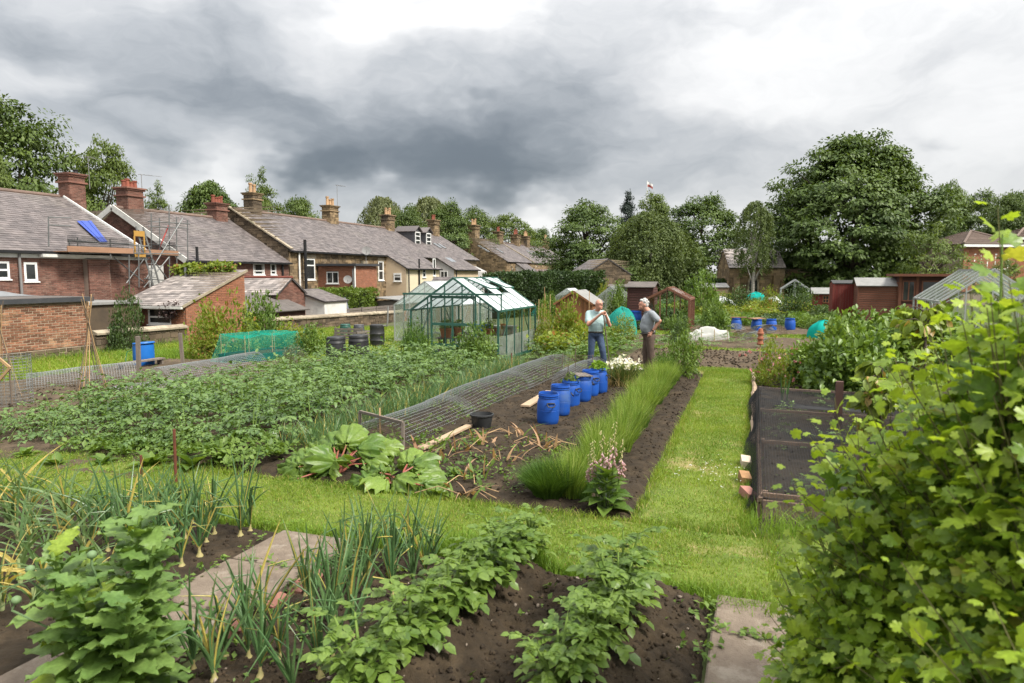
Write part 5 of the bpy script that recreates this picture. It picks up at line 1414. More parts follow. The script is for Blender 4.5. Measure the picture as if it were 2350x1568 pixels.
def glasshouse(name, label, loc, rz, w, L, eave, rise, nb, mfr, bar, roofglass, wallglass, vents=(), gbars=5, ends=(0, 1), lowpanel=None):
    t = thing(name, label, 'greenhouse', loc, rz)
    hw = w / 2; R = (0, eave + rise)
    fr = MB()
    for y in (0, L):
        for x in (-hw, hw): fr.beam((x, y, 0), (x, y, eave), bar * 1.3)
        fr.beam((-hw, y, eave), (0, y, R[1]), bar * 1.2, bar * 1.4); fr.beam((hw, y, eave), (0, y, R[1]), bar * 1.2, bar * 1.4)
        fr.beam((-hw, y, .04), (hw, y, .04), bar * 1.2, .08)
    for x in (-hw, hw): fr.beam((x, 0, eave), (x, L, eave), bar * 1.4); fr.beam((x, 0, .04), (x, L, .04), bar * 1.2, .08)
    fr.beam((0, 0, R[1]), (0, L, R[1]), bar * 1.5); fr.build('frame', mfr, t)
    for k in range(1, nb):
        y = L * k / nb
        for s in (-1, 1):
            MB().beam((s * hw, y, .05), (s * hw, y, eave), bar * .8).build('glazing_bar', mfr, t)
            MB().beam((s * hw, y, eave), (0, y, R[1]), bar * .8, bar).build('glazing_bar', mfr, t)
    sl = math.hypot(hw, rise)
    for s in (-1, 1):
        d = Vector((-s * hw, 0, rise)) / sl; n = Vector((s * rise, 0, hw)) / sl
        for k in range(nb):
            ya, yb = L * k / nb + bar * .45, L * (k + 1) / nb - bar * .45
            MB().box(s * hw - .002, s * hw + .002, ya, yb, .07, eave - bar * .6).build('pane', wallglass, t)
            c0 = Vector((s * hw, 0, eave))
            for f0, f1 in ((.02, .5), (.5, .98)):
                if (s, k) in vents and f0 > .4: continue
                a, b = c0 + d * sl * f0, c0 + d * sl * f1; lift = .004 if f0 > .4 else 0
                MB().prism([a + Vector((0, ya, 0)) + n * lift, a + Vector((0, yb, 0)) + n * lift, b + Vector((0, yb, 0)) + n * lift, b + Vector((0, ya, 0)) + n * lift], n * .004).build('pane', roofglass, t)
            if (s, k) in vents:
                hin = c0 + d * sl * .97 + n * .04; dv = (-d * .96 + n * .22).normalized(); nv = Vector((0, 1, 0)).cross(dv) * (1 if s > 0 else -1)
                ln = sl * .52; v = MB()
                for yy in (ya, yb): v.beam(hin + Vector((0, yy, 0)), hin + Vector((0, yy, 0)) + dv * ln, bar, bar)
                for q in (0, ln): v.beam(hin + Vector((0, ya, 0)) + dv * q, hin + Vector((0, yb, 0)) + dv * q, bar, bar)
                vo = v.build('roof_vent', mfr, t)
                MB().prism([hin + Vector((0, ya, 0)), hin + Vector((0, yb, 0)), hin + Vector((0, yb, 0)) + dv * ln, hin + Vector((0, ya, 0)) + dv * ln], n * .004).build('pane', roofglass, vo)
    for y in (0, L):
        xs_ = [-hw + w * k / gbars for k in range(gbars + 1)]
        for k in range(1, gbars):
            zt = eave + rise * (1 - abs(xs_[k]) / hw) - .03
            MB().beam((xs_[k], y, .05), (xs_[k], y, zt), bar * .8).build('glazing_bar', mfr, t)
        for k in range(gbars):
            a, b = xs_[k] + bar * .45, xs_[k + 1] - bar * .45
            top = [(x, y, eave + rise * (1 - abs(x) / hw) - .04) for x in ([b, 0, a] if a < 0 < b else [b, a])]
            MB().prism([(a, y, .07), (b, y, .07)] + top, (0, .004, 0)).build('pane', wallglass, t)
    for s in (-1, 1):
        MB().beam((s * hw * .97, .05, .1), (s * hw * .97, L * .35, eave), bar * .6).build('brace', mfr, t)
        MB().beam((s * hw * .97, L - .05, .1), (s * hw * .97, L * .65, eave), bar * .6).build('brace', mfr, t)
        MB().beam((s * hw * .9, .03, eave * .98), (s * hw * .25, .03, eave + rise * .5), bar * .6).build('brace', mfr, t)
    return t

gh = glasshouse('green_glasshouse', 'green-framed glasshouse with two open roof vents in the middle', (-7.53, 16.6, .0), 0, 2.54, 3.2, 1.34, .86, 5, M_GFRAME, .035, M_GROOF, M_GLASS, {(1, 1), (1, 3)}, 5)
dr = MB().beam((-1.45, -.10, 1.78), (1.42, -.10, 1.78), .05, .05).build('door_rail', M_GFRAME, gh)
for x in (-1.42, 1.39): MB().beam((x, -.09, 1.32), (x, -.09, 1.78), .03).build('rail_post', M_GFRAME, gh)
for x in (-1.42, 1.39): MB().beam((x, -.09, 1.34), (x * .9, 0, 1.34), .03).build('rail_post', M_GFRAME, gh)
door = MB()
for x in (-.62, 0.0, .66): door.beam((x, -.07, .1), (x, -.07, 1.74), .04)
for z in (.12, .42, .98, 1.70): door.beam((-.62, -.07, z), (.66, -.07, z), .03, .07 if z > .3 else .12)
door = door.build('sliding_door', M_GFRAME, gh)
for x0_, x1_ in ((-.60, -.02), (.02, .64)):
    for z0_, z1_ in ((.46, .94), (1.02, 1.66)):
        MB().box(x0_, x1_, -.073, -.069, z0_, z1_).build('pane', M_GLASS, door)
MB().box(.58, .60, -.115, -.075, 1.0, 1.06).build('handle', M_LEAD, door)
for k in range(5):
    y = .64 * k + .05
    MB().box(1.262, 1.268, y, y + .55, .08, .66).build('base_panel', glass('milky_panel', (.8, .83, .8), .15, .5, (.52, .54, .50)), gh)
# things inside
st = thing('potting_bench', 'slatted potting bench inside the green glasshouse', 'bench', (-7.9, 18.6, 0))
for k in range(5): MB().box(-.75, 1.6, -.35 + k * .15, -.35 + k * .15 + .12, .55, .575).build('slat', M_FENCE, st)
for x, y in ((-.7, -.3), (1.5, -.3), (-.7, .3), (1.5, .3)): MB().box(x, x + .05, y, y + .05, 0, .55).build('leg', M_FENCE, st)
M_TERRA = pmat('terracotta', (.32, .12, .065), (.25, .095, .055), 6, .85)
def potted(name, label, loc, r, h, mat, leafm=None, nl=0, spread=.2, tall=.25, seed=0, leaf=.06, cat='plant pot', group=None):
    t = thing(name, label, cat, loc, 0, group); r_ = np.random.default_rng(seed)
    MB().lathe([(r * .72, 0), (r * .94, h * .82), (r * 1.06, h * .82), (r * 1.06, h), (r * .95, h), (r * .9, h * .86)], 18, (0, 0, 0), True, False).build('pot', mat, t, True)
    MB().lathe([(r * .9, h * .87), (0.001, h * .9)], 14, (0, 0, 0), False, False).build('compost', M_SOIL, t)
    if nl:
        P = rdir(nl, r_) * np.array([spread, spread, tall]) * (r_.random((nl, 1)) ** .4); P[:, 2] = np.abs(P[:, 2]) + h
        V, F = scatter(T_LEAF, P, rdir(nl, r_) + np.array([0, 0, .4]), rdir(nl, r_) * .6 + np.array([0, 0, 1]), leaf * r_.uniform(.7, 1.3, nl))
        inst('foliage', np_mesh('foliage', V, F, leafm), t)['kind'] = 'stuff'
    return t
M_HERB = lmat('herb_leaf', (.07, .11, .025), (.15, .20, .05), .35, .5, 2)
potted('plant_pot', 'large terracotta pot with feathery plant in the glasshouse doorway', (-8.02, 17.15, .56), .17, .26, M_TERRA, M_HERB, 260, .2, .26, 1)
potted('plant_pot', 'second terracotta pot just behind the doorway pot', (-7.72, 17.35, .60), .15, .24, M_TERRA, M_HERB, 200, .18, .22, 2)
potted('plant_pot', 'wide terracotta bowl farther inside the glasshouse', (-7.2, 18.4, .58), .22, .16, M_TERRA, M_HERB, 200, .22, .3, 3)
potted('plant_pot', 'small orange pot on the glasshouse shelf near the right side', (-6.75, 18.3, .74), .08, .15, M_TERRA)
shf = thing('shelf', 'wooden plank shelf near the glasshouse door', 'shelf', (-7.9, 17.25, 0)); MB().box(-.4, .55, -.2, .35, .53, .558).build('board', M_FENCE, shf)
for x in (-.35, .45): MB().box(x, x + .05, -.1, -.05, 0, .53).build('leg', M_FENCE, shf); MB().box(x, x + .05, .2, .25, 0, .53).build('leg', M_FENCE, shf)
bxs = [(-6.55, 18.3, .58, .30, .36, .26, (.10, .10, .095), 'dark seed tray box against the glasshouse right wall'), (-7.0, 18.75, .58, .45, .3, .22, (.62, .56, .48), 'pale crate at the back of the glasshouse'), (-7.55, 18.8, .58, .35, .3, .24, (.04, .16, .42), 'blue plastic box at the back of the glasshouse')]
for x, y, z, a, b, c, col, lab in bxs:
    mb = MB(); mb.box(-a / 2, a / 2, -b / 2, b / 2, 0, c); mb.box(-a / 2 - .015, a / 2 + .015, -b / 2 - .015, b / 2 + .015, c - .04, c + .004)
    o = mb.build('storage_box', pmat(lab[:10], col, None, 6, .6)); o.location = (x, y, z); tag(o, lab, 'box')

glasshouse('old_glasshouse', 'old bare aluminium glasshouse behind the green-framed one', (-11.2, 22.2, float(gz(-11.2, 22.2))), 0, 2.5, 3.4, 1.35, .85, 5, M_ALU, .03, M_GROOF, M_GDIRTY, (), 4)
rg = glasshouse('silver_glasshouse', 'silver aluminium glasshouse behind the currant bushes', (7.4, 26.5, 0), 0, 3.0, 4.0, 1.38, 1.08, 6, M_ALU, .045, M_GDIRTY, M_GLASS, (), 4)
for s in (-1, 1): MB().beam((s * .7, -.02, .1), (-s * .1, -.02, 1.5), .03).build('brace', M_ALU, rg)
p = atD(1400, 705, 40); glasshouse('small_glasshouse', 'small pale glasshouse behind the brown timber shed', (p.x, p.y, 0), 0, 1.5, 2.4, 1.0, .6, 5, M_ALU, .03, M_GDIRTY, M_GDIRTY, (), 3)
p = atD(1300, 700, 46); glasshouse('small_glasshouse', 'white-roofed glasshouse half hidden left of the brown shed', (p.x, p.y, 0), 0, 1.5, 2.2, .85, .5, 5, M_ALU, .03, M_GROOF, M_GDIRTY, (), 3)
p = atD(1825, 672, 52); glasshouse('small_glasshouse', 'bare little greenhouse frame near the far low hedge', (p.x, p.y, 0), 0, 2.0, 2.0, 1.2, .7, 3, M_ALU, .05, M_GLASS, M_GLASS, (), 2)
M_TIMB = pmat('brown_timber', (.17, .075, .045), (.12, .055, .035), 4, .85, .3, 30, stretch=(1, 1, .2))
p = atD(1530, 755, 28)
glasshouse('timber_glasshouse', 'brown timber-framed glasshouse behind the grey-haired man', (p.x, p.y, 0), 0, 1.75, 2.3, 1.28, .45, 5, M_TIMB, .06, M_GROOF, M_GLASS, (), 3)

def shed(name, label, loc, rz, wx, wy, eave, rise, mat, mroof, boards='v', ridge='y', overhang=.12, door=False, cat='shed', flat=False):
    """ridge 'y': gable on local -y; ridge 'x': gable on the sides"""
    t = thing(name, label, cat, (loc[0], loc[1], float(gz(loc[0], loc[1])) - .03), rz)
    if ridge == 'y': MB().prism([(-wx / 2, 0, 0), (wx / 2, 0, 0), (wx / 2, 0, eave), (0, 0, eave + rise), (-wx / 2, 0, eave)], (0, wy, 0)).build('wall', M_FENCE, t)
    else: MB().prism([(-wx / 2, 0, 0), (-wx / 2, wy, 0), (-wx / 2, wy, eave), (-wx / 2, wy / 2, eave + rise), (-wx / 2, 0, eave)], (wx, 0, 0)).build('wall', M_FENCE, t)
    top = lambda x: eave + (rise * (1 - abs(x) / (wx / 2)) if ridge == 'y' else 0)
    if boards == 'v':
        n = int(wx / .12)
        for k in range(n):
            a, b = -wx / 2 + wx * k / n, -wx / 2 + wx * (k + 1) / n - .008
            MB().prism([(a, -.02, .02), (b, -.02, .02), (b, -.02, top(b) - .02), (a, -.02, top(a) - .02)], (0, .019, 0)).build('board', mat, t)
        n = int(wy / .12)
        for s in (-1, 1):
            for k in range(n):
                a, b = wy * k / n, wy * (k + 1) / n - .008; x = s * wx / 2
                hh = lambda y: eave + (0 if ridge == 'y' else rise * (1 - abs(y - wy / 2) / (wy / 2)))
                MB().prism([(x, a, .02), (x, b, .02), (x, b, hh(b) - .02), (x, a, hh(a) - .02)], (s * .02, 0, 0)).build('board', mat, t)
    else:
        n = int(eave / .11)
        for k in range(n):
            z0, z1 = eave * k / n + .01, eave * (k + 1) / n - .004
            MB().add([(-wx / 2, -.028, z0), (wx / 2, -.028, z0), (wx / 2, -.006, z1), (-wx / 2, -.006, z1), (-wx / 2, 0, z0), (wx / 2, 0, z0)], [(0, 1, 2, 3), (4, 5, 1, 0)]).build('board', mat, t)
            for s in (-1, 1):
                x = s * wx / 2
                MB().add([(x + s * .028, 0, z0), (x + s * .028, wy, z0), (x + s * .006, wy, z1), (x + s * .006, 0, z1), (x, 0, z0), (x, wy, z0)], [(0, 1, 2, 3), (4, 5, 1, 0)]).build('board', mat, t)
        if ridge == 'x':
            for s in (-1, 1): MB().prism([(s * wx / 2, 0, eave), (s * wx / 2, wy, eave), (s * wx / 2, wy / 2, eave + rise)], (s * .02, 0, 0)).build('gable_board', mat, t)
    o = overhang; e = o * rise / ((wx if ridge == 'y' else wy) / 2)
    if ridge == 'y':
        for s in (-1, 1):
            MB().prism([(s * (wx / 2 + o), -o, eave - e + .02), (s * (wx / 2 + o), wy + o, eave - e + .02), (0, wy + o, eave + rise + .02), (0, -o, eave + rise + .02)], (0, 0, .03)).build('roof', mroof, t)
            MB().beam((s * (wx / 2 + o), -o - .015, eave - e), (0, -o - .015, eave + rise), .02, .09).build('bargeboard', mat, t)
    else:
        for y0_, y1_ in ((-o, wy / 2), (wy + o, wy / 2)):
            MB().prism([(-wx / 2 - o, y0_, eave - e + .02), (wx / 2 + o, y0_, eave - e + .02), (wx / 2 + o, y1_, eave + rise + .02), (-wx / 2 - o, y1_, eave + rise + .02)], (0, 0, .03)).build('roof', mroof, t)
    for s in (-1, 1): MB().box(s * wx / 2 - .035, s * wx / 2 + .035, -.045, -.0, 0, eave - .02).build('corner_trim', mat, t)
    return t
M_SHEDB = pmat('brown_shed', (.155, .062, .038), (.115, .048, .030), 3, .85, .3, 40, stretch=(1, 1, 6), island=.12)
M_SHEDO = pmat('orange_brown_shed', (.26, .115, .052), (.19, .085, .042), 3, .85, .3, 40, stretch=(4, 4, .4), island=.18)
M_SHEDR = pmat('red_oxide_shed', (.165, .028, .022), (.12, .022, .018), 3, .8, .3, 40, stretch=(4, 4, .4), island=.14, c3=(.19, .06, .045))
M_SHEDD = pmat('dark_shed', (.075, .032, .026), (.055, .025, .02), 3, .85, .3, 40, island=.15)
p = atD(1317, 740, 33); shed('timber_shed', 'small orange-brown timber shed with grey felt roof behind the bald man', (p.x, p.y, 0), 0, 1.75, 2.3, 1.0, .56, M_SHEDO, M_FELTG)
shed('brown_shed', 'brown horizontal-boarded shed with pale grey roof at the red shed', (5.9, 37.8, 0), 0, 2.05, 1.7, 1.78, .34, M_SHEDB, M_FELTG, 'h', 'x')
shed('red_shed', 'narrow deep-red shed between the brown shed and the playhouse', (4.45, 39.4, 0), 0, 1.1, 1.8, 1.84, .14, M_SHEDR, pmat('dark_felt', (.06, .06, .06), None, 3, .9), 'v', 'x', .05)
p = atD(1886, 712, 43); ph = shed('playhouse', 'little red lean-to hut with pale roof left of the red shed', (p.x, p.y, 0), 0, 1.0, 1.3, 1.15, .3, M_SHEDR, M_FELTG, 'v', 'x', .15)
window(ph, (.02, -.03, .55), (1, 0, 0), .36, .45, (.5,), (.5,), mat=M_SHEDO, fw=.04, sill=False)
p = atD(1468, 748, 31); shed('dark_shed', 'dark brown boarded shed just left of the grey-haired man', (p.x, p.y, 0), 0, 1.1, 1.6, 1.75, .2, M_SHEDD, M_FELT, 'h', 'x')
p = atD(2105, 715, 33)
sm = thing('summerhouse', 'brown flat-roofed summerhouse with windows beside the silver glasshouse', 'summerhouse', (p.x, p.y, 0))
MB().box(-.85, 1.3, 0, 1.8, 0, 2.2).build('wall', M_SHEDD, sm)
for x0_, x1_ in ((-.85, -.72), (-.12, .0), (1.18, 1.3)): MB().box(x0_, x1_, -.05, -.003, 0, 2.2).build('corner_post', M_SHEDB, sm)
for k in range(7): MB().box(-.72, 1.18, -.035, -.004, .02 + k * .12, .02 + k * .12 + .112).build('board', M_SHEDB, sm)
for x0_, w_ in ((-.70, .56), (.12, .98)): window(sm, (x0_, -.01, 1.0), (1, 0, 0), w_, 1.0, (.5,) if w_ < .7 else (), (), mat=M_SHEDB, fw=.06, sill=False)
for k in range(9): MB().box(-.88, -.852, .02 + k * .2, .02 + k * .2 + .19, .02, 1.93).build('board', M_SHEDB, sm)
MB().box(-1.1, 1.5, -.3, 2.0, 2.205, 2.33).build('roof', M_SHEDB, sm)
p = atD(1640, 672, 58); shed('timber_shed', 'tiny pale shed far off below the church', (p.x, p.y, 0), .3, 2.2, 2, 1.25, .3, pmat('tan_timber', (.24, .17, .11), None, 3, .9), M_FELTG, 'h', 'x')
p = atD(1440, 690, 44); shed('timber_shed', 'grey weathered lean-to shed below the stone barn', (p.x, p.y, 0), 0, 2.6, 2, 1.55, .12, pmat('grey_timber', (.10, .10, .095), (.075, .075, .072), 4, .9), M_FELT, 'h', 'x')

# ------------------------------------------------------------------ barrels, bins, bucket
M_BLUE = pmat('blue_drum', (.010, .075, .36), (.008, .062, .30), 5, .5, .05, 20, spec=.4, island=.12, c3=(.045, .10, .27))
M_BINK = pmat('black_bin', (.014, .014, .015), (.022, .022, .023), 4, .5, spec=.4)
M_BING = pmat('green_bin', (.014, .075, .055), (.011, .06, .045), 4, .5, spec=.4)
def drum(label, loc, r=.165, h=.475, rz=0, mat=None, full=None, group='blue drums in the near bed', name='blue_drum', handle=True, slats=False, leaf=None):
    t = thing(name, label, 'barrel', loc, rz, group); t.rotation_euler = (.035 * math.sin(loc[1] * 9), .03 * math.cos(loc[1] * 7), rz)
    prof = [(r * .90, 0), (r * .98, h * .03), (r * 1.03, h * .15), (r * 1.05, h * .45), (r * 1.05, h * .46), (r * 1.035, h * .465), (r * 1.035, h * .475), (r * 1.05, h * .48), (r * 1.03, h * .72), (r * .93, h * .82), (r * .90, h * .855), (r * .97, h * .86), (r * .97, h * .885), (r * .90, h * .89), (r * .90, h * .92), (r * .98, h * .925), (r * .98, h * .955), (r * .92, h * .96), (r * .92, h), (r * .86, h), (r * .84, h * .9), (r * .95, h * .7), (r * .95, h * .6)]
    MB().lathe(prof, 28, (0, 0, 0), True, False).build('body', mat or M_BLUE, t, True)
    MB().lathe([(r * .95, h * (.62 if full is None else .88)), (.001, h * (.64 if full is None else .93))], 18, (0, 0, 0), False, False).build('compost', M_SOIL, t)
    if handle:
        for a in (-math.pi / 2, math.pi / 2):
            mb = MB(); ca, sa = math.cos(a), math.sin(a); rr = r * 1.03
            pts = []
            for x, z, d in ((-.055, .02, 0), (-.06, 0, .03), (-.045, -.025, .045), (0, -.03, .05), (.045, -.025, .045), (.06, 0, .03), (.055, .02, 0), (0, .025, .012), (-.055, .02, 0)):
                rad = rr + d; pts.append((ca * rad - sa * x, sa * rad + ca * x, h * .68 + z))
            mb.tube(pts, .009, 6).build('handle', M_BLACK, t, True)
    if slats:
        for k in range(4): MB().box(-r * 1.0, r * 1.25, -r * .8 + k * r * .42, -r * .8 + k * r * .42 + r * .36, h + .003, h + .018).build('slat', M_FENCE, t)
    if leaf:
        m, n, s, tall = leaf; r_ = np.random.default_rng(int(loc[1] * 100)); P = rdir(n, r_) * np.array([r * .95, r * .95, tall]) * (r_.random((n, 1)) ** .3); P[:, 2] = np.abs(P[:, 2]) + h * .9
        V, F = scatter(T_LEAF, P, rdir(n, r_) + np.array([0, 0, .8]), rdir(n, r_) + np.array([0, 0, .6]), s * r_.uniform(.6, 1.3, n))
        inst('foliage', np_mesh('foliage', V, F, m), t)['kind'] = 'stuff'
    return t
M_LETT = lmat('lettuce_leaf', (.13, .24, .025), (.26, .40, .05), .45, .5, 3)
names = ['nearest empty blue drum with black handle facing out', 'second blue drum of the row, empty', 'third blue drum with a small leafy plant', 'fourth blue drum with brown slats across its top', 'fifth blue drum, empty, beside the lettuce drum', 'farthest blue drum of the row, full of bright lettuce']
ends = [(1257, 977), (1284, 957), (1308, 939), (1334, 925), (1353, 913), (1374, 906)]
for i, (u, v) in enumerate(ends):
    p = G(u, v - 4); drum(names[i], (p.x, p.y, .015), .165 + .006 * (i == 3), .475 + .015 * math.sin(i * 1.7), [.5, 2.0, 1.1, 2.2, .9, 1.5][i], full=True if i in (2, 5) else None, slats=i == 3,
         leaf=(M_HERB, 90, .06, .16) if i == 2 else ((M_LETT, 260, .075, .15) if i == 5 else None))
for i, (u, v, lab) in enumerate(((1690, 757, 'blue drum with a board on its lid left of the other far drums'), (1735, 760, 'far blue drum topped with a pale board'), (1770, 760, 'far blue drum in front of the wire hoops'), (1813, 758, 'rightmost far blue drum alone on bare soil'))):
    p = G(u, v); t = drum(lab, (p.x, p.y, .0), .2, .5, i, full=True, group='blue drums in the far bed', handle=False)
    if i < 2: MB().box(-.45 if i else -.25, .4, -.14, .14, .505, .535).build('board', M_BOARD, t)
p = G(1458, 752); drum('tall blue water drum standing beside the dark brown shed', (p.x, p.y, 0), .24, .72, 0, group=None, handle=False)
p = G(331, 838); wb = thing('water_barrel', 'big blue water barrel with loose lid by the garden wall', 'barrel', p)
MB().lathe([(.27, 0), (.28, .03), (.285, .3), (.28, .58), (.275, .62), (.27, .62), (.26, .4)], 28, (0, 0, 0), True, False).build('body', pmat('sky_blue_drum', (.012, .13, .44), (.010, .11, .38), 3, .45), wb, True)
lid = MB().lathe([(.29, 0), (.30, .02), (.285, .05), (.001, .06)], 28).build('lid', pmat('sky_blue_drum', (.012, .13, .44)), wb, True); lid.location = (.02, 0, .625); lid.rotation_euler = (0, -.08, 0)
hs = MB(); hs.tube([(-.27, -.1, .45), (-.4, -.2, .4), (-.42, -.25, .2), (-.35, -.3, .02)], .012, 6); hs.build('hose', pmat('green_hose', (.015, .14, .07), None, 5, .5), wb, True)

def compost_bin(label, loc, r=.30, h=.75, mat=None, lid=True):
    t = thing('compost_bin', label, 'compost bin', loc)
    k = h / .75
    MB().lathe([(r, 0), (r * 1.0, .06 * k), (r * .96, .30 * k), (r * .975, .305 * k), (r * .975, .325 * k), (r * .955, .33 * k), (r * .88, .58 * k), (r * .895, .585 * k), (r * .895, .60 * k), (r * .865, .61 * k), (r * .82, .68 * k)], 28, (0, 0, 0), True, True).build('body', mat or M_BINK, t, True)
    MB().lathe([(r * .86, .675 * k), (r * .87, .70 * k), (r * .80, .74 * k), (r * .3, .755 * k), (.001, .757 * k)], 28, (0, 0, 0), True, False).build('lid', mat or M_BINK, t, True)
    MB().box(-.13, .13, -r * 1.02, -r * .93, .04, .2 * k).build('hatch', mat or M_BINK, t)
    mb = MB()
    for x in (-.06, -.02, .02, .06): mb.box(x - .008, x + .008, -r * .99, -r * .9, .42 * k, .47 * k)
    mb.build('vent_slots', M_BLACK, t)
    return t
def Gp(u, v): return G(u, v)
compost_bin('black cone-shaped compost bin, left of the pair by the potatoes', Gp(772, 842), .28, .80)
compost_bin('black cone-shaped compost bin, right of the pair by the potatoes', Gp(824, 836), .30, .80)
compost_bin('green compost bin half hidden among yellow shrubs', Gp(691, 792), .24, .62, M_BING)
compost_bin('green compost bin close to the rubble wall', Gp(793, 770), .26, .52, M_BING)
compost_bin('grey-black compost bin behind the timber pallets', Gp(824, 772), .26, .52, pmat('grey_bin', (.05, .052, .06), (.065, .067, .075), 3, .5))
p = Gp(866, 796); wt = thing('water_butt', 'ribbed black water butt with pipe beside the old glasshouse', 'water butt', p)
MB().lathe([(.23, 0), (.245, .1), (.25, .22), (.262, .24), (.25, .26), (.252, .44), (.264, .46), (.252, .48), (.245, .66), (.255, .70), (.24, .76), (.15, .775), (.001, .778)], 28, (0, 0, 0), True, False).build('body', M_BINK, wt, True)
MB().tube([(.2, 0, .72), (.4, 0, .74), (.42, 0, .9), (.42, .05, 1.4)], .03, 8).build('pipe', M_PIPEG, wt, True)
def crate_wall(name, label, p, w, h, rz, n):
    t = thing(name, label, 'pallet', p, rz)
    for k in range(n): MB().box(-w / 2, w / 2, -.012, .012, k * h / n + .02, (k + 1) * h / n - .02).build('slat', M_FENCE, t)
    for x in (-w / 2 + .05, 0, w / 2 - .05): MB().box(x - .04, x + .04, .013, .07, 0, h).build('post', M_FENCE, t)
crate_wall('pallet', 'grey timber pallet leaning beside the black compost bins', Gp(800, 775), 1.25, .42, .25, 3)
crate_wall('pallet', 'second timber pallet closing the compost heap', Gp(842, 778), 1.3, .36, 1.5, 3)
crate_wall('pallet', 'low pallet side at the front of the compost heap', Gp(790, 786), .9, .3, .1, 3)

p = G(1106, 984); bk = thing('bucket', 'empty dark grey plastic bucket standing on the soil', 'bucket', p)
M_BUCK = pmat('bucket', (.022, .023, .024), (.034, .035, .036), 5, .5)
MB().lathe([(.125, 0), (.13, .01), (.165, .20), (.178, .205), (.178, .225), (.165, .228), (.160, .20), (.122, .02), (.001, .018)], 28, (0, 0, 0), True, False).build('body', M_BUCK, bk, True)
def plank(label, a, b, w, t=.03, mat=None, name='plank'):
    a, b = Vector(a), Vector(b); o = MB().beam(Vector((0, 0, 0)), b - a, w, t).build(name, mat or pmat('pale_plank', (.40, .29, .19), (.32, .23, .15), 4, .85, .3, 30)); o.location = a; return tag(o, label, 'plank')
plank('pale plank lying on the soil behind the blue drums', G(1205, 932, .06), G(1262, 898, .06), .16)
plank('long pale board on the soil near the bucket', G(965, 1030, .06), G(1078, 976, .06), .10)

# ------------------------------------------------------------------ wire, nets, canes, posts
M_WIRE = pmat('galvanised_wire', (.27, .285, .285), (.20, .215, .215), 6, .55, metal=.3)
M_WIRED = pmat('rusty_wire', (.17, .115, .08), (.12, .085, .06), 6, .7)
M_CANE = pmat('bamboo_cane', (.36, .235, .115), (.26, .17, .09), 6, .7, island=.3)
M_CANED = pmat('old_cane', (.15, .115, .085), (.11, .085, .065), 6, .8, island=.3)
M_POST = pmat('grey_post', (.19, .155, .125), (.13, .108, .09), 5, .9, .4, 40, stretch=(4, 4, .5))
M_RUST = pmat('rust_rod', (.14, .045, .025), (.10, .035, .02), 8, .8)

def mesh_tunnel(label, a, b, hw, h, cell, r, seed, mat=None, name='wire_cloche', cat='cloche', parent=None):
    """half-round tunnel of welded wire lying on the ground from a to b"""
    a, b = Vector(a), Vector(b); L = (b - a).length; d = (b - a) / L; q = Vector((-d.y, d.x, 0)); rr = random.Random(seed)
    t = thing(name, label, cat, a)
    nh = int(L / cell); na = max(8, int(math.pi * (hw + h) / 2 / cell)); mb = MB()
    def pt(s, ang):
        w = 1 + .08 * float(vnoise(s * .9, 3.3, seed)) - .04; hh = h * (.88 + .24 * float(vnoise(s * .8, 7.1, seed)))
        p = d * s + q * (math.cos(ang) * hw * w + .05 * (float(vnoise(s * .6, 1.2, seed)) - .5)); p.z = max(0.0, math.sin(ang)) ** .9 * hh + float(gz(a.x + p.x, a.y + p.y)) - a.z + .01
        return p
    for i in range(nh + 1): mb.tube([pt(i * cell, math.pi * k / 12) for k in range(13)], r, 3, False)
    ns = max(6, int(L / .3))
    for k in range(na + 1): mb.tube([pt(L * j / ns, math.pi * k / na) for j in range(ns + 1)], r, 3, False)
    mb.build('wire_mesh', mat or M_WIRE, t, kind='stuff')
    return t
mesh_tunnel('low front length of the long wire mesh tunnel', (-4.78, 8.05, .02), (-4.72, 10.3, .02), .46, .27, .058, .0021, 1)
mesh_tunnel('middle length of the long wire mesh tunnel', (-4.72, 9.9, .02), (-4.6, 13.0, .02), .47, .32, .058, .0021, 2)
mesh_tunnel('far length of the long wire mesh tunnel', (-4.6, 12.7, .02), (-4.45, 16.0, .02), .48, .34, .058, .0022, 3)
mesh_tunnel('narrow wire mesh tunnel ending at the bald man', (-3.62, 13.4, .02), (-3.5, 16.2, .02), .28, .34, .05, .0026, 4)
a, b = G(62, 893), G(322, 868); mesh_tunnel('long chicken wire tunnel at the left under the wigwam', a, b, .42, .38, .055, .0032, 5)
a, b = G(262, 908), G(395, 890); mesh_tunnel('flattened piece of chicken wire beside the wigwam foot', a, b, .36, .16, .055, .0032, 6)
a, b = G(360, 885), G(590, 850); mesh_tunnel('chicken wire tunnel running towards the green netted bed', a, b, .46, .44, .055, .0034, 7)
def mesh_panel(name, label, cat, p0, ax, up, w, h, cell, r, mat, frame=None, fm=None, mid=False):
    t = thing(name, label, cat, p0); ax, up = unit(ax), unit(up); mb = MB()
    for k in range(int(w / cell) + 1): mb.tube([ax * min(k * cell, w), ax * min(k * cell, w) + up * h], r, 3, False)
    for k in range(int(h / cell) + 1): mb.tube([up * min(k * cell, h), up * min(k * cell, h) + ax * w], r, 3, False)
    mb.build('wire_mesh', mat, t, kind='stuff')
    if frame:
        for s, e in ((Vector(), up * h), (ax * w, ax * w + up * h), (up * h, up * h + ax * w)): MB().beam(s, e, frame).build('batten', fm or M_POST, t)
        if mid: MB().beam(ax * w * .5 - up * .02, ax * w * .48 + up * (h + .12), frame * .6).build('stake', M_CANE, t)
    return t
pa, pb = G(826, 1003), G(925, 1033)
mesh_panel('mesh_panel', 'wood-framed wire panel closing the near end of the tunnel', 'panel', pa, pb - pa, (-.05, .12, 1), (pb - pa).length, .36, .028, .0022, M_WIRED, .035, M_POST, True)
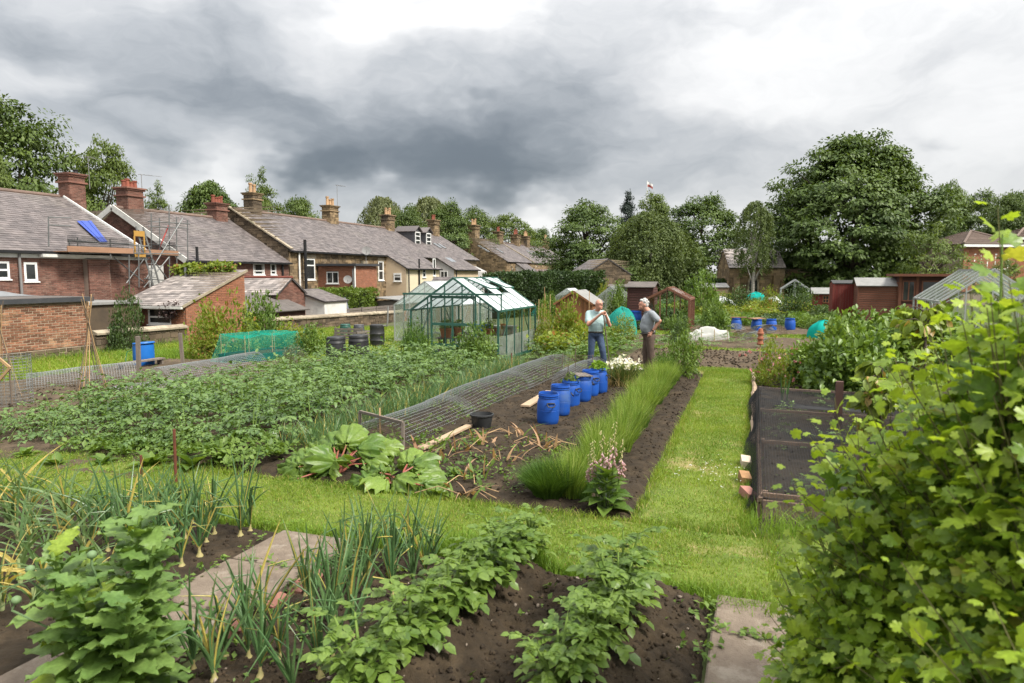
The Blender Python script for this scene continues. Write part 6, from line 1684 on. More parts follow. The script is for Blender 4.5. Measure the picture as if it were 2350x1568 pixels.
mesh_panel('mesh_panel', 'upright wire panel standing at the far end of the tunnel', 'panel', G(1242, 856), Vector((.95, .25, 0)), (0, 0, 1), 1.25, .42, .06, .003, M_WIRED)
for i, (u, v, h) in enumerate(((1302, 900, .55), (1319, 880, .75), (1290, 860, .5), (1358, 858, .45), (1253, 880, .4))):
    p = G(u, v); tag(inst('stake', MB().tube([(0, 0, -.05), (.015, 0, h)], .009, 5).mesh('stake', M_CANED), None, p), ['short dark stake before the third blue drum', 'tall dark stake beside the slatted drum', 'thin stake at the left of the upright wire panel', 'thin stake in front of the bald man', 'thin stake inside the tunnel wire'][i], 'stake')
cg = thing('wire_cage', 'tall round wire cage at the left edge', 'cage', G(32, 932)); mb = MB()
for k in range(26): an = 2 * math.pi * k / 26; mb.tube([(.32 * math.cos(an), .32 * math.sin(an), 0), (.32 * math.cos(an), .32 * math.sin(an), 1.0)], .003, 3, False)
for z in range(18): mb.tube([(.32 * math.cos(2 * math.pi * k / 24), .32 * math.sin(2 * math.pi * k / 24), z * .058) for k in range(25)], .003, 3, False)
mb.build('wire_mesh', M_WIRE, cg, kind='stuff'); MB().tube([(.25, -.2, 0), (.25, -.2, 1.05)], .015, 6).build('post', M_CANED, cg)
p = G(32, 932); fr = thing('sieve_frame', 'square wooden slatted frame hung askew on the cage', 'frame', (p.x, p.y - .38, p.z + .78), .35)
ro = Matrix.Rotation(.75, 4, 'Y')
for k in range(14): MB().beam(ro @ Vector((-.24 + k * .037, 0, -.25)), ro @ Vector((-.24 + k * .037, 0, .25)), .006).build('rod', M_CANED, fr)
for s, e in (((-.26, 0, -.26), (.26, 0, -.26)), ((.26, 0, -.26), (.26, 0, .26)), ((.26, 0, .26), (-.26, 0, .26)), ((-.26, 0, .26), (-.26, 0, -.26))): MB().beam(ro @ Vector(s), ro @ Vector(e), .03, .045).build('rail', M_CANE, fr)

def wigwam(label, p, n, r, h, seed, r0=.009):
    t = thing('cane_wigwam', label, 'wigwam', p); rr = random.Random(seed)
    for k in range(n):
        a = 2 * math.pi * k / n + rr.uniform(-.2, .2); q = rr.uniform(.8, 1.15) * r
        base = Vector((q * math.cos(a), q * math.sin(a), -.05)); top = Vector((-.10 * math.cos(a) + rr.uniform(-.04, .04), -.10 * math.sin(a) + rr.uniform(-.04, .04), h * rr.uniform(.96, 1.08)))
        mid = base.lerp(top, .5) + Vector((rr.uniform(-.02, .02), rr.uniform(-.02, .02), 0))
        MB().tube([base, mid, top], r0, 5).build('cane', M_CANE if k % 3 else M_CANED, t)
    MB().tube([(.05 * math.cos(x * .8), .05 * math.sin(x * .8), h * .9 + .004 * x) for x in range(12)], .008, 4).build('string', M_CANE, t)
    return t
wigwam('wigwam of bamboo canes tied at the top on the left bed', G(212, 898), 9, .32, 1.98, 1)
wigwam('thinner cane wigwam behind the wire cage', G(14, 915), 5, .28, 1.9, 2)
for i, (u, v, h, w, lab) in enumerate(((320, 890, 1.15, .075, 'thick grey timber post in front of the blue water barrel'), (420, 842, .95, .08, 'grey timber post left of the yellow shrub'), (1005, 0, 0, 0, ''))):
    if h:
        p = G(u, v); o = MB().box(-w / 2, w / 2, -w / 2, w / 2, -.1, h).build('fence_post', M_POST); o.location = p; o.rotation_euler = (.02, .03 * (1 - 2 * i), .4); tag(o, lab, 'post')
bn_ = thing('low_bench', 'low rough wooden bench beside the blue water barrel', 'bench', G(335, 842))
MB().box(-.15, .1, -.9, .6, .16, .2).build('seat', M_POST, bn_)
for y in (-.8, .5): MB().box(-.12, .07, y, y + .06, 0, .16).build('leg', M_POST, bn_)
o = MB().tube([(0, 0, -.05), (.01, 0, .62)], .016, 6).build('iron_rod', M_RUST); o.location = G(404, 1112); tag(o, 'rusty iron rod upright at the lawn edge', 'rod')
o = MB().tube([(0, 0, -.05), (.0, .01, .3)], .014, 6).build('iron_rod', M_RUST); o.location = G(325, 1106); tag(o, 'short dark peg at the lawn edge left of the rusty rod', 'rod')
o = MB().tube([(0, 0, -.05), (.0, .01, .42)], .014, 6).build('iron_rod', M_RUST); o.location = G(1174, 850); tag(o, 'thin rusty rod in front of the green glasshouse', 'rod')
# bean canes behind the bald man
cn = [(1236, 1.35), (1247, 1.5), (1252, 1.7), (1262, 1.5), (1240, 1.2), (1256, 1.1), (1216, 1.3), (1225, 1.2), (1319, 1.55), (1352, 1.6), (1199, 1.2)]
for i, (u, h) in enumerate(cn):
    p = atD(u, HZ, 22.5 + (i % 3) * .5); p.z = float(gz(p.x, p.y)); o = MB().tube([(0, 0, -.05), (.06 * math.sin(i * 2.1), .05, h * 1.1)], .012, 5).build('bean_cane', M_CANE); o.location = p
    tag(o, 'bamboo bean cane standing upright among the vines right of the glasshouse', 'cane', 'bean canes among the vines')

# green netted raised bed
rb_c = (G(520, 838) + G(668, 812)) / 2
rb = thing('raised_bed', 'dark teal raised bed with soil under the green net', 'raised bed', (rb_c.x, rb_c.y, float(gz(rb_c.x, rb_c.y))), -.15)
M_TEAL = pmat('teal_board', (.012, .06, .055), (.010, .045, .042), 4, .6)
for a in ((-.55, .55, -1.05, -1.02), (-.55, .55, 1.02, 1.05), (-.58, -.55, -1.05, 1.05), (.55, .58, -1.05, 1.05)): MB().box(*a, 0, .24).build('side_board', M_TEAL, rb)
MB().box(-.55, .55, -1.02, 1.02, 0, .19).build('soil', M_SOIL, rb)
nt = thing('net_cover', 'bright green net draped over posts above the teal bed', 'net', rb.location, -.15)
def ncov(u_, v_):
    x, y = (u_ - .5) * 1.25, (v_ - .5) * 2.3
    e = max(abs(u_ - .5), abs(v_ - .5)) * 2
    sag = .12 * math.sin(math.pi * ((v_ * 2) % 1)) * math.sin(math.pi * u_)
    z = .78 - sag + .05 * float(vnoise(x * 3, y * 3, 8))
    if e > .86: z = z * max(0, 1 - (e - .86) / .14) + .03; x *= 1 + (e - .86) * .9; y *= 1 + (e - .86) * .5
    return (x, y, z)
cloth('net', ncov, 30, 44, netmat('green_netting', (.02, .36, .26), .14), nt, 'stuff')
mb = MB()
for k in (0, 3, 8): mb.tube([ncov(k / 8, j / 20) for j in range(21)], .004, 3, False)
for k in (0, 6, 12): mb.tube([ncov(j / 16, k / 12) for j in range(17)], .004, 3, False)
mb.build('net_cords', pmat('net_cord', (.03, .45, .32), None, 5, .7), nt, kind='stuff')
for x in (-.5, .5):
    for y in (-1.0, 0, 1.0): MB().tube([(x, y, 0), (x, y, .8)], .012, 5).build('post', M_CANE, nt)

# turquoise nets and domes, fleece, hoops in the far plots
M_TURQ = netmat('turquoise_net', (.04, .42, .35), .5)
def dome(name, label, cat, p, rx, ry, h, mat, seed, n=20, pleat=.06):
    t = thing(name, label, cat, p)
    def f(u_, v_):
        a = 2 * math.pi * u_; s = math.sin(math.pi / 2 * min(1, v_ * 1.02)); rr = (1 - v_ ** 2.4) ** .5 if v_ < 1 else 0
        k = 1 + pleat * math.sin(a * 9 + seed) + pleat * math.sin(a * 5 + seed * 2)
        return (rx * rr * k * math.cos(a), ry * rr * k * math.sin(a), h * v_ ** .9 * (1 + .06 * math.sin(a * 3 + seed)))
    cloth('cover', f, 40, 10, mat, t)
    for k in range(3):
        a = math.pi * k / 3; MB().tube([(rx * math.cos(a) * c_, ry * math.sin(a) * c_, h * .99 * (1 - c_ * c_) ** .6) for c_ in (-.98, -.7, -.35, 0, .35, .7, .98)], .01, 5).build('hoop', M_BLACK, t)
    return t
dome('net_tent', 'turquoise netting hung over a frame between the two men', 'net', G(1425, 770), .55, .6, 1.05, M_TURQ, 1)
dome('net_tunnel', 'turquoise net tunnel at the edge of the currant bushes', 'net', G(1890, 775), .55, .9, .62, netmat('turquoise_solid', (.02, .42, .36), .85), 2)
dome('net_dome', 'small turquoise net dome far off in the allotments', 'net', G(1734, 697), .8, .8, .9, netmat('turquoise_solid', (.02, .42, .36), .85), 3)
dome('white_dome', 'white fleece dome beside the round bush in the far plots', 'fleece', G(1655, 718), .85, .85, .95, netmat('white_fleece', (.75, .77, .76), .7), 4)
dome('white_dome', 'grey-white covered hoop further off left of the far bushes', 'fleece', G(1775, 712), .5, .6, .9, netmat('white_fleece', (.75, .77, .76), .7), 5)
fl_ = thing('fleece_cover', 'white fleece sheet pegged over a low row in the middle plot', 'fleece', G(1618, 780), .35)
cloth('fleece', lambda a, b: ((a - .5) * 1.5, (b - .5) * .8, .42 * math.sin(math.pi * b) ** .5 * (.45 + .8 * float(vnoise(a * 7, b * 3, 4))) + .01), 40, 16, netmat('white_fleece2', (.70, .70, .66), .55), fl_)
for x in (-.7, -.25, .2, .65): MB().tube([(x, -.42, 0), (x, -.42, .4)], .012, 5).build('peg', M_CANE, fl_)
for i, (u, v, r) in enumerate(((1670, 772, .42), (1700, 780, .3), (1738, 768, .36), (1765, 772, .4), (1722, 786, .3))):
    p = G(u, v); mesh_tunnel(['grey wire hoop tunnel left of the far blue drums', 'small brown wire hoop in front of the far drums', 'grey wire hoop between two far drums', 'pale wire hoop tunnel behind the third far drum', 'low wire hoop at the front of the far plot'][i], p, p + Vector((.3, .9, 0)), r, r * 1.0, .07, .005, 20 + i, M_WIRE if i % 2 == 0 else M_WIRED)
pt = thing('terracotta_stack', 'three terracotta pots stacked on a cane above the roses', 'pots', G(1743, 838)); MB().tube([(0, 0, 0), (0, 0, .95)], .012, 5).build('cane', M_CANE, pt)
for k in range(3): MB().lathe([(.075, 0), (.085, .04), (.07, .05), (.05, .15), (.001, .15)], 12, (0, 0, .52 + k * .13), False, False).build('pot', M_TERRA, pt, True)

# black net cage over the right-hand bed
M_BNET = pmat('black_net', (.012, .012, .013), (.02, .02, .02), 6, .7)
M_OLDW = pmat('old_frame_timber', (.20, .135, .095), (.13, .09, .065), 4, .9, .4, 40, island=.2)
cgx0, cgx1, cgy0, cgy1, cgh = .14, 2.2, 6.75, 13.2, .25
cage = thing('net_cage', 'low timber cage covered in black netting right of the grass path', 'net cage', (cgx0, cgy0, 0))
wx_, wy_ = cgx1 - cgx0, cgy1 - cgy0
for y in (0, 2.2, 4.3, wy_):
    MB().box(.0, wx_, y - .02, y + .02, cgh - .05, cgh - .01).build('cross_bar', M_OLDW, cage)
    for x in (.02, wx_ - .02): MB().box(x - .025, x + .025, y + .025, y + .075, 0, cgh - .005).build('post', M_OLDW, cage)
for x in (-.02, wx_ + .02): MB().box(x - .018, x + .018, -.05, wy_ + .05, cgh - .11, cgh - .052).build('side_rail', M_OLDW, cage)
MB().box(-.05, -.02, -.05, wy_, 0, .16).build('base_board', M_OLDW, cage); MB().box(0, wx_, -.06, -.03, 0, .18).build('base_board', M_OLDW, cage)
mb = MB(); sp = .030
def topz(x, y): return cgh + .008 - .11 * abs(math.sin(math.pi * y / 2.2)) * math.sin(math.pi * min(1, max(0, x / wx_))) + .012 * float(vnoise(x * 4, y * 4, 3))
def strip(pts, w):
    for p, q in zip(pts, pts[1:]): mb.tube([p, q], w, 3, False)
for k in range(int(wx_ / sp)):
    x = k * sp; strip([(x, -.28, .01), (x, -.03, cgh - .02)] + [(x, j * wy_ / 18, topz(x, j * wy_ / 18)) for j in range(19)], .0020)
for k in range(int(wy_ / sp)):
    y = k * sp; strip([(-.18 + .04 * math.sin(y * 2), y, .01), (-.03, y, cgh - .03)] + [(j * wx_ / 6, y, topz(j * wx_ / 6, y)) for j in range(7)], .0020)
for k in range(8): strip([(-.15 + .02 * k, 0, .04 * k), (-.15 + .02 * k, wy_, .04 * k)], .002); strip([(0, -.24 + .026 * k, .045 * k), (wx_, -.24 + .026 * k, .045 * k)], .002)
mb.build('netting', M_BNET, cage, kind='stuff')
o = MB().box(-.05, .05, -.05, .05, -.1, .72).build('timber_post', pmat('red_brown_post', (.10, .055, .042), (.075, .042, .034), 5, .9)); o.location = G(1922, 985); tag(o, 'dark reddish timber post rising behind the black net cage', 'post')
for i, (u, v, col, rz) in enumerate(((1716, 1148, (.36, .17, .13), .5), (1708, 1110, (.30, .17, .08), .2), (1710, 1072, (.52, .42, .32), .1))):
    mb = MB(); mb.obox((0, 0, .04), (.055, 0, 0), (0, .10, 0), (0, 0, .04)); o = mb.build('loose_brick', pmat('loose_brick%d' % i, col, None, 10, .9, .4, 40)); p = G(u, v); o.location = (p.x, p.y, .03); o.rotation_euler = (.15, .1, rz)
    tag(o, ['pink brick weighing down the near corner of the black net', 'orange stone holding the black net edge', 'pale timber end poking out under the black net'][i], 'brick')
# rough log edging along the path
for k in range(5):
    y = 9.6 + k * 1.35; o = MB().tube([(0, 0, 0), (.015, .65, .012), (-.01, 1.3, 0)], [.04, .045, .038], 7).build('edging_log', pmat('edging_log', (.34, .25, .17), (.24, .175, .12), 5, .9, .4, 30)); o.location = (.05 + .015 * math.sin(k * 3), y, .06)
    tag(o, ['nearest', 'second', 'third', 'fourth', 'farthest'][k] + ' weathered pole of the edging along the right side of the grass path', 'edging', 'edging poles along the grass path')

# ------------------------------------------------------------------ plants
M_POT = lmat('potato_leaf', (.050, .108, .020), (.145, .230, .050), .28, .36, 1.4, .6)
M_POTN = lmat('potato_leaf_near', (.072, .135, .020), (.178, .262, .046), .36, .40, 3, .45)
M_STEM = pmat('green_stem', (.16, .24, .05), (.12, .19, .04), 6, .6)
M_ONI = lmat('onion_leaf', (.050, .120, .038), (.125, .215, .075), .25, .4, 3, .5, (.42, .34, .08), .10)
M_ONIB = pmat('onion_bulb', (.25, .235, .09), (.33, .27, .12), 30, .6)
M_CURR = lmat('currant_leaf', (.095, .180, .026), (.245, .360, .055), .45, .42, 2.2, .45, (.40, .40, .07), .03)
M_YEL = lmat('yellow_green_leaf', (.10, .15, .018), (.24, .29, .035), .4, .5, 1.4, .3, (.32, .16, .06), .06)
M_MID = lmat('mid_green_leaf', (.062, .120, .02), (.160, .240, .042), .35, .5, 1.4)
M_DARKL = lmat('dark_green_leaf', (.03, .06, .016), (.08, .125, .032), .3, .5, 1.4)
M_GREYL = lmat('grey_green_leaf', (.09, .11, .06), (.17, .19, .11), .3, .6, 1.4)
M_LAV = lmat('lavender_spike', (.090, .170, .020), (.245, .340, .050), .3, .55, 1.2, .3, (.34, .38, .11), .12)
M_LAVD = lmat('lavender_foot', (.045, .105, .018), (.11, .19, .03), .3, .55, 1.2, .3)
M_POPPY = lmat('poppy_leaf', (.100, .185, .046), (.205, .310, .080), .38, .45, 5, .4, (.24, .33, .04), .08)
M_RHU = lmat('rhubarb_leaf', (.070, .140, .020), (.185, .275, .040), .32, .42, 6, .45)
M_RHS = pmat('rhubarb_stalk', (.27, .055, .048), (.20, .10, .05), 6, .5)
M_DEAD = lmat('withered_leaf', (.30, .16, .085), (.46, .30, .18), .3, .7, 3)
M_STRAW = lmat('straw_blade', (.28, .20, .085), (.42, .32, .15), .3, .7, 3)
M_WHITEF = lmat('white_petal', (.70, .68, .64), (.82, .80, .76), .35, .5, 3)
M_PINK = lmat('pink_petal', (.46, .17, .20), (.58, .30, .32), .35, .5, 3)
M_FOX = lmat('foxglove_bell', (.52, .33, .36), (.62, .48, .46), .4, .5, 3)
M_FOXB = lmat('foxglove_bud', (.36, .36, .16), (.50, .42, .24), .35, .5, 3)

def bush_mesh(key, mat, rx, ry, h, n, leaf, seed, T=None, rag=.3, low=.0, up=.3, clump=26):
    r = np.random.default_rng(seed); nc = max(20, n // clump)
    d = rdir(nc, r); d[:, 2] = np.abs(d[:, 2]) * 1.15 - .12
    lob = vnoise(d[:, 0] * 2.5 + 5, d[:, 1] * 2.5 + d[:, 2] * 2, seed)
    rad = (.35 + .65 * r.random(nc) ** .45) * (1 - rag + 2 * rag * lob)
    C = d * rad[:, None] * np.array([rx, ry, h])
    C[:, 2] = np.clip(C[:, 2] + low, .03, None)
    k = np.repeat(np.arange(nc), clump); m = len(k)
    sz = min(rx, ry, h) * .26
    off = rdir(m, r) * (r.random((m, 1)) ** .5) * sz
    P = C[k] + off; P[:, 2] = np.maximum(P[:, 2], .02)
    D = d[k] * .8 + rdir(m, r) * .7 + np.array([0, 0, up - .3]); Nn = d[k] * .6 + np.array([0, 0, .7]) + rdir(m, r) * .5
    V, F = scatter(T or T_DIA, P, D, Nn, leaf * r.uniform(.6, 1.35, m))
    return np_mesh('foliage_' + key, V, F, mat), C

def stems_mesh(key, mat, C, n, r0, seed):
    r = random.Random(seed); mb = MB()
    for k in range(n):
        c = Vector(C[r.randrange(len(C))]); b = Vector((c.x * .15 + r.uniform(-.05, .05), c.y * .15 + r.uniform(-.05, .05), 0)); mb.tube([b, b.lerp(c, .5) + Vector((0, 0, .08 * c.length)), c], [r0, r0 * .7, r0 * .3], 5, False)
    return mb.mesh('stems_' + key, mat)
BUSH = {}
def bush_proto(key, mat, rx, ry, h, n, leaf, seed, stem=M_BARK, ns=14, r0=.012, **kw):
    me, C = bush_mesh(key, mat, rx, ry, h, n, leaf, seed, **kw); BUSH[key] = (me, stems_mesh(key, stem, C, ns, r0, seed))
def bush(key, label, p, s=1.0, rz=0, name='shrub', cat='shrub', group=None, sz=None):
    me, st_ = BUSH[key]; t = thing(name, label, cat, (p[0], p[1], float(gz(p[0], p[1]))), rz, group)
    t.scale = (s, s, s if sz is None else sz)
    o = inst('foliage', me, t); o['kind'] = 'stuff'; inst('stems', st_, t)
    return t
def bushP(key, label, u, vbase, wpx, vtop, rz=0, name='shrub', cat='shrub', rx=1.0, h=1.0):
    p = G(u, vbase); D = -SA * p.x + CA * p.y; s = wpx / 2 * D / FPX / rx; zt = atD(u, vtop, D).z - float(gz(p.x, p.y))
    return bush(key, label, p, s, rz, name, cat, None, zt / h)

bush_proto('yel', M_YEL, 1, 1, 1, 2600, .11, 401, rag=.4, T=T_DIA)
bush_proto('yel2', M_YEL, 1, 1, 1, 2200, .10, 402, rag=.45)
bush_proto('mid', M_MID, 1, 1, 1, 3000, .10, 403, rag=.3)
bush_proto('mid2', M_MID, 1, 1, 1, 2600, .12, 404, rag=.4, T=T_LEAF)
bush_proto('dark', M_DARKL, 1, 1, 1, 3200, .09, 405, rag=.25)
bush_proto('grey', M_GREYL, 1, 1, 1, 3200, .08, 406, rag=.2)
bush_proto('broad', M_MID, 1, 1, 1, 900, .24, 407, rag=.4, T=T_LEAF)
bush_proto('fine', M_LAVD, 1, 1, 1, 4200, .09, 408, rag=.25)
B = bushP
def ivy(name, label, p0, p1, w, h, n, mat, leaf, seed):
    r = np.random.default_rng(seed); p0, p1 = Vector(p0), Vector(p1); t = thing(name, label, 'ivy', p0); d = np.array(p1 - p0); f = r.random(n)
    hh = h * (.35 + .9 * fbm(f * 7, f * 0, 3, seed)); P = np.outer(f, d) + np.stack([r.normal(size=n) * w, r.normal(size=n) * w, r.random(n) * hh], 1); V, F = scatter(T_LEAF, P, rdir(n, r) + np.array([.3, -.5, 0]), rdir(n, r) * .6 + np.array([.2, -.4, .8]), leaf * r.uniform(.6, 1.4, n))
    inst('foliage', np_mesh('ivy', V, F, mat), t)['kind'] = 'stuff'
ivy('ivy', 'bright ivy heaped along the top of the slate outhouse roof', (-25.6, 25.15, 2.30), (-22.5, 25.15, 2.32), .16, .55, 2600, M_YEL, .15, 7)
ivy('creeper', 'dark purple creeper hanging at the outhouse window', (-23.1, 21.85, .45), (-22.3, 21.85, .5), .10, .75, 500, lmat('purple_leaf', (.035, .022, .022), (.075, .045, .040), .2, .6, 2), .09, 8)
B('yel', 'tall yellow-green shrub in front of the outhouse gable', 520, 815, 130, 700, .2)
B('yel2', 'yellow-green shrub with reddish tips beside the green net', 470, 822, 90, 745, 1.2)
B('mid2', 'loose shrub in front of the felt-roofed shed', 600, 800, 90, 705, .8)
B('yel', 'yellowish shrub covering the green compost bin', 655, 800, 110, 745, 2.2)
B('mid2', 'low leafy shrub left of the black compost bins', 715, 815, 70, 762, 1.7)
B('grey', 'rounded grey-green bush at the left of the compost bins', 672, 848, 76, 797, .5)
bush('dark', 'dark roses climbing beside the garage corner', (-21.3, 18.5), .62, .3, sz=1.85)
B('fine', 'feathery fennel-like clump left of the glasshouse door', 957, 838, 72, 752, .1)
B('mid2', 'leafy currant bush in front of the glasshouse right corner', 1090, 842, 92, 768, .6)
B('grey', 'pale santolina mound before the glasshouse', 1032, 842, 60, 808, .9)
B('fine', 'small yellow-green clump by the old glasshouse', 935, 795, 34, 772, 1.9)
B('yel', 'vigorous grape vine right of the glasshouse', 1300, 800, 100, 700, 1.1)
B('yel2', 'lower part of the vine at the glasshouse corner', 1250, 805, 60, 720, .4)
B('mid', 'round bright bush in front of the grey-haired man', 1562, 862, 98, 776, .7)
B('fine', 'low feathery plant beside the round bright bush', 1520, 870, 60, 815, .7)
B('yel2', 'yellowish bush just behind the bald man', 1430, 782, 70, 735, 2.6)
B('mid2', 'leafy bush right of the brown timber glasshouse', 1640, 770, 70, 705, 1.8)
B('mid', 'pea plants climbing behind the grey-haired man', 1555, 785, 56, 728, 2.9)
B('dark', 'round fruit bush in the far plots before the church', 1690, 725, 84, 668, .2)
B('dark', 'big rounded fruit bush left of the little red hut', 1832, 735, 96, 668, 1.2)
B('yel2', 'yellow-green bush between the two far fruit bushes', 1765, 725, 62, 672, .9)
B('mid2', 'tall loose shrub behind the brown timber glasshouse', 1610, 730, 90, 650, 2.0)
B('mid2', 'slender shrub between brown shed and dark shed', 1420, 735, 46, 668, .9)
B('yel', 'bright hazel showing above the little brown shed', 1385, 720, 40, 658, .9)
B('mid', 'leafy bush to the left of the little brown shed', 1255, 730, 60, 680, 1.5)
B('broad', 'big-leaved marrow plant at the far drums', 1845, 745, 76, 726, .2)
B('mid', 'low bean rows in front of the red shed', 1880, 755, 90, 725, .5)
B('dark', 'small dark bush at the corner of the brown glasshouse', 1560, 790, 40, 745, 2.0)
for i, (u, v, w, vt, k) in enumerate(((1480, 735, 70, 690, 'mid'), (1540, 712, 60, 688, 'dark'), (1590, 712, 60, 690, 'mid'), (1720, 705, 70, 688, 'mid'), (1660, 698, 60, 676, 'yel2'), (1790, 700, 70, 680, 'mid'), (1855, 703, 50, 680, 'mid2'), (1230, 715, 70, 668, 'dark'), (1180, 712, 60, 672, 'mid'), (1350, 700, 60, 672, 'yel2'), (1510, 745, 40, 712, 'mid2'), (1905, 745, 50, 718, 'fine'), (1680, 745, 60, 722, 'yel2'))):
    bushP(k, ['leafy crop in front of the dark brown shed', 'dark shrub seen over the brown glasshouse roof', 'low crops behind the brown glasshouse', 'small bushes beyond the far drums', 'yellowish bush before the low far hedge', 'green crops at the far turquoise dome', 'leafy shrub beside the little greenhouse frame', 'dark shrub below the clipped hedge left', 'mid green shrub behind the glasshouse ridge', 'yellowish shrub behind the brown shed roof', 'young tree against the dark shed', 'feathery crop beside the turquoise tunnel', 'yellowish rows behind the wire hoops'][i], u, v, w, vt, i * .7)
# currant and cherry masses on the right
M_CURM = lmat('currant_mass_leaf', (.080, .150, .026), (.195, .285, .055), .36, .42, 1.6, .45)
bush_proto('currant', M_CURM, 1, 1, 1, 5200, .135, 411, rag=.22, T=T_LEAF, clump=20)
bush_proto('currant2', M_CURM, 1, 1, 1, 4600, .15, 412, rag=.26, T=T_LEAF, clump=20)
B('currant', 'large blackcurrant bush behind the black net cage', 1940, 905, 190, 760, .3)
B('currant2', 'spreading currant bush in front of the brown shed', 2010, 845, 200, 732, 1.4)
B('currant', 'currant bush left of the turquoise net tunnel', 1850, 880, 110, 800, 2.4)
B('currant2', 'leafy currant bush below the summerhouse', 2120, 830, 180, 728, .9)
B('currant', 'currant bush in front of the silver glasshouse', 2240, 870, 180, 775, 2.0)
B('currant2', 'low currant branches right behind the net cage', 2040, 930, 170, 840, 3.0)
M_CHER = lmat('cherry_leaf', (.11, .17, .022), (.23, .29, .04), .42, .4, 2, .45, (.35, .24, .06), .05)
def cherry(label, u, vb, D, wpx, vt, seed):
    c = atD(u, HZ, D); zb = float(gz(c.x, c.y)); zt = atD(u, vt, D).z; t = thing('cherry_tree', label, 'tree', (c.x, c.y, zb)); r = np.random.default_rng(seed)
    h = zt - zb; w = wpx / 2 * D / FPX; mb = MB(); Ps = []; Ds = []
    mb.tube([(0, 0, 0), (.03, .02, h * .5), (0, 0, h)], [.03, .022, .008], 6)
    for k in range(15):
        a = r.uniform(0, 6.28); z0 = h * r.uniform(.35, .95); L = w * r.uniform(.5, 1.1)
        p0 = np.array([0, 0, z0]); p1 = p0 + np.array([math.cos(a) * L, math.sin(a) * L, .22 * L])
        mb.tube([p0, (p0 + p1) / 2 + np.array([0, 0, .05]), p1], [.012, .008, .004], 4, False)
        for j in range(26):
            f = r.random(); q = p0 + (p1 - p0) * f + r.normal(size=3) * .03; Ps.append(q); Ds.append((math.cos(a) * .5 + r.normal() * .5, math.sin(a) * .5 + r.normal() * .5, -.9 + r.normal() * .25))
    mb.build('trunk', M_BARK, t)
    Ps = np.array(Ps); Ds = np.array(Ds); n = len(Ps)
    V, F = scatter(T_LEAF, Ps, Ds, rdir(n, r) * .5 + np.array([.2, -.6, .6]), .15 * r.uniform(.7, 1.25, n))
    inst('crown', np_mesh('crown', V, F, M_CHER), t)
cherry('young cherry tree with drooping leaves before the silver glasshouse', 2130, 900, 9.0, 140, 690, 1)
cherry('second young cherry with drooping yellow-green leaves above the net cage', 2035, 930, 8.0, 120, 825, 2)

# ---- potato field
def potato_mesh(key, mat, seed, n, R, h, leaf):
    r = np.random.default_rng(seed); nc = n // 9
    a = r.uniform(0, 2 * np.pi, nc); q = np.sqrt(r.random(nc)); z = h * (1 - .62 * q ** 2) * r.uniform(.5, 1.05, nc)
    C = np.stack([q * R * np.cos(a), q * R * np.sin(a), z], 1); dd = np.stack([np.cos(a) * (.3 + q), np.sin(a) * (.3 + q), .35 - .5 * q], 1)
    dd /= np.linalg.norm(dd, axis=1, keepdims=True); side = np.cross(dd, np.array([0, 0, 1.0])); side /= np.linalg.norm(side, axis=1, keepdims=True)
    Ps, Ds, S = [], [], []
    for j in range(9):                      # compound leaf: pairs of leaflets and one at the tip
        f = (j // 2) / 4.0; s = 0 if j == 8 else (1 if j % 2 else -1)
        Ps.append(C + dd * (leaf * 2.6 * (f if s else 1.0))); Ds.append(dd * (.5 if s else 1.0) + side * s * .9 + np.array([0, 0, -.12]) + r.normal(size=(nc, 3)) * .18); S.append(leaf * (.65 + .35 * f if s else 1.15) * r.uniform(.85, 1.15, nc))
    P, D, S = np.concatenate(Ps), np.concatenate(Ds), np.concatenate(S); m = len(P)
    V, F = scatter(T_LEAF, P, D, np.array([0, 0, 1.0]) + rdir(m, r) * .45, S)
    mb = MB(); rr = random.Random(seed)
    for k in range(7):
        c = C[rr.randrange(nc)]; mb.tube([(c[0] * .1, c[1] * .1, 0), (c[0] * .6, c[1] * .6, c[2] * .6), tuple(c)], [.009, .008, .004], 4, False)
    V2, F2 = mbarr(mb)
    return np_mesh('potato_' + key, V, F, mat), np_mesh('potato_stem_' + key, V2, F2, M_STEM)
PM = [potato_mesh('f%d' % k, M_POT, 500 + k, 225, .41, .56, .088) for k in range(6)]
k = 0; rr = random.Random(5)
for row in range(7):
    x = -6.25 - row * .74; y = 6.9 - row * .06
    while y < 15.9 - (0, 0, 0, 0, .8, 1.8, 5.5)[row]:
        me = PM[k % 6]; s = rr.uniform(.85, 1.15) * (.75 if y < 7.4 else 1)
        t = thing('potato_plant', 'bushy potato plant in the big dense potato bed left of the wire tunnel', 'potato plant', (x + rr.uniform(-.06, .06), y, float(gz(x, y)) + .01), rr.uniform(0, 6.28), 'potato plants of the big bed')
        t.scale = (s, s, s * rr.uniform(.95, 1.25)); inst('foliage', me[0], t)['kind'] = 'stuff'; inst('stems', me[1], t); k += 1; y += rr.uniform(.36, .46)
for i, (u, v) in enumerate([(1240, 812), (1262, 820), (1285, 815), (1308, 822), (1330, 812), (1250, 832), (1300, 838), (1335, 830), (1410, 800), (1440, 806), (1400, 815), (1470, 800), (1530, 800), (1590, 800)]):
    p = G(u, v); me = PM[i % 6]; t = thing('potato_plant', 'low potato plant in the small bed around the two men', 'potato plant', (p.x, p.y, 0), i, 'potato plants near the men'); t.scale = (.95,) * 3
    inst('foliage', me[0], t)['kind'] = 'stuff'; inst('stems', me[1], t)
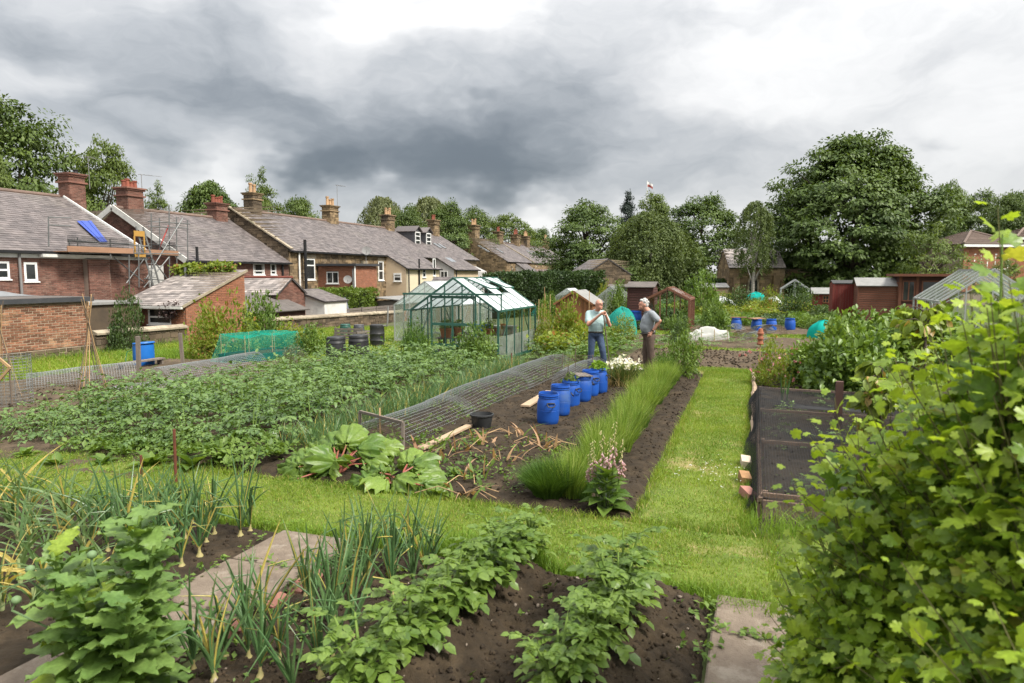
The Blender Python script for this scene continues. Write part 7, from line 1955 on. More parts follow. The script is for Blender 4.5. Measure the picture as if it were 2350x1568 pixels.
for i, (u, v, s) in enumerate([(1612, 770, 1.6), (1665, 775, .9), (1660, 788, .9), (1628, 795, .8), (1725, 800, 1), (1690, 788, .7), (1480, 775, 1), (1500, 790, 1), (1760, 815, 1), (1900, 800, 1.2), (1860, 812, 1), (1640, 760, 1)]):
    p = G(u, v); me = PM[(i + 2) % 6]; t = thing('cabbage_plant', 'leafy green crop plant dotted over the middle plots', 'crop plant', (p.x, p.y, 0), i, 'crop plants of the middle plots'); t.scale = (s * .7,) * 3
    inst('foliage', me[0], t)['kind'] = 'stuff'

# small weeds and seedlings scattered over soil
def weeds(n, boxes, leaf, seed):
    r = np.random.default_rng(seed); out = []
    for x0, x1, y0, y1, sh in boxes:
        m = int(n * sh); cx = r.uniform(x0, x1, m // 6 + 1); cy = r.uniform(y0, y1, m // 6 + 1); k = r.integers(0, len(cx), m)
        P = np.stack([cx[k] + r.normal(size=m) * .035, cy[k] + r.normal(size=m) * .035, np.zeros(m)], 1); P[:, 2] = gz(P[:, 0], P[:, 1]) + .025 + r.random(m) * .05
        d = rdir(m, r); d[:, 2] = np.abs(d[:, 2]) * .6; out.append(scatter(T_DIA, P, d, np.array([0, 0, 1.0]) + rdir(m, r) * .4, leaf * r.uniform(.5, 1.4, m)))
    return join(out)
V, F = weeds(5200, [(-5.2, -4.2, 8, 16, .34), (-4.2, -2.0, 6.5, 9, .16), (-12.5, -10.3, 6, 12.5, .20), (.2, 2.2, 6.8, 13, .12), (-9, -4.2, 3, 4.8, .1), (-3, -.3, 2.8, 4.8, .12), (-3.85, -3.2, 4.2, 4.24, .008), (-3.85, -3.2, 3.46, 3.5, .008), (-3.14, -3.08, 2.8, 4.85, .03), (-3.93, -3.88, 2.8, 4.85, .02), (-.2, .5, 4.33, 4.36, .02), (-.22, -.18, 3.4, 4.85, .02)], .045, 31)
tag(inst('weeds', np_mesh('weeds', V, F, M_MID)), 'small green weeds and seedlings dotted over the bare soil', 'weeds', kind='stuff')
V, F = weeds(7000, [(-8.6, -5.4, 6.25, 7.2, .6), (-5.4, -3.3, 6.3, 8.2, .06), (-3.3, -2.4, 6.3, 7.2, .02)], .07, 32)
V[:, 2] = V[:, 2] + np.abs(fbm(V[:, 0] * 2, V[:, 1] * 2, 2, 3) - .3) * .35
tag(inst('weeds', np_mesh('weeds', V, F, M_MID)), 'leafy weeds along the front of the potato bed', 'weeds', kind='stuff')

# chives / onions between potatoes and tunnel
n = 5200; P = np.stack([rng.choice([-5.78, -5.55, -5.36], n) + rng.normal(size=n) * .05, rng.uniform(7.2, 16.2, n), np.zeros(n)], 1); P[:, 2] = gz(P[:, 0], P[:, 1])
V, F = blades(P, rng.uniform(.2, .48, n), rng.uniform(.008, .014, n), rng.normal(size=(n, 2)) * .35, seg=3)
tag(inst('onion_rows', np_mesh('onion_rows', V, F, M_ONI)), 'thin onion leaves in rows along the wire tunnel', 'onion rows', kind='stuff')

# ---- lavender hedge
def lav(n, x0, x1, y0, y1, h0, h1, lean, w=.008):
    npl = 36; cx = rng.uniform(x0 + .18, x1 - .18, npl); cy = np.linspace(y0 + .1, y1 - .1, npl) + rng.normal(size=npl) * .06; ch = rng.uniform(.82, 1.15, npl)
    k = rng.integers(0, npl, n); a = rng.uniform(0, 6.28, n); q = np.sqrt(rng.random(n)); d = np.stack([np.cos(a), np.sin(a)], 1)
    P = np.stack([cx[k] + d[:, 0] * q * .13, cy[k] + d[:, 1] * q * .10, np.full(n, .01)], 1)
    L = d * (q * .52)[:, None] + np.array([lean, 0]) + rng.normal(size=(n, 2)) * .10
    return blades(P, rng.uniform(h0, h1, n) * ch[k] * (1 - .22 * q), rng.uniform(.6, 1.4, n) * w, L, seg=3, droop=.15)
hv = thing('lavender_hedge', 'long bright green lavender hedge leaning towards the grass path', 'lavender', (-1.75, 11, 0))
V, F = lav(13500, -2.12, -1.36, 6.6, 15.4, .32, .62, .07, .009); V = V - np.array([-1.75, 11, 0])
inst('spikes', np_mesh('spikes', V, F, M_LAV), hv)['kind'] = 'stuff'
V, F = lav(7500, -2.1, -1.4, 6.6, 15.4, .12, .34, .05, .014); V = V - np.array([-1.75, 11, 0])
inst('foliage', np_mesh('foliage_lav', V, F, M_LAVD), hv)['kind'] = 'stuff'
h2_ = thing('lavender_clump', 'round lavender clump at the near end of the hedge', 'lavender', (-1.95, 6.62, 0)); r_ = rng
n = 3600; a = r_.uniform(0, 6.28, n); q = np.sqrt(r_.random(n)); P = np.stack([q * .14 * np.cos(a), q * .14 * np.sin(a), 0 * a], 1)
V, F = blades(P, r_.uniform(.28, .54, n) * (1 - .25 * q), r_.uniform(.006, .011, n), np.stack([np.cos(a), np.sin(a)], 1) * (q * .75)[:, None] + r_.normal(size=(n, 2)) * .1, seg=3)
inst('spikes', np_mesh('spikes', V, F, M_LAVD), h2_)['kind'] = 'stuff'

# ---- white-flowered clump
p = G(1430, 888); wf = thing('white_lily_clump', 'clump of strap leaves topped with white lily flowers between the men', 'flower clump', p)
n = 900; a = rng.uniform(0, 6.28, n); q = np.sqrt(rng.random(n)); P = np.stack([q * .22 * np.cos(a), q * .22 * np.sin(a), 0 * a], 1)
V, F = blades(P, rng.uniform(.35, .62, n), rng.uniform(.012, .02, n), np.stack([np.cos(a), np.sin(a)], 1) * (q * .55)[:, None], seg=4, droop=.45)
inst('leaves', np_mesh('strap_leaves', V, F, lmat('strap_leaf', (.04, .075, .02), (.11, .15, .05), .3, .45, 3)), wf)['kind'] = 'stuff'
n = 60; a = rng.uniform(0, 6.28, n); q = np.sqrt(rng.random(n)); P = np.stack([q * .36 * np.cos(a), q * .33 * np.sin(a), .60 - .16 * q + rng.normal(size=n) * .04], 1)
V, F = scatter(T_LEAF, np.repeat(P, 4, 0) + rng.normal(size=(4 * n, 3)) * .012, rdir(4 * n) + np.array([0, 0, .3]), rdir(4 * n), rng.uniform(.045, .075, 4 * n))
inst('flowers', np_mesh('lily_flowers', V, F, M_WHITEF), wf)['kind'] = 'stuff'
n = 700; a = rng.uniform(0, 6.28, n); P = np.stack([.28 * np.cos(a) + rng.normal(size=n) * .12, .28 * np.sin(a) + rng.normal(size=n) * .12 + .12, 0 * a], 1)
V, F = blades(P, rng.uniform(.3, .62, n), .009, rng.normal(size=(n, 2)) * .6, seg=3, droop=.5)
inst('dry_stalks', np_mesh('dry_stalks', V, F, M_STRAW), wf)['kind'] = 'stuff'

# ---- roses and sword leaves by the path
B('yel2', 'rose bush with pink flowers at the path end', 1770, 885, 95, 800, .4, 'rose_bush', 'rose bush')
rb_ = G(1770, 885); n = 34; P = np.stack([rng.normal(size=n) * .34, rng.normal(size=n) * .35, rng.uniform(.2, .75, n)], 1); rf = thing('rose_flowers', 'pink rose blooms on the bush at the path end', 'flowers', rb_)
V, F = scatter(T_LOB[0], np.repeat(P, 5, 0), rdir(5 * n), rdir(5 * n), rng.uniform(.035, .055, 5 * n)); inst('petals', np_mesh('petals', V, F, M_PINK), rf)['kind'] = 'stuff'
sw = thing('sword_leaf_clump', 'upright sword-leaved gladiolus beside the rose bush', 'plant', G(1798, 930))
for k in range(9):
    V, F = blades(np.array([[.05 * math.sin(k * 2), .04 * math.cos(k * 3), 0]]), .55 + .08 * math.sin(k), .035, np.array([[.12 * math.sin(k * 1.7), .1 * math.cos(k * 2.1)]]), seg=5); inst('leaf', np_mesh('sword_leaf', V, F, M_ONI), sw)

# ---- rhubarb
def rhub_leaf(seed):
    r = random.Random(seed); rings = 7; m = 34; vs = [(0, .05, 0)]; fs = []
    for i in range(1, rings + 1):
        f = i / rings
        for j in range(m):
            a = math.radians(-165 + 330 * j / (m - 1)); rad = f * .5 * (.82 + .22 * math.cos(a)) * (1 + .07 * math.sin(j * 2.1 + seed) * f)
            z = .13 * f * math.sin(j * 1.9 + seed) * f + .05 * math.cos(j * 1.15) * f - .30 * f * f + .02 * math.sin(i * 4 + j * .9) + .022 * math.sin(i * 2.6 + seed) * math.sin(j * 2.9) + r.uniform(-.012, .012)
            vs.append((rad * math.sin(a), .05 + rad * math.cos(a) + .16 * f, z))
    for j in range(m - 1): fs.append((0, 1 + j, 2 + j))
    q = [(1 + (i - 1) * m + j, 1 + (i - 1) * m + j + 1, 1 + i * m + j + 1, 1 + i * m + j) for i in range(1, rings) for j in range(m - 1)]
    return tpl(vs, [fs, q])
RL = []
for s in range(4):
    V, F = rhub_leaf(s); RL.append(np_mesh('rhubarb_leaf%d' % s, V, F, M_RHU, True))
def plant_leaf(parent, mesh, p, d, nrm, size, name='leaf'):
    R = frames(np.array([tuple(d)], float), np.array([tuple(nrm)], float))[0]; m = Matrix.Identity(4)
    for i in range(3):
        for j in range(3): m[i][j] = R[j][i] * size
        m[i][3] = p[i]
    return inst(name, mesh, parent, mtx=m)
def rhubarb(label, p, spec, seed):
    t = thing('rhubarb_plant', label, 'rhubarb', p); r = random.Random(seed); t.scale = (.9, .9, .85)
    for i, (a, L, el, size, tilt) in enumerate(spec):
        a = math.radians(a); d = Vector((math.cos(a) * math.cos(el), math.sin(a) * math.cos(el), math.sin(el))); b = Vector((r.uniform(-.06, .06), r.uniform(-.06, .06), .02)); e = b + d * L
        MB().tube([b, b.lerp(e, .5) + Vector((0, 0, .04)), e], [.016, .013, .009], 6, False).build('stalk', M_RHS, t, True)
        back = max(0.0, math.sin(a)); dl = Vector((math.cos(a) * (1 - .4 * back), math.sin(a) * .5 - .1, -.25 + tilt + .6 * back))
        plant_leaf(t, RL[(i + seed) % 4], e - dl * .05, dl, Vector((r.uniform(-.25, .25) - .3 * math.cos(a), -.75, .75)), size * 1.2)
    return t
c1 = G(775, 1092)
rhubarb('large rhubarb plant with red stalks and crinkled leaves at the lawn edge', (c1.x, c1.y, .02), [(200, .42, .35, .50, 0), (215, .46, .25, .5, -.1), (185, .52, .3, .47, 0), (165, .44, .5, .45, .1), (130, .42, .75, .44, .2), (95, .40, .95, .46, .3), (60, .38, .8, .42, .2), (205, .62, .15, .44, -.2), (30, .40, .5, .40, .2), (175, .66, .15, .40, -.2), (110, .48, .7, .44, .2), (75, .46, .6, .42, .1), (190, .30, .8, .46, .3), (10, .42, .3, .36, 0), (245, .5, .06, .22, -.2), (140, .55, .5, .42, .1), (50, .55, .5, .38, .1), (262, .16, 1.1, .44, .75), (285, .20, .9, .36, .6), (235, .2, .9, .38, .6)], 1)
c2 = G(905, 1118)
rhubarb('sprawling rhubarb plant right of the red stalks', (c2.x, c2.y, .02), [(200, .28, .5, .42, 0), (340, .30, .3, .44, 0), (20, .32, .4, .40, 0), (60, .30, .6, .40, .2), (215, .34, .2, .42, -.1), (100, .3, .6, .36, .2), (345, .50, .15, .38, -.2), (262, .12, .8, .38, .5), (300, .15, .7, .36, .4)], 2)
# broad green leaves of docks and beet along the potato front
V, F = T_LEAF; BL = np_mesh('beet_leaf', V * np.array([1.0, 1, 1.6]), F, M_MID, True)
for i, (u, v, s) in enumerate(((130, 1072, .8), (345, 1072, 1.0), (440, 1076, 1.15), (510, 1066, 1.0), (60, 1050, .7), (240, 1068, .8), (1010, 1140, .6), (1045, 1095, .6))):
    p = G(u, v); t = thing('leaf_beet', ['small leafy weed at the far left of the lawn edge', 'broad-leaved beet left of the rusty rod', 'large pale beet plant right of the rusty rod', 'upright jagged dock near the rhubarb', 'low beet at the left edge of the potato bed', 'low leaf clump between weeds at the lawn edge', 'small pale lettuce right of the rhubarb', 'pale leaf clump among the dying tulips'][i], 'leafy plant', p, i)
    for k in range(15):
        a = k * 2.4; el = .75 + .35 * math.sin(k * 1.3); d = Vector((math.cos(a) * math.cos(el), math.sin(a) * math.cos(el), math.sin(el))); plant_leaf(t, BL, (d.x * .02, d.y * .02, .01), d, (-d.x, -d.y, 1), .24 * s * (.8 + .25 * math.sin(k * 2)))
# dying tulips and dry stems
def tulip(label, p, seed, n=11):
    t = thing('dying_tulips', label, 'tulips', p, seed); r = np.random.default_rng(seed)
    for k in range(n):
        V, F = blades(np.array([[r.normal() * .1, r.normal() * .1, 0]]), r.uniform(.18, .42), r.uniform(.03, .065), r.normal(size=(1, 2)) * .8, r, 5, .45); inst('leaf', np_mesh('tulip_leaf', V, F, M_DEAD if k % 5 < 3 else M_MID), t)
    for k in range(3):
        a = r.uniform(0, 6.28); L = r.uniform(.25, .5); MB().tube([(0, 0, .02), (math.cos(a) * L * .5, math.sin(a) * L * .5, .12), (math.cos(a) * L, math.sin(a) * L, .06)], .005, 4, False).build('stalk', M_CANE, t)
for i, (u, v) in enumerate(((1000, 1060), (1050, 1035), (1085, 1105), (1120, 1020), (1150, 1065), (1235, 1020), (960, 1050), (1060, 1140), (1180, 1000), (1250, 1035))):
    tulip(['withering tulip clump beside the right rhubarb', 'withering tulips near the long pale board', 'pinkish curled tulip leaves nearest the lawn', 'green-leaved tulip clump just before the bucket', 'dry tulip stalks in the middle of the bare soil', 'reddish withered leaves left of the first drum', 'tulip clump between the rhubarb and the mesh panel', 'curled pink leaf lying at the lawn edge', 'dry stems between the bucket and the lavender', 'reddish dry stalks beside the lavender hedge'][i], G(u, v), 40 + i, 9 if i == 3 else 7)

# ---- foxglove
fx = thing('foxglove_plant', 'pink foxglove with tall spires at the near end of the lavender', 'foxglove', G(1392, 1172))
r_ = np.random.default_rng(77)
for k, (x, y, h) in enumerate(((-.14, 0, .70), (-.05, .02, .80), (.07, 0, .90), (.16, -.02, .74), (-.19, .05, .55), (.0, .08, .72))):
    MB().tube([(x * .4, y * .4, 0), (x * .8, y, h * .5), (x, y, h)], [.010, .008, .003], 5, False).build('stem', M_STEM, fx)
    nb = 17
    for band, mat, lo, hi, sz in (('bells', M_FOX, .52, .72, .042), ('buds', M_FOXB, .70, .99, .026)):
        f = np.linspace(lo, hi, nb); a = r_.uniform(-2.6, -.5, nb); P = np.stack([x * (.8 + .2 * f) + .012 * np.cos(a), y + .012 * np.sin(a), h * f], 1)
        D = np.stack([np.cos(a), np.sin(a), -.75 + 0 * a], 1); bell = MB().lathe([(.06, 0), (.16, .25), (.20, .7), (.27, 1.0)], 7, (0, 0, 0), True, False); tv, tf = mbarr(bell); tv = tv[:, [0, 2, 1]]
        V, F = scatter((tv, tf), P, D, np.tile([0, 0, 1.0], (nb, 1)), sz * r_.uniform(.8, 1.2, nb)); inst(band, np_mesh(band, V, F, mat, True), fx)['kind'] = 'stuff'
for k in range(34):
    a = k * 2.4; z = .02 + .011 * k; L = .26 - .003 * k; el = .15 + .02 * k; d = Vector((math.cos(a) * math.cos(el), math.sin(a) * math.cos(el), math.sin(el)))
    me = bpy.data.meshes.get('foxglove_leaf')
    if me is None:
        V, F = T_LEAF; me = np_mesh('foxglove_leaf', V * np.array([1.1, 1, 1.4]), F, M_MID, True)
    plant_leaf(fx, me, (d.x * .03, d.y * .03, z), d, (0, 0, 1), L)

# ---- onions and garlic in front
def tube_leaf(L, w, bend, kink, seed):
    mb = MB(); pts = []; rs = []; x = 0; z = 0; ang = 0
    n = 9
    for i in range(n):
        t = i / (n - 1); pts.append((x, 0, z)); rs.append(max(.0012, w * (.75 + .5 * math.sin(min(1, t * 1.6) * math.pi * .6)) * (1 - t) ** .55))
        ang += bend / n + (kink if i == 5 else 0); x += math.sin(ang) * L / n; z += math.cos(ang) * L / n
    mb.tube(pts, rs, 5, False); return mb.mesh('onion_leaf', M_ONI, True)
OL = [tube_leaf(.58, .0085, .22, 0, 1), tube_leaf(.54, .008, .45, 0, 2), tube_leaf(.50, .008, .3, 1.1, 3), tube_leaf(.42, .007, .8, 0, 4), tube_leaf(.52, .0075, .1, 1.9, 5)]
V, F = blades(np.zeros((1, 3)), .42, .022, np.array([[.8, 0]]), np.random.default_rng(3), 6, .55); GL1 = np_mesh('garlic_leaf', V, F, lmat('garlic_leaf', (.07, .135, .05), (.16, .24, .09), .35, .45, 3, .4, (.45, .36, .10), .16))
V, F = blades(np.zeros((1, 3)), .40, .020, np.array([[.35, 0]]), np.random.default_rng(4), 6, .3); GL2 = np_mesh('garlic_leaf2', V, F, MATS['garlic_leaf'])
bulb = MB().lathe([(.006, -.03), (.020, -.02), (.027, -.004), (.021, .012), (.012, .026), (.009, .05), (.008, .075)], 12, (0, 0, 0), True, False).mesh('onion_bulb', M_ONIB, True)
neck = MB().lathe([(.010, 0), (.012, .05), (.010, .14)], 8, (0, 0, 0), True, False).mesh('garlic_neck', pmat('garlic_neck', (.30, .34, .16), (.24, .30, .12), 6, .6), True)
def onion(x, y, s, seed, label, group, garlic=False, nb=9, z=.02):
    z = float(soil_z(np.array(x), np.array(y))) - .012
    t = thing('garlic_plant' if garlic else 'onion_plant', label, 'garlic' if garlic else 'onion', (x, y, z), 0, group); r = random.Random(seed); t.scale = (s, s, s)
    inst('neck' if garlic else 'bulb', neck if garlic else bulb, t)
    for k in range(nb):
        me = random.Random(seed * 31 + k).choice([GL1, GL2, GL1]) if garlic else OL[r.randrange(5)]
        o = inst('leaf', me, t); o.location = (0, 0, .03 + r.uniform(0, .05)); o.rotation_euler = (r.uniform(-.15, .15), r.uniform(-.2, .48), r.uniform(0, 6.28)); q = r.uniform(.75, 1.25); o.scale = (q, q, q)
i = 0; r = random.Random(3)
for yy in np.arange(2.9, 4.8, .2):
    for xx in (-2.96, -2.74, -2.52, -2.30):
        if r.random() < .88: onion(xx + r.uniform(-.04, .04), yy + r.uniform(-.05, .05), r.uniform(.85, 1.15), i, 'onion plant in the bed between the slab path and the near potatoes', 'onions right of the slab path'); i += 1
for yy in np.arange(4.05, 4.85, .19):
    for xx in np.arange(-4.2, -5.3, -.20):
        if r.random() < .9: onion(xx + r.uniform(-.04, .04), yy + r.uniform(-.04, .04), r.uniform(.95, 1.25), i, 'onion plant with pale bulb left of the slab path', 'onions left of the slab path'); i += 1
for yy in np.arange(2.6, 4.85, .25):
    for xx in np.arange(-4.5, -7.6, -.27):
        if yy > 3.95 and xx > -5.3: continue
        if r.random() < .82: onion(xx + r.uniform(-.06, .06), yy + r.uniform(-.06, .06), r.uniform(1.15, 1.55), i, 'garlic plant with arching yellow-tipped leaves in the left bed', 'garlic in the left bed', True, 10); i += 1

# ---- near potato plants: every compound leaf a part
def comp_leaf(seed):
    r = np.random.default_rng(seed); P, D, S = [], [], []
    for j in range(9):
        f = (j // 2) / 4.0; s = 0 if j == 8 else (1 if j % 2 else -1)
        P.append((0, .3 + .5 * f if s else .82, -.12 * (f if s else 1) ** 2)); D.append((s * .9, .55, -.05 + r.normal() * .12) if s else (0, 1, -.25)); S.append((.26 + .14 * f) * r.uniform(.85, 1.15) if s else .46)
    T = T_LEAF
    V, F = scatter((T[0] * np.array([1.25, 1, 1]), T[1]), P, D, np.array([[0, 0, 1.0]] * 9) + r.normal(size=(9, 3)) * .15, S)
    st_ = MB().tube([(0, 0, 0), (0, .45, .02), (0, .85, -.12)], [.02, .014, .008], 4, False); V2, F2 = mbarr(st_)
    return np_mesh('potato_leaf%d' % seed, *join([(V, F), (V2, F2)]), M_POTN)
CL = [comp_leaf(s) for s in range(4)]
def near_potato(label, x, y, z, s, seed, n=36):
    t = thing('potato_plant', label, 'potato plant', (x, y, z), 0, 'near potato plants'); r = random.Random(seed)
    for k in range(6):
        a = k * 1.05 + r.uniform(-.3, .3); lean = r.uniform(.05, .2) * s; h = r.uniform(.28, .46) * s; top = Vector((math.cos(a) * lean, math.sin(a) * lean, h))
        MB().tube([(0, 0, -.03), top * .5 + Vector((0, 0, .03)), top], [.011, .010, .006], 6, False).build('stem', M_STEM, t, True)
        for j in range(n // 5 + 2):
            f = .35 + .65 * j / (n // 5 + 1); b = a + j * 2.4; el = -.15 + .75 * (f - .35) + r.uniform(-.15, .15); p = top * f
            d = Vector((math.cos(b) * math.cos(el), math.sin(b) * math.cos(el), math.sin(el))); plant_leaf(t, CL[r.randrange(4)], p, d, (r.uniform(-.3, .3), r.uniform(-.3, .3), 1), r.uniform(.16, .23) * s * (1.1 - .4 * f))
pl = [(-1.72, 4.55, 1.15, 'potato plant nearest the lawn in the left ridge'), (-1.74, 4.15, 1.2, 'second potato plant of the left ridge'), (-1.78, 3.72, 1.2, 'third potato plant of the left ridge, beside the onions'), (-1.82, 3.30, 1.15, 'low potato plant of the left ridge at the picture bottom'), (-1.9, 2.9, 1.1, 'last potato plant of the left ridge, cut by the bottom edge'),
      (-.82, 4.42, 1.2, 'tall potato plant heading the right ridge'), (-.78, 4.05, 1.2, 'potato plant in the middle of the right ridge'), (-.84, 3.62, 1.05, 'potato plant of the right ridge near the bottom edge'), (-.95, 3.25, 1.0, 'small potato plant at the bottom of the right ridge'), (-1.62, 4.85, .9, 'potato plant spilling over the lawn edge')]
for i, (x, y, s, lab) in enumerate(pl): near_potato(lab, x + .05, y, .13, s * .88, 60 + i)

# ---- opium poppy at the lower left
def wavy_leaf(seed):
    r = random.Random(seed); n = 12; m = 7; vs = []
    for i in range(n):
        t = i / (n - 1); w = (.26 * math.sin(math.pi * min(1, t * .9 + .1)) ** .7 + .05) * (1 if i % 2 else .76) * (1 - .25 * (t > .85))
        for j in range(m):
            s = (j / (m - 1) - .5) * 2; edge = abs(s) ** 2
            vs.append((s * w * (1 + .1 * r.uniform(-1, 1)), t + .05 * edge * r.uniform(-1, 1), .05 * edge * math.sin(i * 2.3 + seed + (s > 0) * 1.5) * 1.6 + .05 * (1 - abs(s)) * -1 + .16 * t - .42 * t * t + .02 * r.uniform(-1, 1)))
    q = [(i * m + j, i * m + j + 1, (i + 1) * m + j + 1, (i + 1) * m + j) for i in range(n - 1) for j in range(m - 1)]
    return np_mesh('poppy_leaf%d' % seed, np.array(vs), [np.array(q)], M_POPPY, True)
WL = [wavy_leaf(s) for s in range(5)]
pc_ = atD(215, HZ, 3.45)
pp = thing('poppy_plant', 'tall blue-green opium poppy with crinkled leaves at the near slab path', 'poppy', (pc_.x, pc_.y, .03)); r = random.Random(8); pp.scale = (1.5, 1.5, 1.02)
for k, (dx, dy, h) in enumerate(((0.06, .05, .98), (-.16, -.05, .80), (.14, .02, .86), (.02, -.12, .74), (-.06, .14, .86), (.2, -.12, .70), (-.22, .06, .62))):
    top = Vector((dx * 1.25, dy * 1.25, h)); MB().tube([(dx * .2, dy * .2, 0), (dx * .8, dy * .8, h * .5), top], [.013, .011, .006], 6, False).build('stem', M_STEM, pp, True)
    for j in range(30):
        f = .10 + .88 * j / 29; a = j * 2.4 + k; el = .15 + .85 * f ** 2 + r.uniform(-.25, .25); d = Vector((math.cos(a) * math.cos(el), math.sin(a) * math.cos(el), math.sin(el))); p = Vector((dx * (.2 + 1.05 * f), dy * (.2 + 1.05 * f), h * f))
        plant_leaf(pp, WL[r.randrange(5)], p, d, (r.uniform(-.3, .3), r.uniform(-.3, .3), 1), r.uniform(.15, .225) * (1.12 - .45 * f))
for k, (x, y, z) in enumerate(((-.26, -.1, .72), (-.22, -.18, .62), (.04, -.1, .86), (-.28, -.02, .66))):
    mb = MB(); mb.ball((x, y, z), .016, 10, 8, (1, 1, 1.3)); mb.tube([(x * .6, y * .6, z - .2), (x * 1.05, y * 1.05, z - .05), (x, y, z)], .004, 5, False); mb.build('bud', pmat('poppy_bud', (.10, .16, .07), (.13, .20, .09), 8, .6), pp, True)

# ---- the big currant bush at the lower right
def cpt(lat, D, z): return np.array([lat * CA - D * SA, lat * SA + D * CA, z])
cb = thing('currant_bush', 'big blackcurrant bush filling the right foreground', 'currant bush', tuple(cpt(1.75, 2.05, 0)))
base_c = np.array(cb.location)
r = np.random.default_rng(91); rr = random.Random(91)
M_CURY = lmat('young_currant_leaf', (.20, .32, .03), (.40, .50, .06), .48, .42, 4, .45)
LV = [np_mesh('currant_leaf%d' % k, T_LOB[k % 5][0] * np.array([1, .92, 1]), T_LOB[k % 5][1], M_CURR if k < 5 else M_CURY, True) for k in range(10)]
ELL = [(1.75, 2.45, 1.05, .62, .60, .95), (2.1, 2.0, 1.35, .75, .65, .98), (1.66, 1.75, .85, .60, .62, .88), (2.2, 2.75, 1.15, .72, .60, .95), (1.45, 2.55, .85, .36, .42, .90), (1.95, 1.30, 1.0, .62, .42, .92), (1.70, 1.95, 1.3, .44, .45, .92), (1.58, 2.05, 1.55, .30, .35, .88), (1.44, 2.75, .55, .34, .35, .62), (1.62, 2.2, 1.35, .32, .4, .85)]
Ps, Ds, Ns, Ss, Yg = [], [], [], [], []; twigs = MB()
for (l, D, z, rl, rd_, rz_) in ELL:
    nb = int(190 * rl * rd_ * 2.6 + 36)
    for k in range(nb):
        v = r.normal(size=3); v /= np.linalg.norm(v); v[2] = abs(v[2]) * 1.0 - .18; v[1] -= .25; v[0] -= .2; v /= np.linalg.norm(v)
        f = .72 + (.36 if v[2] < .25 else .55) * r.random(); tip = cpt(l + v[0] * rl * f, D + v[1] * rd_ * f, z + v[2] * rz_ * f)
        if tip[2] < .12: continue
        root = cpt(l + v[0] * rl * .3, D + v[1] * rd_ * .3, max(.1, z + v[2] * rz_ * .25 - .15)); dv = tip - root; L = np.linalg.norm(dv); dv /= L
        twigs.tube([root, (root + tip) / 2 + np.array([0, 0, .03]), tip], [.0042, .003, .0016], 3, False)
        for j in range(11):
            t_ = .40 + .60 * j / 10; a = j * 2.4; u_ = np.cross(dv, [0, 0, 1]); u_ /= np.linalg.norm(u_) + 1e-6; w_ = np.cross(u_, dv)
            sd = u_ * math.cos(a) + w_ * math.sin(a); dr_ = sd * .9 + dv * .55 + np.array([0, 0, .05]); dr_ /= np.linalg.norm(dr_)
            pos = root + dv * L * t_ + dr_ * .03
            Ps.append(pos); Ds.append(dr_ + r.normal(size=3) * .15); Ns.append(np.array([0, 0, .9]) + v * .5 + r.normal(size=3) * .55); Ss.append((.070 if t_ < .75 else .070 - .11 * (t_ - .75)) * r.uniform(.45, 1.4)); Yg.append(t_ > .74 and v[2] > -.15)
Ps, Ds, Ns, Ss, Yg = map(np.array, (Ps, Ds, Ns, Ss, Yg))
cv = Ps - np.array([0, 0, CAMZ]); dep = cv @ np.array([-SA, CA, 0]); lat = cv @ np.array([CA, SA, 0])
keep = dep > .75
Ps, Ds, Ns, Ss, Yg, dep, lat = Ps[keep], Ds[keep], Ns[keep], Ss[keep], Yg[keep], dep[keep], lat[keep]
vis = (np.abs(lat / dep) < .76) & (dep > .8)
score = np.where(vis, Ss / dep, 0) * (1 + .5 * (Ps[:, 2] > .9))
order = np.argsort(-score); solo = order[:290]; rest = order[290:]
for k in solo: plant_leaf(cb, LV[k % 5 + 5 * int(Yg[k])], Vector(Ps[k] - base_c), Ds[k], Ns[k], float(Ss[k]))
for yg, mt, nm in ((False, M_CURR, 'leaves'), (True, M_CURY, 'young_leaves')):
    idx = rest[Yg[rest] == yg]
    V, F = join([scatter((T_LOB[q][0] * np.array([1, .92, 1]), T_LOB[q][1]), (Ps - base_c)[idx[q::5]], Ds[idx[q::5]], Ns[idx[q::5]], Ss[idx[q::5]]) for q in range(5)])
    inst(nm, np_mesh('currant_' + nm, V, F, mt, True), cb)['kind'] = 'stuff'
twigs.v = [tuple(np.array(p_) - base_c) for p_ in twigs.v]
for k in range(14):
    tgt = cpt(rr.uniform(1.4, 2.5), rr.uniform(1.3, 2.8), rr.uniform(.8, 1.4)) - base_c; b = np.array([tgt[0] * .2, tgt[1] * .2, 0]); twigs.tube([b, (b + tgt) / 2 + np.array([0, 0, .1]), tgt], [.014, .011, .006], 6, False)
twigs.build('branches', pmat('currant_wood', (.14, .14, .05), (.11, .095, .045), 6, .8), cb, kind='stuff')
# one tall shoot at the right edge
sh = thing('tall_shoot', 'tall leafy shoot rising at the right edge', 'shoot', tuple(cpt(1.50, 2.05, 0)))
MB().tube([(0, 0, 0), (.02, 0, 1.2), (-.02, .02, 2.1), (-.03, .02, 2.42)], [.006, .005, .004, .0025], 6, False).build('stem', M_STEM, sh, True)
for k in range(26):
    z = 1.3 + .044 * k; a = k * 2.4; el = .3 + .02 * k; d = Vector((math.cos(a) * math.cos(el), math.sin(a) * math.cos(el), math.sin(el))); plant_leaf(sh, LV[k % 10], Vector((-.02, .02, z)) + d * .05, d, (.2, -.4, 1), .125 - .0022 * k)

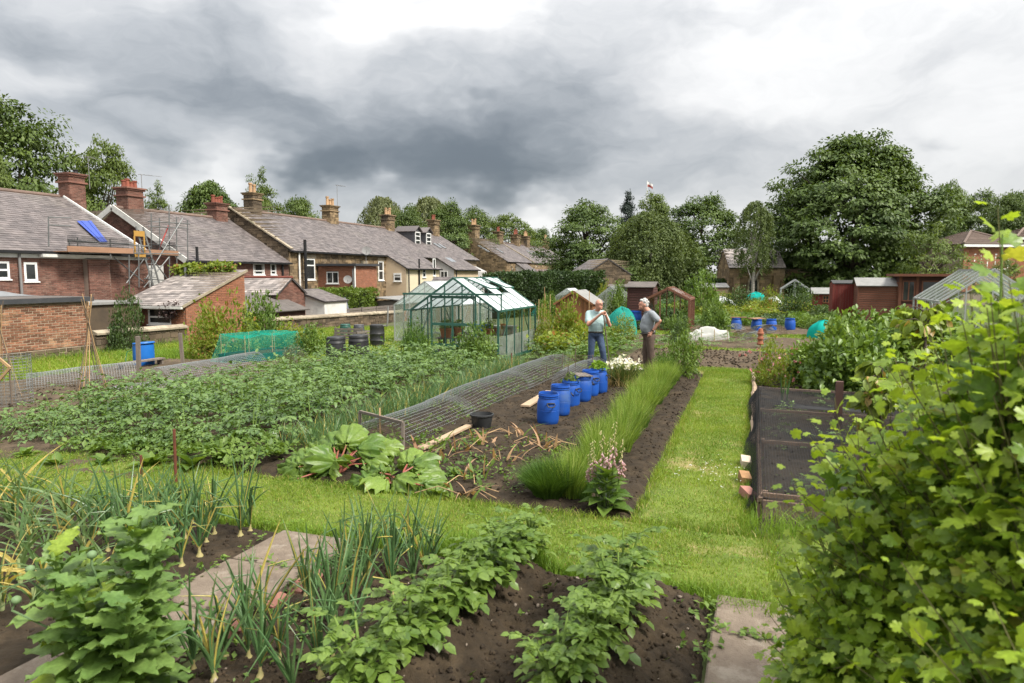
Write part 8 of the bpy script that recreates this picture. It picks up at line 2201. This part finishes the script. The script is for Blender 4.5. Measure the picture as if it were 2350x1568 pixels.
# ---- vegetable rows filling the middle plots
def crop_row(key, mat, seed, L, w, h, n, leaf, T):
    r = np.random.default_rng(seed); P = np.stack([r.normal(size=n) * w * .4, r.uniform(0, L, n), r.random(n) ** .6 * h], 1)
    P[:, 2] *= .6 + .6 * fbm(P[:, 1] * 2.2, P[:, 0], 2, seed)
    D = rdir(n, r) + np.array([0, 0, .2]); return np_mesh('crop_' + key, *scatter(T, P, D, np.array([0, 0, 1.0]) + rdir(n, r) * .6, leaf * r.uniform(.6, 1.4, n)), mat)
CR = [crop_row('a', M_MID, 1, 4, .45, .45, 1500, .11, T_DIA), crop_row('b', M_GREYL, 2, 4, .4, .35, 1300, .12, T_LEAF), crop_row('c', M_YEL, 3, 4, .5, .6, 1500, .11, T_DIA), crop_row('d', M_DARKL, 4, 4, .5, .5, 1500, .11, T_DIA)]
k = 0
for y0_, xs_ in ((17.4, (-4.1, -5.2)), (22.2, (-6.0, -5.0)), (27.9, (-5.5, -4.3, -3.1)), (31.6, (-6.5, -5.2, -4.0, -2.8, -1.6, -.4, .8, 2.0, 3.2)), (36.5, (-7.5, -6.2, -5, -3.8, -2.6, -1.4, -.2, 1.0, 2.2)), (42, (-8, -6.5, -5, -3.5, -2, -.5, 1, 2.5, 4)), (48, (-8, -6, -4, -2, 0, 2, 4, 6))):
    for x_ in xs_:
        t = inst('vegetable_row', CR[(k * 7 + int(x_)) % 4]); t.location = (x_, y0_ + .4 * math.sin(k * 2.7), float(gz(x_, y0_))); t.scale = (1.3, 1 if y0_ < 40 else 1.3, .8 + .4 * math.sin(k * 1.9) ** 2); k += 1
        tag(t, 'leafy vegetable row in the plots between the men and the church', 'vegetable row', 'vegetable rows of the far plots')
for i, (x_, y_, s_) in enumerate(((.7, 7.6, .7), (1.3, 8.4, .8), (.9, 9.6, .8), (1.5, 10.4, .7), (.6, 11.3, .8), (1.2, 12.3, .7), (1.7, 7.4, .6))):
    t = thing('netted_seedling', ['young green plant', 'small leafy plant', 'bushy young plant', 'low plant', 'leafy seedling', 'far seedling', 'weak seedling'][i] + ' growing under the black net, ' + ['nearest the path corner', 'second from the near end', 'before the first cross bar', 'in the middle of the cage', 'left of the dark post', 'at the far end of the cage', 'near the currant bush'][i], 'seedling', (x_, y_, .02), i)
    t.scale = (s_ * .6,) * 3; inst('foliage', PM[i % 6][0], t)['kind'] = 'stuff'

# ------------------------------------------------------------------ the two men
def fleshy(name, parts, vox, mat, parent, sm=5):
    """fuses tapered limbs and ellipsoids into one continuous smooth surface"""
    mb = MB()
    for p in parts:
        if p[0] == 'e':
            _, c, r = p[:3]; k = MB(); k.ball((0, 0, 0), 1, 16, 12); R = Matrix.Rotation(p[3], 3, 'Z') if len(p) > 3 else Matrix.Identity(3)
            mb.add([R @ Vector((v[0] * r[0], v[1] * r[1], v[2] * r[2])) + Vector(c) for v in k.v], k.f)
        else:
            _, a, ra, b, rb = p; a, b = Vector(a), Vector(b); d = (b - a).normalized(); n = 4
            pts = [a - d * ra * math.cos(i * math.pi / 2 / n) for i in range(n)] + [a, b] + [b + d * rb * math.sin((i + 1) * math.pi / 2 / n) for i in range(n)]
            rs = [max(.001, ra * math.sin(i * math.pi / 2 / n)) for i in range(n)] + [ra, rb] + [max(.001, rb * math.cos((i + 1) * math.pi / 2 / n)) for i in range(n)]
            mb.tube(pts, rs, 12)
    o = mb.build(name, mat, parent)
    m = o.modifiers.new('fuse', 'REMESH'); m.mode = 'VOXEL'; m.voxel_size = vox; m.use_smooth_shade = True
    s = o.modifiers.new('smooth', 'SMOOTH'); s.factor = .5; s.iterations = sm
    return o
def chain(pts, rs): return [('c', pts[i], rs[i], pts[i + 1], rs[i + 1]) for i in range(len(pts) - 1)]
def hand(c, fd, side, up, s=1.0, curl=.8):
    """palm at c, fingers along fd, spread along side, curling towards -up"""
    c, fd, side, up = Vector(c), unit(fd), unit(side), unit(up); out = [('c', c - fd * .03 * s, .026 * s, c + fd * .035 * s, .03 * s)]
    for k, L in enumerate((.066, .075, .070, .055)):
        b = c + fd * .045 * s + side * (k - 1.5) * .019 * s; m = b + (fd * math.cos(curl * .6) - up * math.sin(curl * .6)) * L * .55 * s; e = m + (fd * math.cos(curl * 1.9) - up * math.sin(curl * 1.9)) * L * .5 * s
        out += [('c', b, .0105 * s, m, .0095 * s), ('c', m, .0095 * s, e, .008 * s)]
    b = c - side * .035 * s - fd * .01 * s; m = b - side * .02 * s + fd * .03 * s - up * .012 * s; out += [('c', b, .013 * s, m, .011 * s), ('c', m, .011 * s, m + fd * .025 * s + side * .006 * s, .009 * s)]
    return out
M_SKIN = pmat('skin', (.52, .27, .19), (.45, .215, .15), 9, .5, .15, 60, obj=True)
M_SHIRT1 = pmat('pale_teal_polo', (.36, .48, .475), (.31, .425, .425), 5, .85, .9, 9, obj=True)
M_SHIRT2 = pmat('grey_polo', (.27, .29, .31), (.225, .245, .265), 5, .85, .9, 9, obj=True)
M_JEANS = pmat('denim', (.055, .085, .15), (.038, .058, .105), 7,   .85, .9, 11, obj=True, c3=(.085, .12, .19))
M_BROWN = pmat('brown_trousers', (.105, .072, .055), (.075, .052, .041), 6,   .85, .9, 11, obj=True)
M_HAIRG = pmat('grey_hair', (.50, .48, .45), (.34, .325, .31), 40, .8, .8, 60, obj=True)
M_SHOE = pmat('dark_shoe', (.035, .03, .027), (.05, .042, .036), 8, .7)
def ring(mb, c, r, tube, nrm, sq=1.0, n=14):
    nrm = unit(nrm); x = nrm.cross(UP); x = x.normalized() if x.length > .01 else Vector((1, 0, 0)); y = nrm.cross(x)
    mb.tube([Vector(c) + x * math.cos(2 * math.pi * i / n) * r + y * math.sin(2 * math.pi * i / n) * r * sq for i in range(n + 1)], tube, 5, False)

p = G(1366, 850)
m1 = thing('person', 'bald man in pale teal polo shirt and jeans leaning chin on a stick', 'person', (p.x, p.y, 0), A)
f = Vector((.55, -.83, 0)); hc = Vector((.05, -.15, 1.60)); H = Vector((.13, -.36, 1.40))
body = [('e', hc, (.080, .098, .112), .55), ('e', hc + f * .035 + Vector((0, 0, -.06)), (.064, .07, .065), .55), ('e', hc + f * .105 + Vector((0, 0, -.005)), (.014, .022, .024), .55), ('e', hc + f * .10 + Vector((0, 0, -.025)), (.019, .016, .013), .55),
        ('e', hc + f * .085 + Vector((0, 0, .025)), (.055, .018, .012), .55), ('e', hc + Vector((-.072, .0, -.01)), (.014, .022, .034)), ('e', hc + Vector((.07, .045, -.01)), (.014, .022, .034)), ('e', hc + f * .07 + Vector((0, 0, -.10)), (.034, .03, .026), .55),
        ('e', hc + f * .088 + Vector((0, 0, -.06)), (.028, .012, .008), .55), ('c', hc + Vector((-.01, .05, -.09)), .062, (.02, -.03, 1.38), .075), ('e', (.01, -.03, 1.30), (.15, .09, .10))]
eL, eR = Vector((-.20, -.20, 1.12)), Vector((.31, -.16, 1.10))
body += chain([(-.19, -.04, 1.37), tuple(eL), tuple(H + Vector((-.05, 0, -.015)))], [.055, .044, .028]) + chain([(.19, -.0, 1.37), tuple(eR), tuple(H + Vector((.05, .03, -.02)))], [.055, .044, .028])
body += hand(H + Vector((-.01, -.01, .01)), (.85, -.05, .35), (-.1, -.9, .2), (.2, -.2, 1), 1.05, 1.0) + hand(H + Vector((.03, .02, -.01)), (-.8, -.35, .3), (-.3, .6, .5), (-.2, -.4, .9), 1.05, 1.0)
fleshy('body', body, .009, M_SKIN, m1, 4)
fleshy('shirt', [('e', (0, -.03, 1.28), (.205, .13, .17)), ('e', (0, -.05, 1.19), (.2, .145, .18)), ('e', (.0, -.06, 1.09), (.193, .155, .18)), ('e', (0, -.035, .97), (.186, .145, .10)), ('c', (-.15, -.02, 1.385), .07, (.15, -.01, 1.385), .07)] +
       chain([(-.18, -.03, 1.37), (-.205, -.13, 1.20)], [.078, .076]) + chain([(.18, 0, 1.37), (.26, -.085, 1.205)], [.078, .076]), .016, M_SHIRT1, m1, 14)
cl = MB(); ring(cl, (.02, -.05, 1.435), .078, .016, (.1, -.35, 1)); ring(cl, (.02, -.055, 1.42), .084, .014, (.1, -.4, 1)); cl.build('collar', M_SHIRT1, m1, True)
fleshy('trousers', [('e', (0, -.02, .90), (.172, .135, .12))] + chain([(-.088, -.01, .84), (-.105, -.04, .48), (-.135, -.0, .09)], [.098, .078, .066]) + chain([(.088, -.01, .84), (.165, -.08, .48), (.225, -.02, .09)], [.098, .078, .066]), .016, M_JEANS, m1, 5)
bt = MB(); n = 24; bt.tube([(.178 * math.cos(2 * math.pi * i / n), -.025 + .142 * math.sin(2 * math.pi * i / n), .925 - .012 * math.sin(2 * math.pi * i / n)) for i in range(n + 1)], .018, 6, False); bt.build('belt', M_SHOE, m1, True)
for x, y in ((-.14, -.05), (.23, -.07)): fleshy('shoe', [('e', (x, y, .045), (.05, .13, .045)), ('e', (x, y + .06, .07), (.045, .06, .05))], .016, M_SHOE, m1, 3)
g = MB(); sx = Vector((.83, .55, 0))
for s in (-1, 1): ring(g, hc + f * .102 + sx * .034 * s + Vector((0, 0, .008)), .022, .0026, f, .8)
g.tube([hc + f * .106 - sx * .012 + Vector((0, 0, .012)), hc + f * .106 + sx * .012 + Vector((0, 0, .012))], .0026, 4)
for s in (-1, 1): g.tube([hc + f * .1 + sx * .056 * s + Vector((0, 0, .012)), hc + sx * .082 * s + Vector((0, 0, .005))], .0026, 4)
g.build('spectacles', M_BLACK, m1, True)
ey = MB()
for s in (-1, 1): ey.ball(hc + f * .086 + sx * .033 * s + Vector((0, 0, .006)), .010, 8, 6, (1, 1, .6))
ey.build('eyes', pmat('eye', (.05, .045, .04), None, 5, .3), m1, True)
stk = thing('walking_stick', 'tall garden stick held upright under the bald man\'s chin', 'stick', m1.location, A)
MB().tube([(H.x + .0, H.y, H.z + .02), (.2, -.34, .9), (.33, -.3, 0)], [.016, .014, .012], 7).build('shaft', M_CANED, stk, True)

p = G(1486, 856)
m2 = thing('person', 'grey-haired man in grey polo shirt and brown trousers, hand on hip', 'person', (p.x, p.y, 0), A)
hc = Vector((-.12, 0, 1.615)); f = Vector((-1, -.12, 0)).normalized()
body = [('e', hc, (.098, .078, .112)), ('e', hc + Vector((-.045, 0, -.065)), (.066, .058, .062)), ('e', hc + Vector((-.108, -.008, -.015)), (.022, .014, .022)), ('e', hc + Vector((-.095, -.008, .02)), (.018, .05, .014)), ('e', hc + Vector((-.085, 0, -.105)), (.03, .032, .024)), ('e', hc + Vector((-.1, 0, -.062)), (.014, .026, .012)),
        ('e', hc + Vector((.01, -.078, -.02)), (.024, .013, .034)), ('e', hc + Vector((.01, .078, -.02)), (.024, .013, .034)), ('c', hc + Vector((.03, 0, -.08)), .064, (.02, 0, 1.40), .08), ('e', (.0, 0, 1.32), (.1, .14, .10))]
e2 = Vector((.20, -.27, 1.24)); w2 = Vector((.05, -.20, .985))
body += chain([(.04, -.20, 1.40), tuple(e2), tuple(w2)], [.058, .046, .030]) + chain([(-.0, .20, 1.38), (.06, .27, 1.12), (-.02, .23, .97)], [.058, .044, .03])
body += hand(w2 + Vector((-.03, .005, -.045)), (-.45, .1, -.8), (.75, -.1, -.45), (.2, -.9, .1), 1.05, .7) + hand((-.05, .2, .93), (-.5, -.2, -.8), (.7, 0, -.5), (.1, .9, 0), 1.0, .6)
fleshy('body', body, .009, M_SKIN, m2, 4)
fleshy('shirt', [('e', (.02, 0, 1.30), (.145, .205, .18)), ('e', (-.015, 0, 1.20), (.165, .198, .2)), ('e', (-.035, 0, 1.09), (.172, .188, .18)), ('e', (-.0, 0, .99), (.165, .180, .09)), ('c', (.02, -.15, 1.41), .068, (.02, .15, 1.41), .068)] + chain([(.04, -.19, 1.40), (.145, -.245, 1.275)], [.082, .085]) + chain([(0, .19, 1.39), (.04, .25, 1.22)], [.08, .08]), .016, M_SHIRT2, m2, 14)
cl = MB(); ring(cl, (-.015, 0, 1.455), .083, .016, (-.35, 0, 1)); ring(cl, (-.02, 0, 1.44), .09, .014, (-.35, 0, 1)); cl.build('collar', pmat('dark_collar', (.10, .11, .125), None, 5, .85), m2, True)
fleshy('trousers', [('e', (.01, 0, .90), (.15, .168, .12)), ('e', (.07, 0, .85), (.10, .15, .12))] + chain([(.02, -.09, .84), (.045, -.10, .48), (.085, -.10, .09)], [.105, .084, .074]) + chain([(.0, .09, .84), (-.03, .10, .48), (.0, .11, .09)], [.105, .084, .074]), .016, M_BROWN, m2, 5)
bt = MB(); bt.tube([(-.005 + .160 * math.cos(2 * math.pi * i / n), .176 * math.sin(2 * math.pi * i / n), .945 + .02 * math.cos(2 * math.pi * i / n)) for i in range(n + 1)], .018, 6, False); bt.build('belt', M_SHOE, m2, True)
for x, y in ((.03, -.10), (-.05, .11)): fleshy('shoe', [('e', (x, y, .045), (.13, .05, .045)), ('e', (x + .06, y, .07), (.06, .045, .05))], .016, M_SHOE, m2, 3)
r_ = random.Random(4); hp = [('e', hc + Vector((.022, 0, .03)), (.092, .084, .100)), ('e', hc + Vector((.055, 0, -.02)), (.058, .078, .075)), ('e', hc + Vector((-.045, 0, .085)), (.05, .06, .035))]
for k in range(46):
    v = Vector((r_.gauss(0, 1), r_.gauss(0, 1), r_.gauss(0, 1))).normalized()
    if v.x < -.35 and v.z < .55: continue
    if v.z < -.55: continue
    hp.append(('e', hc + Vector((.022 + v.x * .090, v.y * .082, .03 + v.z * .097)), (.02, .02, .02)))
fleshy('hair', hp, .008, M_HAIRG, m2, 1)
wt_ = MB(); ring(wt_, w2 + Vector((.01, 0, .03)), .034, .008, (e2 - w2)); wt_.ball(w2 + Vector((.005, -.036, .03)), .016, 8, 6, (1, .5, 1)); wt_.build('wristwatch', M_BLACK, m2, True)
ey = MB()
for s in (-1, 1): ey.ball(hc + Vector((-.088, .03 * s, .002)), .009, 8, 6, (.7, 1, .7))
ey.build('eyes', pmat('eye', (.05, .045, .04)), m2, True)

# bake the fused bodies so that each is plain mesh data
bpy.context.view_layer.update()
dg = bpy.context.evaluated_depsgraph_get()
for o in [o for o in COL.objects if o.type == 'MESH' and 'fuse' in o.modifiers]:
    me = bpy.data.meshes.new_from_object(o.evaluated_get(dg)); o.modifiers.clear(); o.data = me
